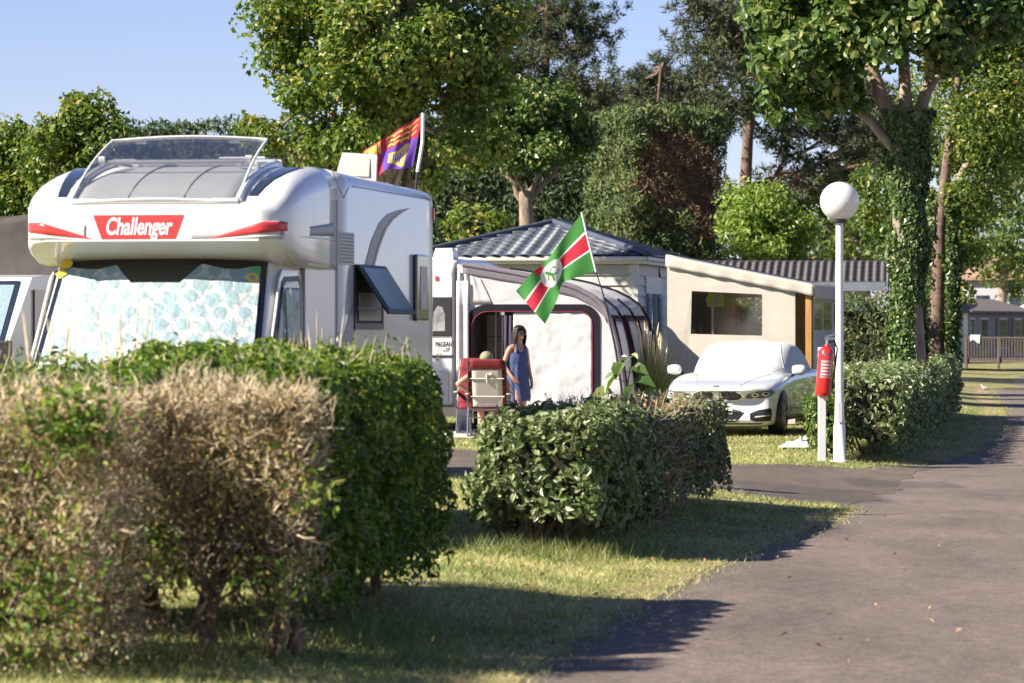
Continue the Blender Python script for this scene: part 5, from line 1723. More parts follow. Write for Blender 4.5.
def recliner(label, x, y, rz, group):
    """local: sitter looks towards +y, the back of the chair faces -y"""
    c = thing('camping_chair', label, 'camping chair', (x, y, 0), rz, group)
    lo, hi = Vector((0, .05, .46)), Vector((0, -.26, 1.17))
    def bk(u, v, off=0.0, w=.31):
        p = lo.lerp(hi, v); k = 1 - .12 * max(0, v - .8) / .2
        return Vector(((u * 2 - 1) * w * k, p.y + off - .02 * math.sin(v * 3.1), p.z))
    mb = MB(); mb.grid(lambda u, v: bk(u, v, 0.0, .285) + Vector((0, .035 + .012 * math.sin(v * 25), 0)), 10, 24); mb.build('back_padding', M_CHAIRRED, c, solid=.05, bevel=.0)
    mb = MB(); mb.grid(lambda u, v: bk(u, v * .80, -.035, .225), 6, 16); mb.build('back_cloth', M_CHAIRGREY, c, solid=.008)
    mb = MB(); mb.grid(lambda u, v: bk(u, .81 + .2 * v, -.03, .27) + Vector((0, -.012 * math.sin(v * 3.14), 0)), 8, 6); mb.build('headrest', M_CHAIRRED, c, solid=.03)
    mb = MB()
    for z in (.22, .60): mb.tube([bk(.09, z, -.045), bk(.91, z, -.045)], .008, 5)
    mb.tube([bk(.5, .52, -.05), bk(.5, .70, -.05)], .011, 5); mb.box(bk(.58, .70, -.05), (.05, .02, .03))
    mb.build('back_straps', M_WHITEMATT, c)
    mb = MB(); mb.grid(lambda u, v: Vector(((u * 2 - 1) * .25, .05 + .45 * v, .44 + .03 * math.sin(v * 6))), 6, 10); mb.build('seat', M_CHAIRRED, c, solid=.05)
    for sg in (-1, 1):
        MB().tube([bk(.5 + sg * .5, 0, -.02), bk(.5 + sg * .5, .98, -.02)], .014, 6).build('back_tube', M_FRAME, c)
        MB().box((sg * .31, .12, .655), (.06, .42, .03)).build('armrest', M_ARM, c, bevel=.012)
        MB().tube([(sg * .31, .30, .645), (sg * .30, -.12, .02)], .014, 6).build('leg', M_FRAME, c)
        MB().tube([(sg * .29, -.04, .645), (sg * .29, .40, .02)], .014, 6).build('leg', M_FRAME, c)
    MB().tube([(-.30, -.12, .03), (.30, -.12, .03)], .016, 6).build('foot_bar', M_FRAME, c)
    MB().tube([(-.29, .40, .03), (.29, .40, .03)], .016, 6).build('foot_bar', M_FRAME, c)
    MB().tube([(-.27, .02, .42), (.27, .02, .42)], .012, 6).tube([(-.29, -.02, .3), (.29, -.02, .3)], .01, 6).build('cross_bar', M_FRAME, c)
    return c


GC = 'wine red camping chairs by the awning'
CH1 = (at(488, 331, 58.6).x, 58.6)
recliner('wine red camping chair seen from behind with a person in it', CH1[0], CH1[1], R(-4), GC)
recliner('empty wine red camping chair half hidden behind the occupied one', at(477, 331, 60.7).x, 60.7, R(176), GC)

M_SKIN = surf('tanned skin', (.42, .22, .145), .5, var=.06, scale=14)
M_SKIN2 = surf('sunburnt skin', (.52, .27, .19), .5, var=.06, scale=14)
M_HAIR = surf('dark brown hair', (.018, .011, .008), .4, var=.5, scale=40, stretch=(1, 1, .15), bump=.6, bscale=50)
M_FAIR = surf('greying fair hair', (.24, .21, .12), .6, var=.2, scale=50, bump=.5)
M_DRESS = surf('denim blue sundress', (.04, .062, .155), .85, var=.45, scale=22, bump=.25, bscale=30)
M_SHORTS = surf('pale shorts', (.55, .53, .50), .8, var=.1)


def skin_body(name, V, E, Rr, root, mat, parent, sub=2):
    me = bpy.data.meshes.new(name)
    me.from_pydata(V, E, []); me.materials.append(mat)
    o = link(name, me, parent)
    md = o.modifiers.new('skin', 'SKIN'); md.use_smooth_shade = True
    d = me.skin_vertices[0].data
    for i, r in enumerate(Rr):
        d[i].radius = (r, r) if not isinstance(r, tuple) else r
        d[i].use_root = (i == root)
    o.modifiers.new('sub', 'SUBSURF').render_levels = sub
    o.modifiers['sub'].levels = sub
    bake(o)
    for p in o.data.polygons: p.use_smooth = True
    if not o.data.materials: o.data.materials.append(mat)
    return o


class Fig:
    def __init__(self): self.V, self.E, self.R = [], [], []
    def pt(self, p, r, to=None):
        self.V.append(tuple(p)); self.R.append(r); i = len(self.V) - 1
        if to is not None: self.E.append((to, i))
        return i
    def hand(self, wrist, wi, d, side, palm):
        """palm + five bent fingers; d = along the hand, side = thumb side, palm = palm facing"""
        d, side, palm = Vector(d).normalized(), Vector(side).normalized(), Vector(palm).normalized()
        w_ = Vector(wrist)
        c = self.pt(w_ + d * .045, (.026, .018), wi)
        for k, (o, L) in enumerate(((.024, .066), (.009, .076), (-.008, .072), (-.024, .056))):
            a = self.pt(w_ + d * .085 + side * o, .0095, c)
            b = self.pt(w_ + d * (.085 + L * .55) + side * o * 1.1 + palm * .010, .0085, a)
            self.pt(w_ + d * (.085 + L * .9) + side * o * 1.1 + palm * .030, .007, b)
        a = self.pt(w_ + d * .05 + side * .036 + palm * .008, .011, c)
        self.pt(w_ + d * .088 + side * .047 + palm * .022, .0085, a)


def face(parent_obj, hc, fwd, up, r, skin, hair):
    """eyes, nose, mouth and ears on a head of radius r"""
    fwd, up = Vector(fwd).normalized(), Vector(up).normalized(); sd = fwd.cross(up).normalized()
    hc = Vector(hc)
    M = Matrix((sd, fwd, up)).transposed()
    for s in (-1, 1):
        MB().lathe([(0.0, -.008), (.010, -.005), (.012, 0), (.010, .005), (0, .008)], hc + fwd * r * .86 + sd * s * .032 + up * .008, 10).build('eye', M_BLACK, parent_obj)
    MB().tube([hc + fwd * (r * .86) + up * .0, hc + fwd * (r * 1.06) - up * .03, hc + fwd * (r * .9) - up * .04], [.008, .014, .01], 7).build('nose', skin, parent_obj)
    MB().tube([hc + fwd * r * .80 - up * .062 + sd * a for a in (-.024, 0, .024)], [.004, .007, .004], 6).build('mouth', M_PIPING, parent_obj)


# standing woman
WX, WY = at(518, 331, 60.6).x, 60.6
W = thing('person', 'woman with dark shoulder length hair in a blue sundress standing beside the chair', 'person', (WX, WY, 0), R(36))
f = Fig()
pel = f.pt((0, 0, .90), (.135, .10))
wst = f.pt((0, -.005, 1.06), (.115, .088), pel)
chs = f.pt((0, 0, 1.24), (.125, .09), wst)
nk0 = f.pt((0, .01, 1.37), (.06, .055), chs)
nk1 = f.pt((.0, -.005, 1.435), .045, nk0)
hd0 = f.pt((.01, -.03, 1.51), (.068, .075), nk1)
hd1 = f.pt((.012, -.025, 1.575), (.07, .078), hd0)
hd2 = f.pt((.012, -.015, 1.615), (.05, .055), hd1)
for s in (-1, 1):
    sh = f.pt((s * .155, .01, 1.335), .048, nk0)
    if s < 0:
        el = f.pt((-.235, .06, 1.08), .038, sh); wr = f.pt((-.185, -.08, .90), .026, el)
        f.hand((-.185, -.08, .90), wr, (.45, -.45, -.75), (.6, -.5, .4), (.6, .4, 0))
    else:
        el = f.pt((.215, .03, 1.07), .037, sh); wr = f.pt((.225, -.04, .845), .025, el)
        f.hand((.225, -.04, .845), wr, (.03, -.15, -1), (-.1, -1, 0), (-1, 0, 0))
    hp = f.pt((s * .085, 0, .84), .088, pel)
    kn = f.pt((s * .085, -.02 - (.09 if s < 0 else 0), .47), .056, hp)
    an = f.pt((s * .08, .02 + (.05 if s < 0 else 0), .09), .036, kn)
    f.pt((s * .085, -.10, .035), (.036, .03), an)
skin_body('body', f.V, f.E, f.R, pel, M_SKIN, W)
face(W, (.012, -.022, 1.545), (.15, -1, -.28), (0, -.25, 1), .082, M_SKIN, M_HAIR)
def dress(u, v):
    a = 2 * math.pi * u
    z = 1.30 - .76 * v
    prof = [(.0, .150, .105), (.12, .165, .12), (.3, .150, .115), (.5, .17, .13), (.75, .19, .15), (1.0, .205, .165)]
    for i in range(len(prof) - 1):
        if prof[i][0] <= v <= prof[i + 1][0] + 1e-6:
            k = (v - prof[i][0]) / (prof[i + 1][0] - prof[i][0]); rx = prof[i][1] + (prof[i + 1][1] - prof[i][1]) * k; ry = prof[i][2] + (prof[i + 1][2] - prof[i][2]) * k; break
    fold = 1 + (.03 + .05 * v) * math.sin(a * 9 + 2 * math.sin(v * 4)) * min(1, v * 3)
    dz = .05 * math.cos(a) ** 2 * (1 - v) * -1
    return (rx * fold * math.cos(a), ry * fold * math.sin(a) - .01 + .02 * v, z + dz + .04 * math.sin(a + .5) * v)
mb = MB().grid(dress, 72, 30)
for s in (-1, 1): mb.tube([(s * .095, -.105, 1.27), (s * .085, -.06, 1.385), (s * .09, .03, 1.395), (s * .10, .10, 1.27)], .012, 6)
mb.build('dress', M_DRESS, W, solid=.008)
def hairf(u, v):
    a = 2 * math.pi * u
    fr_ = max(0, -math.sin(a)); sm = min(1, max(0, (fr_ - .35) / .3))
    th = math.pi * (.02 + .98 * v * .62 * (1 - .55 * sm))
    c = Vector((.012, -.012, 1.572))
    rr = .105 + .012 * math.sin(a * 11 + v * 9)
    x, y, z = rr * math.sin(th) * math.cos(a), rr * 1.08 * math.sin(th) * math.sin(a), rr * 1.0 * math.cos(th)
    front = max(0, -math.sin(a))
    if v > .42:
        drop = (v - .42) * .36 * (1 - sm)
        z -= drop; x *= 1 + .10 * (v - .42); y += .02 * drop
    return c + Vector((x, y, z))
MB().grid(hairf, 48, 22).build('hair', M_HAIR, W, solid=.014)
mb = MB()
for s in (-1, 1): mb.lathe([(0, -.004), (.022, -.003), (.024, 0), (.022, .003), (0, .004)], (.02 + s * .033, -.107, 1.553), 10, M=Matrix.Rotation(R(80), 3, 'X'))
mb.tube([(-.02, -.108, 1.556), (.055, -.108, 1.556)], .004, 5)
mb.build('sunglasses', M_BLACKGLOSS, W)
MB().lathe([(.03, -.01), (.034, -.01), (.034, .01), (.03, .01)], (.224, -.035, .865), 12).build('bracelet', M_STEEL, W)

# seated person, seen from behind over the chair
PX, PY = CH1
Pn = thing('person', 'fair haired person sitting in the red chair with bare arms on the rests', 'person', (PX, PY, 0), R(-4))
f = Fig()
pel = f.pt((0, .16, .57), (.15, .11))
wst = f.pt((0, .08, .76), (.14, .10), pel)
chs = f.pt((0, .04, .89), (.155, .10), wst)
nk0 = f.pt((0, .04, 1.02), (.07, .06), chs)
nk1 = f.pt((-.02, .06, 1.08), .05, nk0)
hd0 = f.pt((-.03, .085, 1.15), (.07, .078), nk1)
hd1 = f.pt((-.03, .085, 1.205), (.07, .078), hd0)
f.pt((-.03, .08, 1.24), .05, hd1)
for s in (-1, 1):
    sh = f.pt((s * .19, .05, .98), .055, nk0)
    el = f.pt((s * .47, -.03, .80), .042, sh) if s < 0 else f.pt((.31, .02, .76), .042, sh)
    wr = f.pt((s * .315, .20, .70), .029, el)
    f.hand((s * .315, .20, .70), wr, (0, 1, -.12), (-s, .1, 0), (0, 0, -1))
    hp = f.pt((s * .09, .2, .55), .09, pel)
    kn = f.pt((s * .15, .56, .52), .062, hp)
    an = f.pt((s * .155, .55, .10), .04, kn)
    f.pt((s * .165, .70, .04), (.04, .03), an)
skin_body('body', f.V, f.E, f.R, pel, M_SKIN2, Pn)
face(Pn, (-.03, .088, 1.175), (0, 1, 0), (0, 0, 1), .082, M_SKIN2, M_FAIR)
MB().grid(lambda u, v: Vector((-.03, .075, 1.20)) + Vector((.094 * math.sin(math.pi * (.01 + .62 * v)) * math.cos(2 * math.pi * u), .104 * math.sin(math.pi * (.01 + .62 * v)) * math.sin(2 * math.pi * u), .092 * math.cos(math.pi * (.01 + .62 * v)) + (.03 if math.sin(2 * math.pi * u) > .5 and v > .6 else 0))), 32, 14).build('hair', M_FAIR, Pn, solid=.012)
f = Fig()
a = f.pt((0, .17, .58), (.165, .125)); b = f.pt((0, .10, .70), (.15, .115), a)
for s in (-1, 1):
    c = f.pt((s * .095, .26, .555), .102, a); f.pt((s * .14, .46, .535), .092, c)
skin_body('shorts', f.V, f.E, f.R, a, M_SHORTS, Pn)

# small things on the groundsheet
o = thing('bucket', 'small white bucket standing beside the occupied chair', 'bucket', (at(508, 331, 59.6).x, 59.6, .02))
MB().lathe([(.07, 0), (.10, .22), (.105, .22), (.105, .24), (.095, .24), (.09, .2)], n=20).build('pail', M_WHITEMATT, o)
MB().tube([(.1 * math.cos(a), 0.0, .2 + .12 * math.sin(a)) for a in np.linspace(0, math.pi, 9)], .004, 5).build('handle', M_STEEL, o)
o = thing('gas_bottle', 'small orange red gas bottle behind the chair', 'gas bottle', (at(509, 331, 60.9).x, 60.9, .02))
MB().lathe([(.10, 0), (.13, .03), (.13, .28), (.10, .36), (.04, .40), (.04, .44), (0, .44)], n=20).build('cylinder', surf('orange red paint', (.62, .10, .03), .35), o)
MB().tube([(-.05, 0, .43), (.05, 0, .43)], .012, 6).build('valve', M_STEEL, o)

# ================================================================ flags
M_POLEW = surf('white pole', (.75, .75, .74), .35, var=.04)
M_POLED = surf('black pole', (.03, .03, .035), .4, var=.1)


def clothmat(name, col): return surf(name, col, .75, var=.05, scale=30, trans=.30)


def ell(u, v, cx, cy, rx, ry, rot=0):
    c, s = math.cos(rot), math.sin(rot); a, b = u - cx, v - cy
    a, b = a * c + b * s, -a * s + b * c
    return (a / rx) ** 2 + (b / ry) ** 2 < 1


def seg(u, v, a, b, w):
    ax, ay = a; bx_, by_ = b; dx, dy = bx_ - ax, by_ - ay
    t_ = max(0, min(1, ((u - ax) * dx + (v - ay) * dy) / (dx * dx + dy * dy)))
    return math.hypot(u - ax - t_ * dx, v - ay - t_ * dy) < w


def flag_cloth(name, top, bot, Y, depth, mats, matfn, parent, base, nu=120, nv=84):
    def spl(pts, u):
        s = u * (len(pts) - 1); i = min(int(s), len(pts) - 2); f_ = s - i
        p0 = Vector(pts[max(i - 1, 0)]); p1 = Vector(pts[i]); p2 = Vector(pts[i + 1]); p3 = Vector(pts[min(i + 2, len(pts) - 1)])
        return .5 * ((2 * p1) + (p2 - p0) * f_ + (2 * p0 - 5 * p1 + 4 * p2 - p3) * f_ ** 2 + (3 * p1 - p0 - 3 * p2 + p3) * f_ ** 3)
    def fn(u, v):
        a, b = spl(top, u), spl(bot, u)
        p = a.lerp(b, v)
        y = Y + depth * (math.sin(u * 8.5 + v * 2.2) * .55 + .35 * math.sin(u * 15 - v * 5)) * min(1, u * 3)
        w_ = at(p.x, p.y, Y)
        return (w_.x - base[0], y - base[1], w_.z)
    return MB().grid(fn, nu, nv, matfn=matfn).build(name, mats, parent)


# royal style banner behind the motorhome roof
FB = (at(413, 331, 34.6).x, 34.6)
F1 = thing('flag', 'quartered red, gold and purple flag with a harp flying behind the motorhome roof', 'flag', (FB[0], FB[1], 0))
p0, p1, p2 = at(416, 185, 34.6), at(417.5, 172, 34.6), at(423, 113, 34.6)
MB().tube([(0, 0, 0), (p0.x - FB[0], 0, p0.z), (p1.x - FB[0], 0, p1.z)], .012, 8).build('pole', M_POLED, F1)
MB().tube([(p1.x - FB[0], 0, p1.z), ((p1.x + p2.x) / 2 + .02 - FB[0], 0, (p1.z + p2.z) / 2), (p2.x - FB[0], 0, p2.z)], .016, 8).build('sleeve', M_POLEW, F1)


def royal(u, v):
    u = u * .68
    v = v * 1.15 if v < .4 else .46 + (v - .4) * .9
    if u < .5 and v < .46:            # red quarter with three gold lions
        for k, cy_ in enumerate((.09, .225, .36)):
            if ell(u, v, .26, cy_, .15, .026) or ell(u, v, .405, cy_ - .03, .035, .032) or seg(u, v, (.12, cy_), (.07, cy_ - .05), .012) or \
               seg(u, v, (.16, cy_), (.15, cy_ + .055), .014) or seg(u, v, (.24, cy_), (.24, cy_ + .055), .013) or seg(u, v, (.33, cy_), (.34, cy_ + .055), .013) or seg(u, v, (.37, cy_), (.43, cy_ + .02), .013): return 1
        return 0
    if u < .5:                        # purple quarter with a gold harp
        if seg(u, v, (.17, .56), (.20, .93), .028) or seg(u, v, (.20, .93), (.40, .80), .034) or seg(u, v, (.40, .80), (.385, .64), .028) or seg(u, v, (.17, .56), (.28, .63), .033) or seg(u, v, (.28, .63), (.385, .62), .03) or ell(u, v, .175, .57, .05, .06): return 1
        for k in range(5):
            x_ = .225 + k * .033
            if seg(u, v, (x_, .64), (x_ + .004, .90 - k * .022), .0062): return 3
        return 2
    if v < .46:                       # gold field with a red lion
        if u < .535 or u > .965 or v < .035 or v > .42: return 1 if (.02 < v < .44 and (u < .52 or u > .98)) else 0 if (u < .535 or u > .965) else 0
        if ell(u, v, .74, .22, .06, .11, .4) or ell(u, v, .70, .11, .04, .045) or seg(u, v, (.70, .2), (.62, .14), .016) or seg(u, v, (.72, .26), (.64, .28), .015) or seg(u, v, (.76, .3), (.70, .38), .016) or seg(u, v, (.78, .28), (.84, .37), .016) or seg(u, v, (.79, .24), (.87, .12), .012): return 0
        return 1
    for k, cy_ in enumerate((.57, .73, .88)):
        if ell(u, v, .76, cy_, .15, .028) or ell(u, v, .9, cy_ - .03, .034, .034) or seg(u, v, (.66, cy_), (.65, cy_ + .06), .014) or seg(u, v, (.82, cy_), (.83, cy_ + .06), .014): return 1
    return 0


fm = [clothmat('flag crimson', (.50, .02, .05)), clothmat('flag gold', (.72, .52, .12)), clothmat('flag purple', (.16, .06, .42)), clothmat('flag pale string', (.70, .68, .72))]
flag_cloth('cloth', [(422.5, 115), (404, 126), (385, 138), (362, 151)], [(412.5, 167), (400, 169), (386, 170), (371, 184)], 34.6, .045, fm, royal, F1, FB)

# green flag with red bar and white disc
FY = 54.5
FB2 = (at(626, 331, FY).x, FY)
F2 = thing('flag', 'green flag with red bar and a figure in a white disc on a bent pole', 'flag', (FB2[0], FB2[1], 0))
pp = [at(a, b, FY) for a, b in ((581.5, 212), (588, 240), (596, 272))]
MB().tube([(p.x - FB2[0], 0, p.z) for p in pp], .013, 7).build('sleeve', M_POLEW, F2)
pp = [(0, 0, 0)] + [(at(a, b, FY).x - FB2[0], 0, at(a, b, FY).z) for a, b in ((621, 385), (616, 352), (609, 318), (602, 290), (596, 272))]
MB().tube(pp, [.02, .018, .016, .013, .011, .009], 7).build('pole', M_POLED, F2)


def greenflag(u, v):
    if ell(u, v, .53, .47, .2, .34):
        # a striding figure
        if ell(u, v, .575, .31, .026, .05) or seg(u, v, (.56, .37), (.53, .52), .026) or seg(u, v, (.56, .40), (.47, .33), .016) or seg(u, v, (.57, .40), (.64, .50), .014) or \
           seg(u, v, (.53, .52), (.56, .68), .018) or seg(u, v, (.53, .52), (.45, .60), .02) or seg(u, v, (.45, .60), (.40, .55), .015) or seg(u, v, (.47, .33), (.43, .42), .013): return 0
        return 2
    if .34 < v < .62: return 1
    if .30 < v < .66: return 2
    if .57 < u < .70 and v < .2: return 1
    return 0


fm = [clothmat('flag green', (.06, .27, .055)), clothmat('flag red', (.62, .02, .05)), clothmat('flag white', (.78, .78, .78))]
flag_cloth('cloth', [(581.5, 213), (562, 240), (545, 262), (531, 274), (516, 291)], [(596, 271), (572, 279), (562, 284), (557, 300), (545, 324)], FY, .07, fm, greenflag, F2, FB2)
# ================================================================ mobile homes
M_SIDING = surf('cream weatherboard', (.56, .535, .46), .5, var=.04, scale=3)
M_SIDEWHITE = surf('off white trim', (.70, .69, .65), .45, var=.04)
M_TILE = surf('blue grey pressed tiles', (.06, .075, .105), .5, var=.2, scale=2.5)
M_TILE2 = surf('dark brown grey tiles', (.034, .032, .036), .6, var=.2, scale=2.5)
M_SHUTTER = surf('blue shutter paint', (.10, .19, .34), .5, var=.1)
M_PANE = surf('window pane with net', (.20, .22, .23), .1, var=.3, coat=.4)
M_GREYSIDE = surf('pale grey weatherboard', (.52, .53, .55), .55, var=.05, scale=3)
M_SHADEDBOARD = surf('weatherboard painted as shaded', (.24, .215, .19), .6, var=.08, scale=3)  # darker board colour, shade painted in for walls facing away from the sun


def boards(a, b, z0, z1, mat, name, parent, pitch=.19, proud=.04, top=None):
    """lap siding from a to b (2-D, outside is to the right of a->b)"""
    a, b = Vector(a), Vector(b); d = (b - a).normalized(); nn_ = Vector((d.y, -d.x))
    mb = MB(); z = z0
    while z < z1 - .01:
        zt = min(z + pitch, z1)
        A = [(a + nn_ * proud, z), (b + nn_ * proud, z), (b + nn_ * .002, zt), (a + nn_ * .002, zt), (a, z), (b, z)]
        V = [(p.x, p.y, h) for p, h in A]
        mb.add(V, [(0, 1, 2, 3), (4, 5, 1, 0)])
        z += pitch
    return mb.build(name, mat, parent)


def tiled(c00, c10, c11, c01, mat, name, parent, row=.36, wave=.27, amp=.010, step=.045):
    """pressed metal tile slope: c00-c10 along the eave, c01-c11 along the top"""
    c00, c10, c11, c01 = map(Vector, (c00, c10, c11, c01))
    L = max((c10 - c00).length, (c11 - c01).length); H = max((c01 - c00).length, (c11 - c10).length)
    nn_ = (c10 - c00).cross(c01 - c00)
    if nn_.length < 1e-6: nn_ = (c10 - c00).cross(c11 - c00)
    nn_.normalize()
    if nn_.z < 0: nn_ = -nn_
    nr = max(2, int(H / row)); nw = max(4, int(L / wave * 8))
    vs = []
    for r in range(nr):
        vs += [(r / nr, 1.0), ((r + .97) / nr, .0)]
    V = []
    for vv, k in vs:
        for i in range(nw + 1):
            p = c00.lerp(c10, i / nw).lerp(c01.lerp(c11, i / nw), vv)
            x = (p - c00).dot((c10 - c00).normalized())
            sw = math.sin(2 * math.pi * x / wave) * .5 + .5
            V.append(p + nn_ * (amp * sw + step * k * (.45 + .55 * sw)) - (c01 - c00 + c11 - c10).normalized() * (.05 * sw * k))
    F = []
    for r in range(len(vs) - 1):
        for i in range(nw):
            q = r * (nw + 1) + i; F.append((q, q + 1, q + nw + 2, q + nw + 1))
    return MB().add(V, F, 0, True).build(name, mat, parent)


H1X, H1Y = 2.28, 71.6
H1 = thing('mobile_home', 'cream mobile home with hipped blue grey tile roof and blue shutters', 'mobile home', (H1X, H1Y, 0), R(-10))
W1, L1, EZ, RZ, HB = 4.05, 9.0, 2.86, 3.66, 2.9
MB().span((-W1, .0, .35), (-.0, L1, EZ)).build('wall', M_SIDING, H1)
boards((-W1, -.004), (-.10, -.004), .35, EZ - .02, M_SIDING, 'front_boards', H1)
boards((.004, .10), (.004, .95), .35, EZ - .02, M_SIDING, 'side_boards', H1)
boards((.004, 3.05), (.004, L1), .35, EZ - .02, M_SIDING, 'side_boards', H1)
boards((.004, .95), (.004, 3.05), .35, .9, M_SIDING, 'side_boards', H1)
MB().span((-.13, -.035, .35), (.035, -.004, EZ)).span((.003, -.004, .35), (.035, .13, EZ)).build('corner_post', M_SIDEWHITE, H1)
MB().span((-W1 - .15, -.17, EZ - .03), (.17, -.04, EZ + .10)).span((.04, -.04, EZ - .03), (.17, L1 + .1, EZ + .10)).build('fascia', M_SIDEWHITE, H1, bevel=.01)
MB().span((-W1 - .2, -.25, EZ + .03), (.22, -.174, EZ + .11)).span((.174, -.17, EZ + .03), (.25, L1 + .1, EZ + .11)).build('gutter', M_SIDEWHITE, H1, bevel=.02)
ex0, ex1, ey0 = -W1 - .22, .24, -.24
ap0 = (-W1 / 2, HB, RZ); ap1 = (-W1 / 2, L1 - 2, RZ)
tiled((ex0, ey0, EZ + .10), (ex1, ey0, EZ + .10), ap0, ap0, M_TILE, 'roof', H1)
tiled((ex1, ey0, EZ + .10), (ex1, L1 + .2, EZ + .10), ap1, ap0, M_TILE, 'roof', H1)
tiled((ex0, L1 + .2, EZ + .10), (ex0, ey0, EZ + .10), ap0, ap1, M_TILE, 'roof', H1)
tiled((ex1, L1 + .2, EZ + .10), (ex0, L1 + .2, EZ + .10), ap1, ap1, M_TILE, 'roof', H1)
mb = MB()
for a, b in (((ex0, ey0, EZ + .13), ap0), ((ex1, ey0, EZ + .13), ap0), (ap0, ap1)):
    mb.tube([Vector(a) + Vector((0, 0, .02)), Vector(b) + Vector((0, 0, .04))], .06, 8)
mb.build('ridge_cap', M_TILE, H1)
wn = MB().holed([(.98, .95), (3.02, .95), (3.02, 2.62), (.98, 2.62)], [[(1.5, 1.05), (2.5, 1.05), (2.5, 2.30), (1.5, 2.30)]], lambda y, z: (.03, y, z)).build('window', M_SIDEWHITE, H1, solid=.04)
MB().span((.005, 1.5, 1.05), (.018, 2.5, 2.3)).build('pane', M_PANE, wn)
for y0 in (1.02, 2.52):
    sh = MB().span((.052, y0, 1.0), (.085, y0 + .46, 2.3)).build('shutter', M_SHUTTER, H1, bevel=.006)
    s2 = MB()
    for k in range(10): s2.span((.086, y0 + .06, 1.1 + k * .115), (.096, y0 + .40, 1.18 + k * .115))
    s2.build('louvres', M_SHUTTER, sh)
MB().span((-W1 + .05, .05, .0), (-.05, L1 - .05, .35)).build('underskirt', surf('dark skirting', (.08, .075, .07), .8), H1)

# second home behind the canvas terrace
H2 = thing('mobile_home', 'mobile home with dark tiled roof half hidden behind the canvas terrace', 'mobile home', (at(868, 331, 86).x, 86.2, 0), R(-6))
EZ2 = 2.62
MB().span((-9, 0, .3), (0, 3.6, EZ2)).build('wall', M_SIDING, H2)
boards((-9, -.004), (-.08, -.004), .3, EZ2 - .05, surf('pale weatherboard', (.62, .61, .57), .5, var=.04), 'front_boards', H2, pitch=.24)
boards((.004, .0), (.004, 3.6), .3, EZ2 - .02, M_SHADEDBOARD, 'end_boards', H2, pitch=.24)  # end wall and gable get their shade from the darker board colour
MB().prism([(.002, .0, EZ2), (.002, 3.6, EZ2), (.002, 1.8, EZ2 + .52)], (.02, 0, 0)).build('gable', M_SHADEDBOARD, H2, fixn=True)
tiled((-9.2, -.3, EZ2 + .02), (.42, -.3, EZ2 + .02), (.42, 1.8, EZ2 + .58), (-9.2, 1.8, EZ2 + .58), M_TILE2, 'roof', H2, row=.35, wave=.17, amp=.013, step=.04)
tiled((.42, 3.9, EZ2 + .02), (-9.2, 3.9, EZ2 + .02), (-9.2, 1.8, EZ2 + .58), (.42, 1.8, EZ2 + .58), M_TILE2, 'roof', H2, row=.35, wave=.28, amp=.04)
MB().span((-9.2, -.36, EZ2 - .14), (.40, -.31, EZ2 + .06)).build('fascia', surf('blue grey fascia', (.16, .18, .22), .5), H2)
MB().prism([(.425, -.36, EZ2 - .12), (.425, 1.8, EZ2 + .46), (.425, 1.8, EZ2 + .64), (.425, -.36, EZ2 + .08)], (.03, 0, 0)).prism([(.425, 3.96, EZ2 - .12), (.425, 1.803, EZ2 + .46), (.425, 1.803, EZ2 + .64), (.425, 3.96, EZ2 + .08)], (.03, 0, 0)).build('barge_board', surf('grey barge board', (.20, .21, .24), .5), H2, fixn=True)
MB().span((-8.9, .1, 0), (-.1, 3.5, .3)).build('underskirt', surf('brick dark skirting', (.10, .085, .075), .8), H2)
MB().span((.026, 1.2, 1.1), (.05, 2.2, 2.0)).build('window', M_PANE, H2)
o = thing('satellite_dish', 'small pale dish on a mast at the roof corner beside the ivy trunk', 'dish', along((at(868, 331, 86).x, 86.2), 1.0, R(-6), .52), R(20))
MB().tube([(0, 0, 0), (0, 0, 3.25)], .025, 6).build('mast', M_STEEL, o)
MB().lathe([(0, 0), (.1, .01), (.2, .05), (.21, .055)], (0, -.08, 3.2), 20, M=Matrix.Rotation(R(75), 3, 'X')).build('dish', M_GREYPLASTIC, o, solid=.008)

# far cabin with a deck at the end of the road
H3 = thing('cabin', 'grey weatherboard cabin with dark shutters at the far end of the road', 'cabin', (at(966, 331, 166).x, 166, 0), R(-28))
MB().span((-3.6, 0, .2), (0, 7.6, 2.4)).build('wall', M_GREYSIDE, H3)
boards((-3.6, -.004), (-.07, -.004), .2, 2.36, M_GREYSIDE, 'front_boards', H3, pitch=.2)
boards((.004, 0), (.004, 7.6), .2, 2.36, M_SHADEDBOARD, 'side_boards', H3, pitch=.2)  # shade of the side wall is put into its darker boards
MB().span((-.08, -.05, .2), (.05, .08, 2.42)).build('corner_post', M_SIDEWHITE, H3)
MB().prism([(-3.75, -.25, 2.36), (.35, -.25, 2.36), (.35, -.25, 2.46), (-1.8, -.25, 3.02), (-3.75, -.25, 2.46)], (0, 8.1, 0)).build('roof', surf('grey felt roof', (.12, .105, .10), .8, var=.2), H3, fixn=True)
for k, (y0, y1, z0) in enumerate(((.5, .9, 1.2), (1.7, 2.5, .45), (3.9, 4.8, .9), (5.8, 6.6, .6))):
    fr = MB().span((.006, y0 - .06, z0 - .06), (.035, y1 + .06, 2.16)).build('window', M_SIDEWHITE, H3)
    MB().span((.036, y0, z0), (.042, y1, 2.1)).build('pane', M_DARKGLASS, fr)
    if k > 1:
        for yy in (y0 - .42, y1 + .08): MB().span((.03, yy, z0), (.055, yy + .32, 2.15)).build('shutter', M_BLACK, H3)
    elif k == 1: pass
M_DECK = surf('weathered deck timber', (.085, .068, .06), .85, var=.2, scale=6)
D = thing('deck', 'raised timber deck with a baluster rail in front of the far cabin', 'deck', (at(966, 331, 166).x, 166, 0), R(-28))
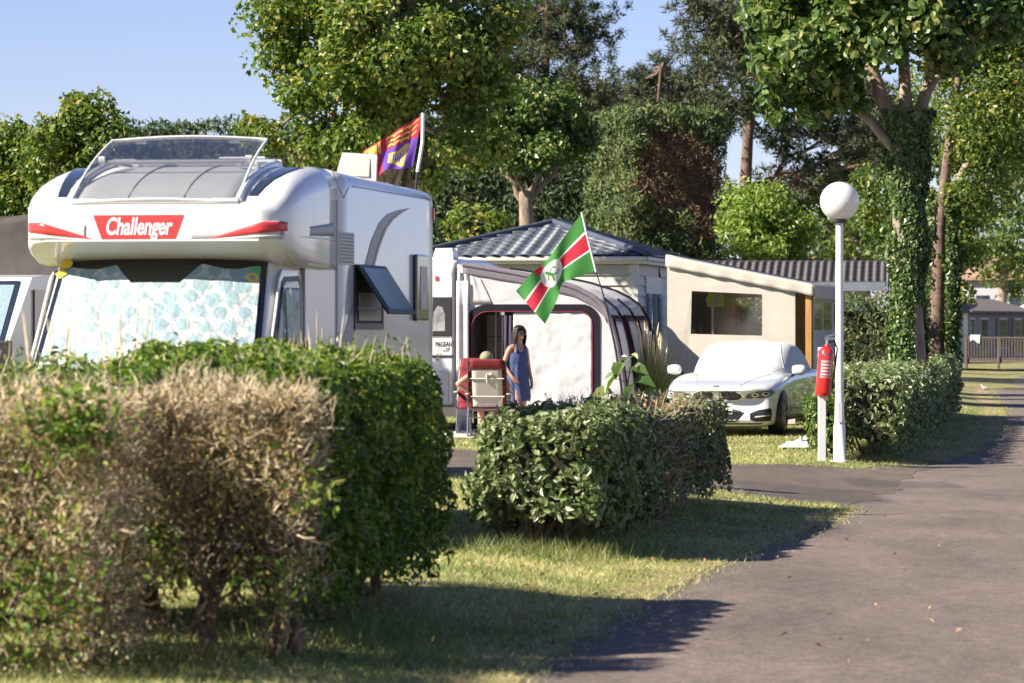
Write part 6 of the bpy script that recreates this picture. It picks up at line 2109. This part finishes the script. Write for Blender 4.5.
MB().span((.08, -.3, .40), (3.1, 8.2, .48)).build('boards', M_DECK, D)
MB().span((.10, -.28, .26), (3.08, -.22, .39)).span((3.05, -.2, .26), (3.09, 8.2, .39)).build('edge_beam', M_DECK, D)
for (x, y) in ((.14, -.33), (1.6, -.33), (3.15, -.33), (3.15, 1.7), (3.15, 3.7), (3.15, 5.7), (3.15, 7.7)): MB().span((x - .05, y - .05, 0), (x + .05, y + .05, 1.36)).build('post', M_DECK, D)
MB().span((.1, -.385, 1.30), (3.1, -.30, 1.35)).span((3.10, -.29, 1.30), (3.19, 8.1, 1.35)).build('handrail', M_DECK, D)
for k in range(22):
    x = .26 + k * .13
    MB().span((x - .02, -.37, .5), (x + .02, -.34, 1.29)).build('baluster', M_DECK, D)
for k in range(52):
    y = -.1 + k * .155
    MB().span((3.14, y - .02, .5), (3.165, y + .02, 1.29)).build('baluster', M_DECK, D)
o = thing('washing', 'pale laundry draped over the deck rail of the far cabin', 'laundry', along((at(966, 331, 166).x, 166), -.345, R(-28), .55), R(-28))
MB().grid(lambda u, v: (-.2 + .45 * u, -.075 - .02 * math.sin(u * 9), 1.40 - .26 * v * (1 - .3 * math.sin(u * 5))), 14, 5).grid(lambda u, v: (-.2 + .45 * u, -.07 + .13 * v, 1.40 + .03 * math.sin(v * 3.14)), 14, 4).build('cloth', M_WHITEMATT, o, solid=.01)

M_HOUSE = surf('lilac white render', (.42, .40, .45), .8, var=.06, scale=1.5)
H4 = thing('house', 'pale rendered house glimpsed through the branches above the far cabin', 'house', (at(1003, 331, 230).x, 230, 0), R(-15))
MB().span((-2.6, 0, 0), (4.5, 8, 4.6)).build('wall', M_HOUSE, H4)
MB().prism([(-2.9, -.4, 4.603), (4.8, -.4, 4.603), (4.8, 4, 6.3), (-2.9, 4, 6.3)], (0, 0, .15)).build('roof', surf('dusty pan tiles', (.30, .19, .14), .8, var=.2, scale=3), H4, fixn=True)
for x in (-1.6, .4, 2.6):
    MB().span((x, -.03, 2.3), (x + .8, -.005, 3.7)).build('window', M_DARKGLASS, H4)
H5 = thing('tent_roof', 'white canvas canopy right of the far cabin', 'canopy', (at(1022, 331, 190).x, 190, 0), R(-15))
MB().prism([(-1.1, 0, 2.35), (2.6, 0, 2.35), (.9, 1.5, 3.3)], (0, .3, .05)).prism([(-1.12, .31, 2.3), (2.62, .31, 2.3), (2.62, 3, 2.3), (-1.12, 3, 2.3)], (0, 0, .05)).build('cloth', M_WHITEMATT, H5, fixn=True)
for x in (-1.0, 2.5): MB().tube([(x, .5, 0), (x, .5, 2.3)], .04, 6).build('pole', M_STEEL, H5)
H6 = thing('house', 'low terracotta roofed house behind the dark tiled mobile home', 'house', (at(835, 331, 165).x, 165, 0), R(-5))
MB().span((-3, 0, 0), (3.4, 6, 3.9)).build('wall', M_HOUSE, H6)
MB().prism([(-3.3, -.3, 3.9), (3.7, -.3, 3.9), (3.7, 3, 4.6), (-3.3, 3, 4.6)], (0, 0, .15)).build('roof', surf('terracotta tiles', (.45, .22, .12), .8, var=.2, scale=3), H6, fixn=True)

# ================================================================ canvas terrace
M_CANVAS = surf('ivory canvas', (.68, .63, .55), .8, var=.06, scale=3, trans=.3, bump=.25, bscale=6)
M_WOOD = surf('varnished pine post', (.42, .22, .07), .45, var=.2, scale=6, stretch=(4, 4, .4))
M_INNER = surf('tan inner canvas', (.48, .31, .15), .8, var=.12, scale=3, trans=.4)
M_PVC = glassy('clear plastic sheet', (.86, .84, .80), .07, .06)
TX, TY = 2.64, 66.3
TN = thing('canvas_terrace', 'ivory canvas terrace lean-to with clear window beside the cream mobile home', 'terrace tent', (TX, TY, 0), R(-10))
TD, TW = 3.9, 2.40
def ztop(x): return 2.86 - .20 * x
def can(x, z): return (x, .012 * noise.noise(Vector((x * 2, z * 2, 1))) + .01 * math.sin(z * 1.4 + x), z)
win = [(.40, 1.55), (1.62, 1.52), (1.62, 2.22), (.42, 2.28)]
out_ = [(0, .03), (2.18, .03), (2.18, ztop(2.18) - .04), (1.4, ztop(1.4) - .04), (.7, ztop(.7) - .04), (0, ztop(0) - .04)]
MB().holed(out_, [win], can).build('front_canvas', M_CANVAS, TN, solid=.012)
MB().prism([(a, .012, b) for a, b in win], (0, .006, 0)).build('front_window', M_PVC, TN, fixn=True)
def valance(u, v):
    x = -.02 + (TW + .12) * u
    return (x, -.06 - .01 * math.sin(u * 40) * v, ztop(x) + .02 - .19 * v - .006 * math.sin(u * 14) ** 2 * v)
MB().grid(valance, 50, 4).build('valance', M_CANVAS, TN, solid=.01)
MB().grid(lambda u, v: (-.02 + (TW + .12) * u, -.06 + (TD + .1) * v, ztop(-.02 + (TW + .12) * u) + .03 - .05 * math.sin(math.pi * u) * math.sin(math.pi * v)), 20, 16).build('roof_canvas', M_CANVAS, TN, solid=.012)
def endval(u, v): return (TW + .11 + .01 * math.sin(u * 30) * v, -.06 + (TD + .1) * u, ztop(TW + .1) + .015 - .24 * v)
MB().grid(endval, 40, 4).build('end_valance', M_CANVAS, TN, solid=.01)
for (x, y) in ((TW + .0, .02), (TW, TD - .1), (.06, .08), (.06, TD - .1)): MB().span((x - .05, y - .0, 0), (x + .05, y + .1, ztop(x) - .05)).build('post', M_WOOD, TN)
MB().span((2.2, .0, .98), (TW - .06, .07, 1.10)).build('rail', M_WOOD, TN)
MB().span((.1, .03, ztop(TW) - .14), (TW - .06, .09, ztop(TW) - .06)).build('beam', M_WOOD, TN)
# right hand end: canvas with clear windows
ew = [[(.35, 1.62), (1.75, 1.62), (1.75, 2.10), (.35, 2.10)], [(1.95, 1.62), (3.5, 1.62), (3.5, 2.10), (1.95, 2.10)]]
MB().holed([(.2, .03), (TD, .03), (TD, ztop(TW) - .05), (.2, ztop(TW) - .05)], ew, lambda y, z: (TW + .065, y, z)).build('end_canvas', M_CANVAS, TN, solid=.012)
for k in (0, 1):
    MB().prism([(TW + .06, a, b) for a, b in ew[k]], (.006, 0, 0)).build('end_window', M_PVC, TN, fixn=True)
    MB().grid(lambda u, v: (TW - .02 + .02 * math.sin(u * 40), ew[k][0][0] + .04 + 1.3 * u, 1.4 + .72 * v), 60, 2).build('net_curtain', surf('brownish curtain', (.30, .22, .16), .8, var=.4, scale=8), TN, solid=.006)
# back and inner walls
bw = [(.70, 1.40), (1.26, 1.40), (1.26, 2.2), (.70, 2.2)]
MB().holed([(0, .03), (TW + .05, .03), (TW + .05, ztop(TW) - .05), (0, ztop(0) - .05)], [bw], lambda x, z: (x, TD, z)).build('back_canvas', M_INNER, TN, solid=.012)
MB().span((.0, TD - 1.4, .03), (.42, TD - 1.36, 2.3)).build('inner_curtain', surf('striped brown curtain', (.10, .07, .05), .8, var=.6, scale=10, stretch=(4, 4, .1)), TN)
MB().tube([(.62, 1.4, 0), (.62, 1.4, 2.55)], .03, 8).build('inner_pole', M_STEEL, TN)
# hi-vis vest on a hook
VSX, VSY = along((TX, TY), .35, T10, .78)
o = thing('safety_vest', 'yellow green hi-vis vest hanging inside the clear terrace window', 'vest', (VSX, VSY, 0), R(-10))
M_VEST = surf('hi-vis yellow cloth', (.55, .66, .10), .7, var=.12, scale=8)
vp = [(x * .7, 2.42 + (z - 2.40) * .68) for x, z in [(-.20, 1.80), (.20, 1.80), (.23, 2.0), (.17, 2.12), (.20, 2.34), (.08, 2.40), (.05, 2.26), (-.05, 2.26), (-.08, 2.40), (-.20, 2.34), (-.17, 2.12), (-.23, 2.0)]]
MB().prism([(x, .02 * math.sin(x * 12), z) for x, z in vp], (0, .03, 0)).build('cloth', M_VEST, o, bevel=.008, fixn=True)
MB().prism([(x, -.008, z) for x, z in ((-.04, 2.12), (.045, 2.12), (.04, 2.24), (-.03, 2.24))], (0, .004, 0)).span((-.145, -.022, 2.06), (.145, -.018, 2.09)).build('reflective_band', M_GREYPLASTIC, o, fixn=True)
MB().tube([(-.07, .015, 2.41), (0, .015, 2.5), (.07, .015, 2.41)], .008, 5).tube([(0, .015, 2.5), (0, .015, 2.63)], .006, 5).build('hanger', M_STEEL, o)
# little tray table inside the corner
o = thing('bench', 'dark wooden bench inside the open corner of the canvas terrace', 'bench', along((TX, TY), .9, T10, 2.0), R(-10))
MB().span((-.5, 0, .42), (.3, .35, .47)).build('seat', M_WOOD, o)
for x in (-.45, .25): MB().span((x - .03, .03, 0), (x + .03, .32, .419)).build('leg', M_WOOD, o)
# ================================================================ the white saloon under its cover
CTH = R(-15)
CX0, CY0 = 3.07, 59.0
M_CARPAINT = surf('white car paint', (.64, .64, .64), .18, coat=1.0, var=.015, scale=2)
M_COVER = surf('white screen cover', (.56, .56, .57), .75, var=.03, scale=5, bump=.15, bscale=14)
CAR = thing('car', 'white saloon car parked nose out beside the canvas terrace', 'car', (CX0, CY0, 0), CTH)
CS = [  # ly, half width, top centre, top edge, shoulder, lowest
    (.00, .72, .70, .69, .65, .26), (.03, .77, .735, .725, .68, .19), (.10, .815, .765, .75, .70, .16), (.28, .85, .80, .785, .725, .15), (.55, .885, .845, .825, .765, .16), (.85, .905, .885, .865, .815, .18),
    (1.2, .915, .925, .905, .87, .20), (1.55, .915, .96, .945, .91, .21), (2.2, .912, .97, .96, .93, .22), (3.2, .912, .985, .975, .95, .22), (3.9, .905, 1.0, .99, .955, .22), (4.4, .87, 1.01, .995, .94, .24), (4.62, .82, .98, .96, .90, .30), (4.68, .74, .90, .88, .85, .40)]
mb = MB(); rings = []
for ly, hw, zc, ze, zs, zb in CS:
    half = [(0, zc), (.30, zc - .003), (.52, zc - .006), (.70, ze + .012), (.82, ze), (.92, (ze + zs) / 2 + .008), (.975, zs - .02), (1.0, .60 if zs > .62 else zs - .05), (.998, .48), (.985, .36), (.965, zb + .05), (.90, zb), (.5, zb - .01), (0, zb - .01)]
    front = max(0, 1 - ly / .9)
    P = []
    for fx, z in half:
        bow = .30 * front ** 1.3 * abs(fx) ** 2.6
        lowset = -.03 * front * (1 if z < .45 else 0)
        P.append((fx * hw, ly + bow * (.9 if ly < .3 else .7) + lowset, z))
    rings.append(P + [(-x, y, z) for x, y, z in reversed(P[1:-1])])
n_ = len(rings[0]); V = [p for r in rings for p in r]
mb.add(V, [(i * n_ + k, (i + 1) * n_ + k, (i + 1) * n_ + (k + 1) % n_, i * n_ + (k + 1) % n_) for i in range(len(rings) - 1) for k in range(n_)], 0, True)
mb.add(rings[0], [tuple(range(n_))], 0, True); mb.add(rings[-1], [tuple(range(n_ - 1, -1, -1))], 0, True)
cb = mb.build('body', M_CARPAINT, CAR, fixn=True)
md = cb.modifiers.new('sub', 'SUBSURF'); md.levels = 2; md.render_levels = 2
bake(cb)
for p in cb.data.polygons: p.use_smooth = True
BV_C = bvh_of(cb)
cutters = []
for ly in (.84, 3.68):
    for sg in (-1, 1):
        c = MB().lathe([(0, -.16), (.36, -.16), (.36, .22), (0, .22)], (0, 0, 0), 40, M=Matrix.Rotation(R(90) * sg, 3, 'Y')).build('cutter', M_BLACK)
        c.matrix_world = Matrix.Translation((CX0, CY0, 0)) @ Matrix.Rotation(CTH, 4, 'Z') @ Matrix.Translation((sg * .86, ly, .335))
        cutters.append(c)
bpy.context.view_layer.update()
cut(cb, cutters)
M_ARCHDARK = surf('dark wheel arch', (.012, .012, .012), .9)
for ly in (.84, 3.68):
    for sg in (-1, 1):
        MB().lathe([(.05, -.10), (.30, -.105), (.33, -.08), (.335, -.04), (.335, .06), (.325, .10), (.25, .115), (.05, .10)], (0, 0, 0), 32, M=Matrix.Rotation(R(90) * sg, 3, 'Y')).build('tyre', M_BLACK, None)
        ty = COL.objects[-1]
        wl = bpy.data.objects.new('wheel', None); COL.objects.link(wl); wl.parent = CAR; wl.location = (sg * .80, ly, .335)
        ty.parent = wl
        rm = MB().lathe([(.245, .10), (.25, .118), (.235, .12), (.225, .06)], (0, 0, 0), 32, M=Matrix.Rotation(R(90) * sg, 3, 'Y'))
        for k in range(5):
            for o_ in (-.14, .14):
                a = 2 * math.pi * k / 5 + o_
                rm.tube([(sg * .10, .05 * math.cos(a), .05 * math.sin(a)), (sg * .108, .24 * math.cos(a + o_ * .3), .24 * math.sin(a + o_ * .3))], [.02, .015], 5)
        rm.lathe([(0, .06), (.06, .06), (.065, .10), (.03, .115), (0, .115)], (0, 0, 0), 16, M=Matrix.Rotation(R(90) * sg, 3, 'Y'))
        rm.build('rim', M_STEEL, wl)
        MB().lathe([(0, .03), (.2, .03), (.2, .04), (0, .04)], (0, 0, 0), 20, M=Matrix.Rotation(R(90) * sg, 3, 'Y')).build('brake_disc', M_ARCHDARK, wl)
MB().span((-.68, .5, .24), (.68, 4.0, .6)).build('underbody', M_ARCHDARK, CAR)


def cf(x, z): return (x, -1.0, z)
DN = (0, 1, 0)
M_LENS = surf('headlamp glass', (.05, .06, .07), .06, coat=1.0, var=.3, scale=14)
M_LAMPRING = surf('bright lamp ring', (.75, .78, .82), .2, metal=.3)
for sg in (1, -1):
    kd = [(.035, .685), (.30, .683), (.375, .655), (.405, .60), (.36, .555), (.30, .538), (.06, .535), (.03, .56)]
    fr = patch('grille_surround', [(sg * a, b) for a, b in kd], BV_C, cf, DN, M_CHROME, CAR, .006, 2)
    ck, cz_ = .215, .612
    gin = [(ck + (a - ck) * .90, cz_ + (b - cz_) * .82) for a, b in kd]
    patch('grille', [(sg * a, b) for a, b in gin], BV_C, cf, DN, M_BLACK, fr, .011, 2)
    for k in range(8):
        x = .075 + k * .039
        patch('grille_bar', [(sg * x, .56 + .003 * k), (sg * (x + .010), .56 + .003 * k), (sg * (x + .010), .665 - .004 * k), (sg * x, .665 - .004 * k)], BV_C, cf, DN, M_DARKGREY, fr, .018, 1)
    hl = [(.425, .575), (.455, .640), (.56, .672), (.74, .700), (.835, .705), (.84, .665), (.80, .615), (.70, .580), (.60, .578), (.56, .592), (.52, .572)]
    hh = patch('headlight', [(sg * a, b) for a, b in hl], BV_C, cf, DN, M_LENS, CAR, .006, 3)
    for (cx, cz) in ((.575, .628), (.735, .645)):
        pts = [(sg * (cx + .055 * math.cos(a)), cz + .030 * math.sin(a)) for a in np.linspace(0, 2 * math.pi, 13)[:-1]]
        patch('lamp_ring', pts, BV_C, cf, DN, M_LAMPRING, hh, .010, 1)
        pts = [(sg * (cx + .038 * math.cos(a)), cz + .019 * math.sin(a)) for a in np.linspace(0, 2 * math.pi, 11)[:-1]]
        patch('projector', pts, BV_C, cf, DN, M_DARKGLASS, hh, .014, 1)
    sidein = [(.50, .35), (.63, .405), (.80, .43), (.815, .38), (.80, .235), (.60, .23), (.52, .26)]
    patch('side_intake', [(sg * a, b) for a, b in sidein], BV_C, cf, DN, M_BLACK, CAR, .006, 3)
    patch('intake_fin', [(sg * a, b) for a, b in ((.58, .29), (.79, .315), (.79, .33), (.585, .308))], BV_C, cf, DN, M_GREYPLASTIC, CAR, .014, 2)
patch('lower_intake', [(-.42, .37), (.42, .37), (.36, .26), (.30, .22), (-.30, .22), (-.36, .26)], BV_C, cf, DN, M_BLACK, CAR, .006, 3)
py_ = min((BV_C.ray_cast(Vector((x, -1, z)), Vector((0, 1, 0)))[0] or Vector((0, .05, 0))).y for x in (-.25, 0, .25) for z in (.40, .49))
MB().span((-.26, py_ - .022, .392), (.26, py_ - .008, .50)).build('number_plate', M_WHITEMATT, CAR, bevel=.004)
patch('splitter', [(-.70, .205), (.70, .205), (.68, .185), (-.68, .185)], BV_C, cf, DN, M_BLACK, CAR, .006, 3)
# emblem on the bonnet edge
e0 = BV_C.ray_cast(Vector((0, .10, 2)), Vector((0, 0, -1)))
ep = e0[0]; en = e0[1]
if en.z < 0: en = -en
Mq = en.to_track_quat('Z', 'Y').to_matrix()
em = MB().lathe([(0, .0), (.041, .0), (.041, .006), (.036, .009), (0, .009)], ep, 24, M=Mq).build('emblem', M_BLACK, CAR)
mb = MB()
M_BLUE = surf('emblem blue', (.02, .16, .45), .3)
for k in range(4):
    a0 = k * math.pi / 2
    pts = [ep + Mq @ Vector((0, 0, .0105))] + [ep + Mq @ Vector((.024 * math.cos(a0 + t_), .024 * math.sin(a0 + t_), .0105)) for t_ in np.linspace(0, math.pi / 2, 5)]
    mb.add(pts, [tuple(range(len(pts)))], k % 2)
mb.build('emblem_quarters', [M_BLUE, M_WHITEMATT], em)
mb = MB()
def oncar(x, y, off=.003):
    h = BV_C.ray_cast(Vector((x, y, 2)), Vector((0, 0, -1)))[0]
    return Vector((x, y, h.z + off)) if h else Vector((x, y, .9))
for sg in (-1, 1):
    mb.tube([oncar(sg * (.34 + .26 * t_), .18 + 1.2 * t_, .001) for t_ in np.linspace(0, 1, 9)], .008, 5)
    mb.tube([oncar(sg * (.80 + .03 * t_), .50 + 1.0 * t_, -.003) for t_ in np.linspace(0, 1, 8)], .006, 4)
mb.build('bonnet_crease', M_CARPAINT, CAR)
# mirrors
for sg in (-1, 1):
    m_ = MB()
    m_.lathe([(.0, -.11), (.06, -.10), (.078, -.04), (.08, .04), (.06, .10), (0, .115)], (sg * .985, 1.60, 1.0), 16, M=Matrix.Rotation(R(90), 3, 'Y') @ Matrix.Diagonal((1, .75, 1)))
    mo = m_.build('mirror', M_CARPAINT, CAR)
    MB().tube([(sg * .86, 1.66, .92), (sg * .92, 1.63, .95), (sg * .95, 1.62, .97)], [.035, .025, .022], 8).build('mirror_stalk', M_BLACK, mo)


# glasshouse: rounded-rectangle rings rising to the roof
def ring(hw, y0, y1, z, k=.0, n=56, p=4.5):
    out = []
    for i in range(n):
        a = 2 * math.pi * i / n
        c, s = math.cos(a), math.sin(a)
        x = hw * math.copysign(abs(c) ** (2 / p), c); t_ = math.copysign(abs(s) ** (2 / p), s)
        y = (y0 + y1) / 2 + (y1 - y0) / 2 * t_
        y += (k * (abs(x) / hw) ** 2 if t_ < 0 else 0)
        out.append((x, y, z))
    return out


def house(levels, off=0.0):
    rs = [ring(hw + off, y0 - off, y1 + off, z + off * .7, k) for hw, y0, y1, z, k in levels]
    n = len(rs[0]); mb = MB()
    V = [p for r in rs for p in r]
    mb.add(V, [(i * n + k, i * n + (k + 1) % n, (i + 1) * n + (k + 1) % n, (i + 1) * n + k) for i in range(len(rs) - 1) for k in range(n)], 0, True)
    zt = rs[-1][0][2]; c = (0, sum(p[1] for p in rs[-1]) / n, zt + .012)
    mb.add(rs[-1] + [c], [(i, (i + 1) % n, n) for i in range(n)], 0, True)
    return mb
GL = [(.80, 1.50, 4.15, .92, .20), (.785, 1.60, 4.02, 1.0, .19), (.745, 1.82, 3.80, 1.15, .16), (.70, 2.04, 3.58, 1.28, .13), (.64, 2.22, 3.38, 1.355, .10), (.56, 2.42, 3.15, 1.395, .08), (.40, 2.6, 2.95, 1.41, .05)]
house(GL).build('glasshouse', M_DARKGLASS, CAR)
CVR = thing('windscreen_cover', 'white fabric cover pulled over the windscreen and roof of the car', 'car cover', (CX0, CY0, 0), CTH)
mb = house(GL, .022)
V = []
for (x, y, z) in mb.v:
    sagn = .014 * noise.noise(Vector((x * 4, y * 4, z * 4))) + .008 * noise.noise(Vector((x * 11, y * 5, z * 7)))
    V.append((x * (1 + sagn), y + sagn, z + sagn * .8 + .01 * math.sin(x * 5 + 1) * (z > 1.1)))
mb.v = V
co = mb.build('cover', M_COVER, CVR, solid=.006, subsurf=1)
# quilted lower band
GB = bvh_of(co)
def quilt(u, v):
    x = -.72 + 1.44 * u
    k = abs(u * 2 - 1)
    z0 = .965 - .015 * k; z1 = 1.12 - .10 * k ** 2.2
    z = z0 + (z1 - z0) * v
    h = GB.ray_cast(Vector((x, 0, z)), Vector((0, 1, 0)))[0]
    y = h.y if h else 1.7
    qd = abs(math.sin((x * 14 + z * 22))) * abs(math.sin((x * 14 - z * 22)))
    return (x, y - .010 - .012 * qd ** .5, z)
M_QUILT = surf('quilted silver white band', (.50, .50, .52), .6, var=.04, scale=18)
MB().grid(quilt, 110, 18).build('quilted_band', M_QUILT, CVR, solid=.003)
MB().tube([Vector(quilt(u, .0)) + Vector((0, -.01, -.004)) for u in np.linspace(0.06, .94, 24)], .007, 5).build('hem_cord', M_GREYPLASTIC, CVR)  # grey cord along the lower hem

mb = MB()
for sg in (-1, 1):
    pts = []
    for k in range(9):
        z = 1.0 + .40 * k / 8
        h = GB.ray_cast(Vector((sg * (.70 - .16 * k / 8), 0, z)), Vector((0, 1, 0)))[0]
        if h: pts.append(h + Vector((0, -.004, 0)))
    mb.tube(pts, .005, 5)
mb.build('cover_seam', M_GREYPLASTIC, CVR)

# ================================================================ street furniture
LX, LY_ = gnd(839.5, 459)
M_GLOBE = surf('opal globe', (.80, .79, .76), .3, var=.02, coat=.3, trans=.25)
L_ = thing('street_lamp', 'tall white lamp post with an opal globe beside the fire extinguisher', 'street lamp', (LX, LY_, float(gz(LX, LY_))))
MB().lathe([(.12, 0), (.12, .02), (.078, .025), (.075, .45), (.062, .50), (.052, .9), (.046, 2.96), (.046, 3.0)], n=20).build('post', M_POLEW, L_)
MB().lathe([(.046, 2.985), (.10, 3.0), (.105, 3.04), (.08, 3.055)], n=24).build('collar', M_DARKGREY, L_)
gzc, gr_ = 3.26, .245
MB().lathe([(gr_ * math.sin(a), gzc - gr_ * math.cos(a)) for a in np.linspace(.32, math.pi, 22)], n=36).build('globe', M_GLOBE, L_)
MB().span((-.025, -.085, .5), (.025, -.07, .75)).build('hatch', M_GREYPLASTIC, L_)

EXX, EXY = gnd(822, 460)
E_ = thing('fire_extinguisher', 'red fire extinguisher with white label hung on a short white post', 'fire extinguisher', (EXX, EXY, float(gz(EXX, EXY))), R(6))
M_EXTRED = surf('extinguisher red paint', (.58, .022, .018), .25, coat=.5, var=.06)
M_LABEL = surf('white label', (.72, .68, .66), .5, var=.04)
lean = Matrix.Translation((-.015, -.13, .82)) @ Matrix.Rotation(R(5), 4, 'Y')
bt_ = MB().lathe([(.075, .0), (.092, .02), (.098, .05), (.098, .50), (.088, .56), (.05, .605), (.03, .62), (.03, .64)], n=28)
bt_.v = [tuple(lean @ Vector(p)) for p in bt_.v]
bot = bt_.build('cylinder', M_EXTRED, E_)
def lab(u, v, r=.0995): 
    a = R(-90) + (u - .5) * 1.5
    return tuple(lean @ Vector((r * math.cos(a), r * math.sin(a), .22 + .22 * v)))
lbo = MB().grid(lab, 14, 4).build('label', M_LABEL, bot)
mb = MB()
rgx = random.Random(3)
for r_ in range(5):
    z0 = .07 + r_ * .18
    u = .1
    while u < .86:
        w_ = rgx.uniform(.03, .08)
        mb.grid(lambda a, b: lab(u + w_ * a, z0 + .11 * b, .1008), 2, 1); u += w_ + .025
for a0, a1, b0, b1 in ((.02, .98, .955, .985), (.02, .98, .015, .045), (.02, .05, .045, .955), (.95, .98, .045, .955)):
    mb.grid(lambda a, b: lab(a0 + (a1 - a0) * a, b0 + (b1 - b0) * b, .1008), 10, 1)
mb.build('printing', M_EXTRED, lbo)
mb = MB().grid(lambda u, v: tuple(lean @ Vector((.0985 * math.cos(R(-90) + (u - .5) * .9), .0985 * math.sin(R(-90) + (u - .5) * .9), .515 - .02 * v + .008))), 8, 2)
mb.build('band', surf('blue band', (.03, .14, .30), .4), bot)
mb = MB().tube([lean @ Vector(p) for p in ((0, 0, .63), (0, 0, .70))], .022, 8).box(lean @ Vector((.03, -.0, .715)), (.13, .03, .025)).box(lean @ Vector((.04, 0, .755)), (.12, .03, .018), rot=(0, R(-14), 0))
mb.build('valve', M_STEEL, E_)
MB().tube([lean @ Vector(p) for p in ((.0, -.01, .66), (.09, .02, .69), (.14, .05, .60), (.135, .06, .35), (.11, .05, .08), (.10, .04, .0))], .011, 7).build('hose', M_BLACK, E_)
MB().span((-.045, -.04, 0), (.045, .04, 1.42)).build('post', M_POLEW, E_, bevel=.006)
MB().box((-.01, -.045, 1.36), (.10, .05, .05)).box((0, -.03, .84), (.14, .05, .03)).build('bracket', M_STEEL, E_)

# crumpled sheet at the foot of the hedge
SX_, SY_ = gnd(803, 449)
o = thing('plastic_sheet', 'crumpled white plastic sheet lying on the grass by the car wheel', 'sheet', (SX_, SY_, 0), R(-8))
def crump(u, v):
    x, y = (u - .5) * .62, (v - .5) * .5
    e = max(0, 1 - (2 * abs(u - .5)) ** 2) * max(0, 1 - (2 * abs(v - .5)) ** 2)
    h = .03 + e * (.06 + .13 * abs(noise.noise(Vector((x * 7, y * 7, 3)))) + .07 * abs(noise.noise(Vector((x * 17, y * 17, 8)))))
    return (x + .04 * noise.noise(Vector((x * 6, y * 6, 9))), y, h)
MB().grid(crump, 40, 32, smooth=False).build('sheet', M_WHITEMATT, o, solid=.004)
M_PALEBLUE = surf('pale blue print', (.30, .48, .60), .5, var=.1)
MB().grid(lambda u, v: tuple(Vector(crump(.1 + .12 * u, .06 + .4 * v)) + Vector((0, -.0, .01))), 8, 16).build('printed_strip', M_PALEBLUE, o)

# gull on the road
BX_, BY_ = gnd(985, 392.5, -.1)
o = thing('bird', 'small pale bird standing on the verge of the far road', 'bird', (BX_, BY_, float(gz(BX_, BY_))), R(10))
f = Fig()
a = f.pt((.02, 0, .13), .052); b = f.pt((-.05, 0, .15), .045, a); c = f.pt((-.085, 0, .20), .026, b); d = f.pt((-.10, 0, .235), .028, c); f.pt((-.135, 0, .23), .008, d)
e = f.pt((.09, 0, .11), .03, a); f.pt((.17, 0, .10), .014, e)
skin_body('body', f.V, f.E, f.R, a, surf('grey white feathers', (.50, .50, .50), .7, var=.25, scale=14), o, 2)
for s in (-1, 1): MB().tube([(.0, s * .02, .10), (.01, s * .022, .02), (-.03, s * .022, .006)], [.006, .004, .004], 5).build('leg', M_ARM, o)
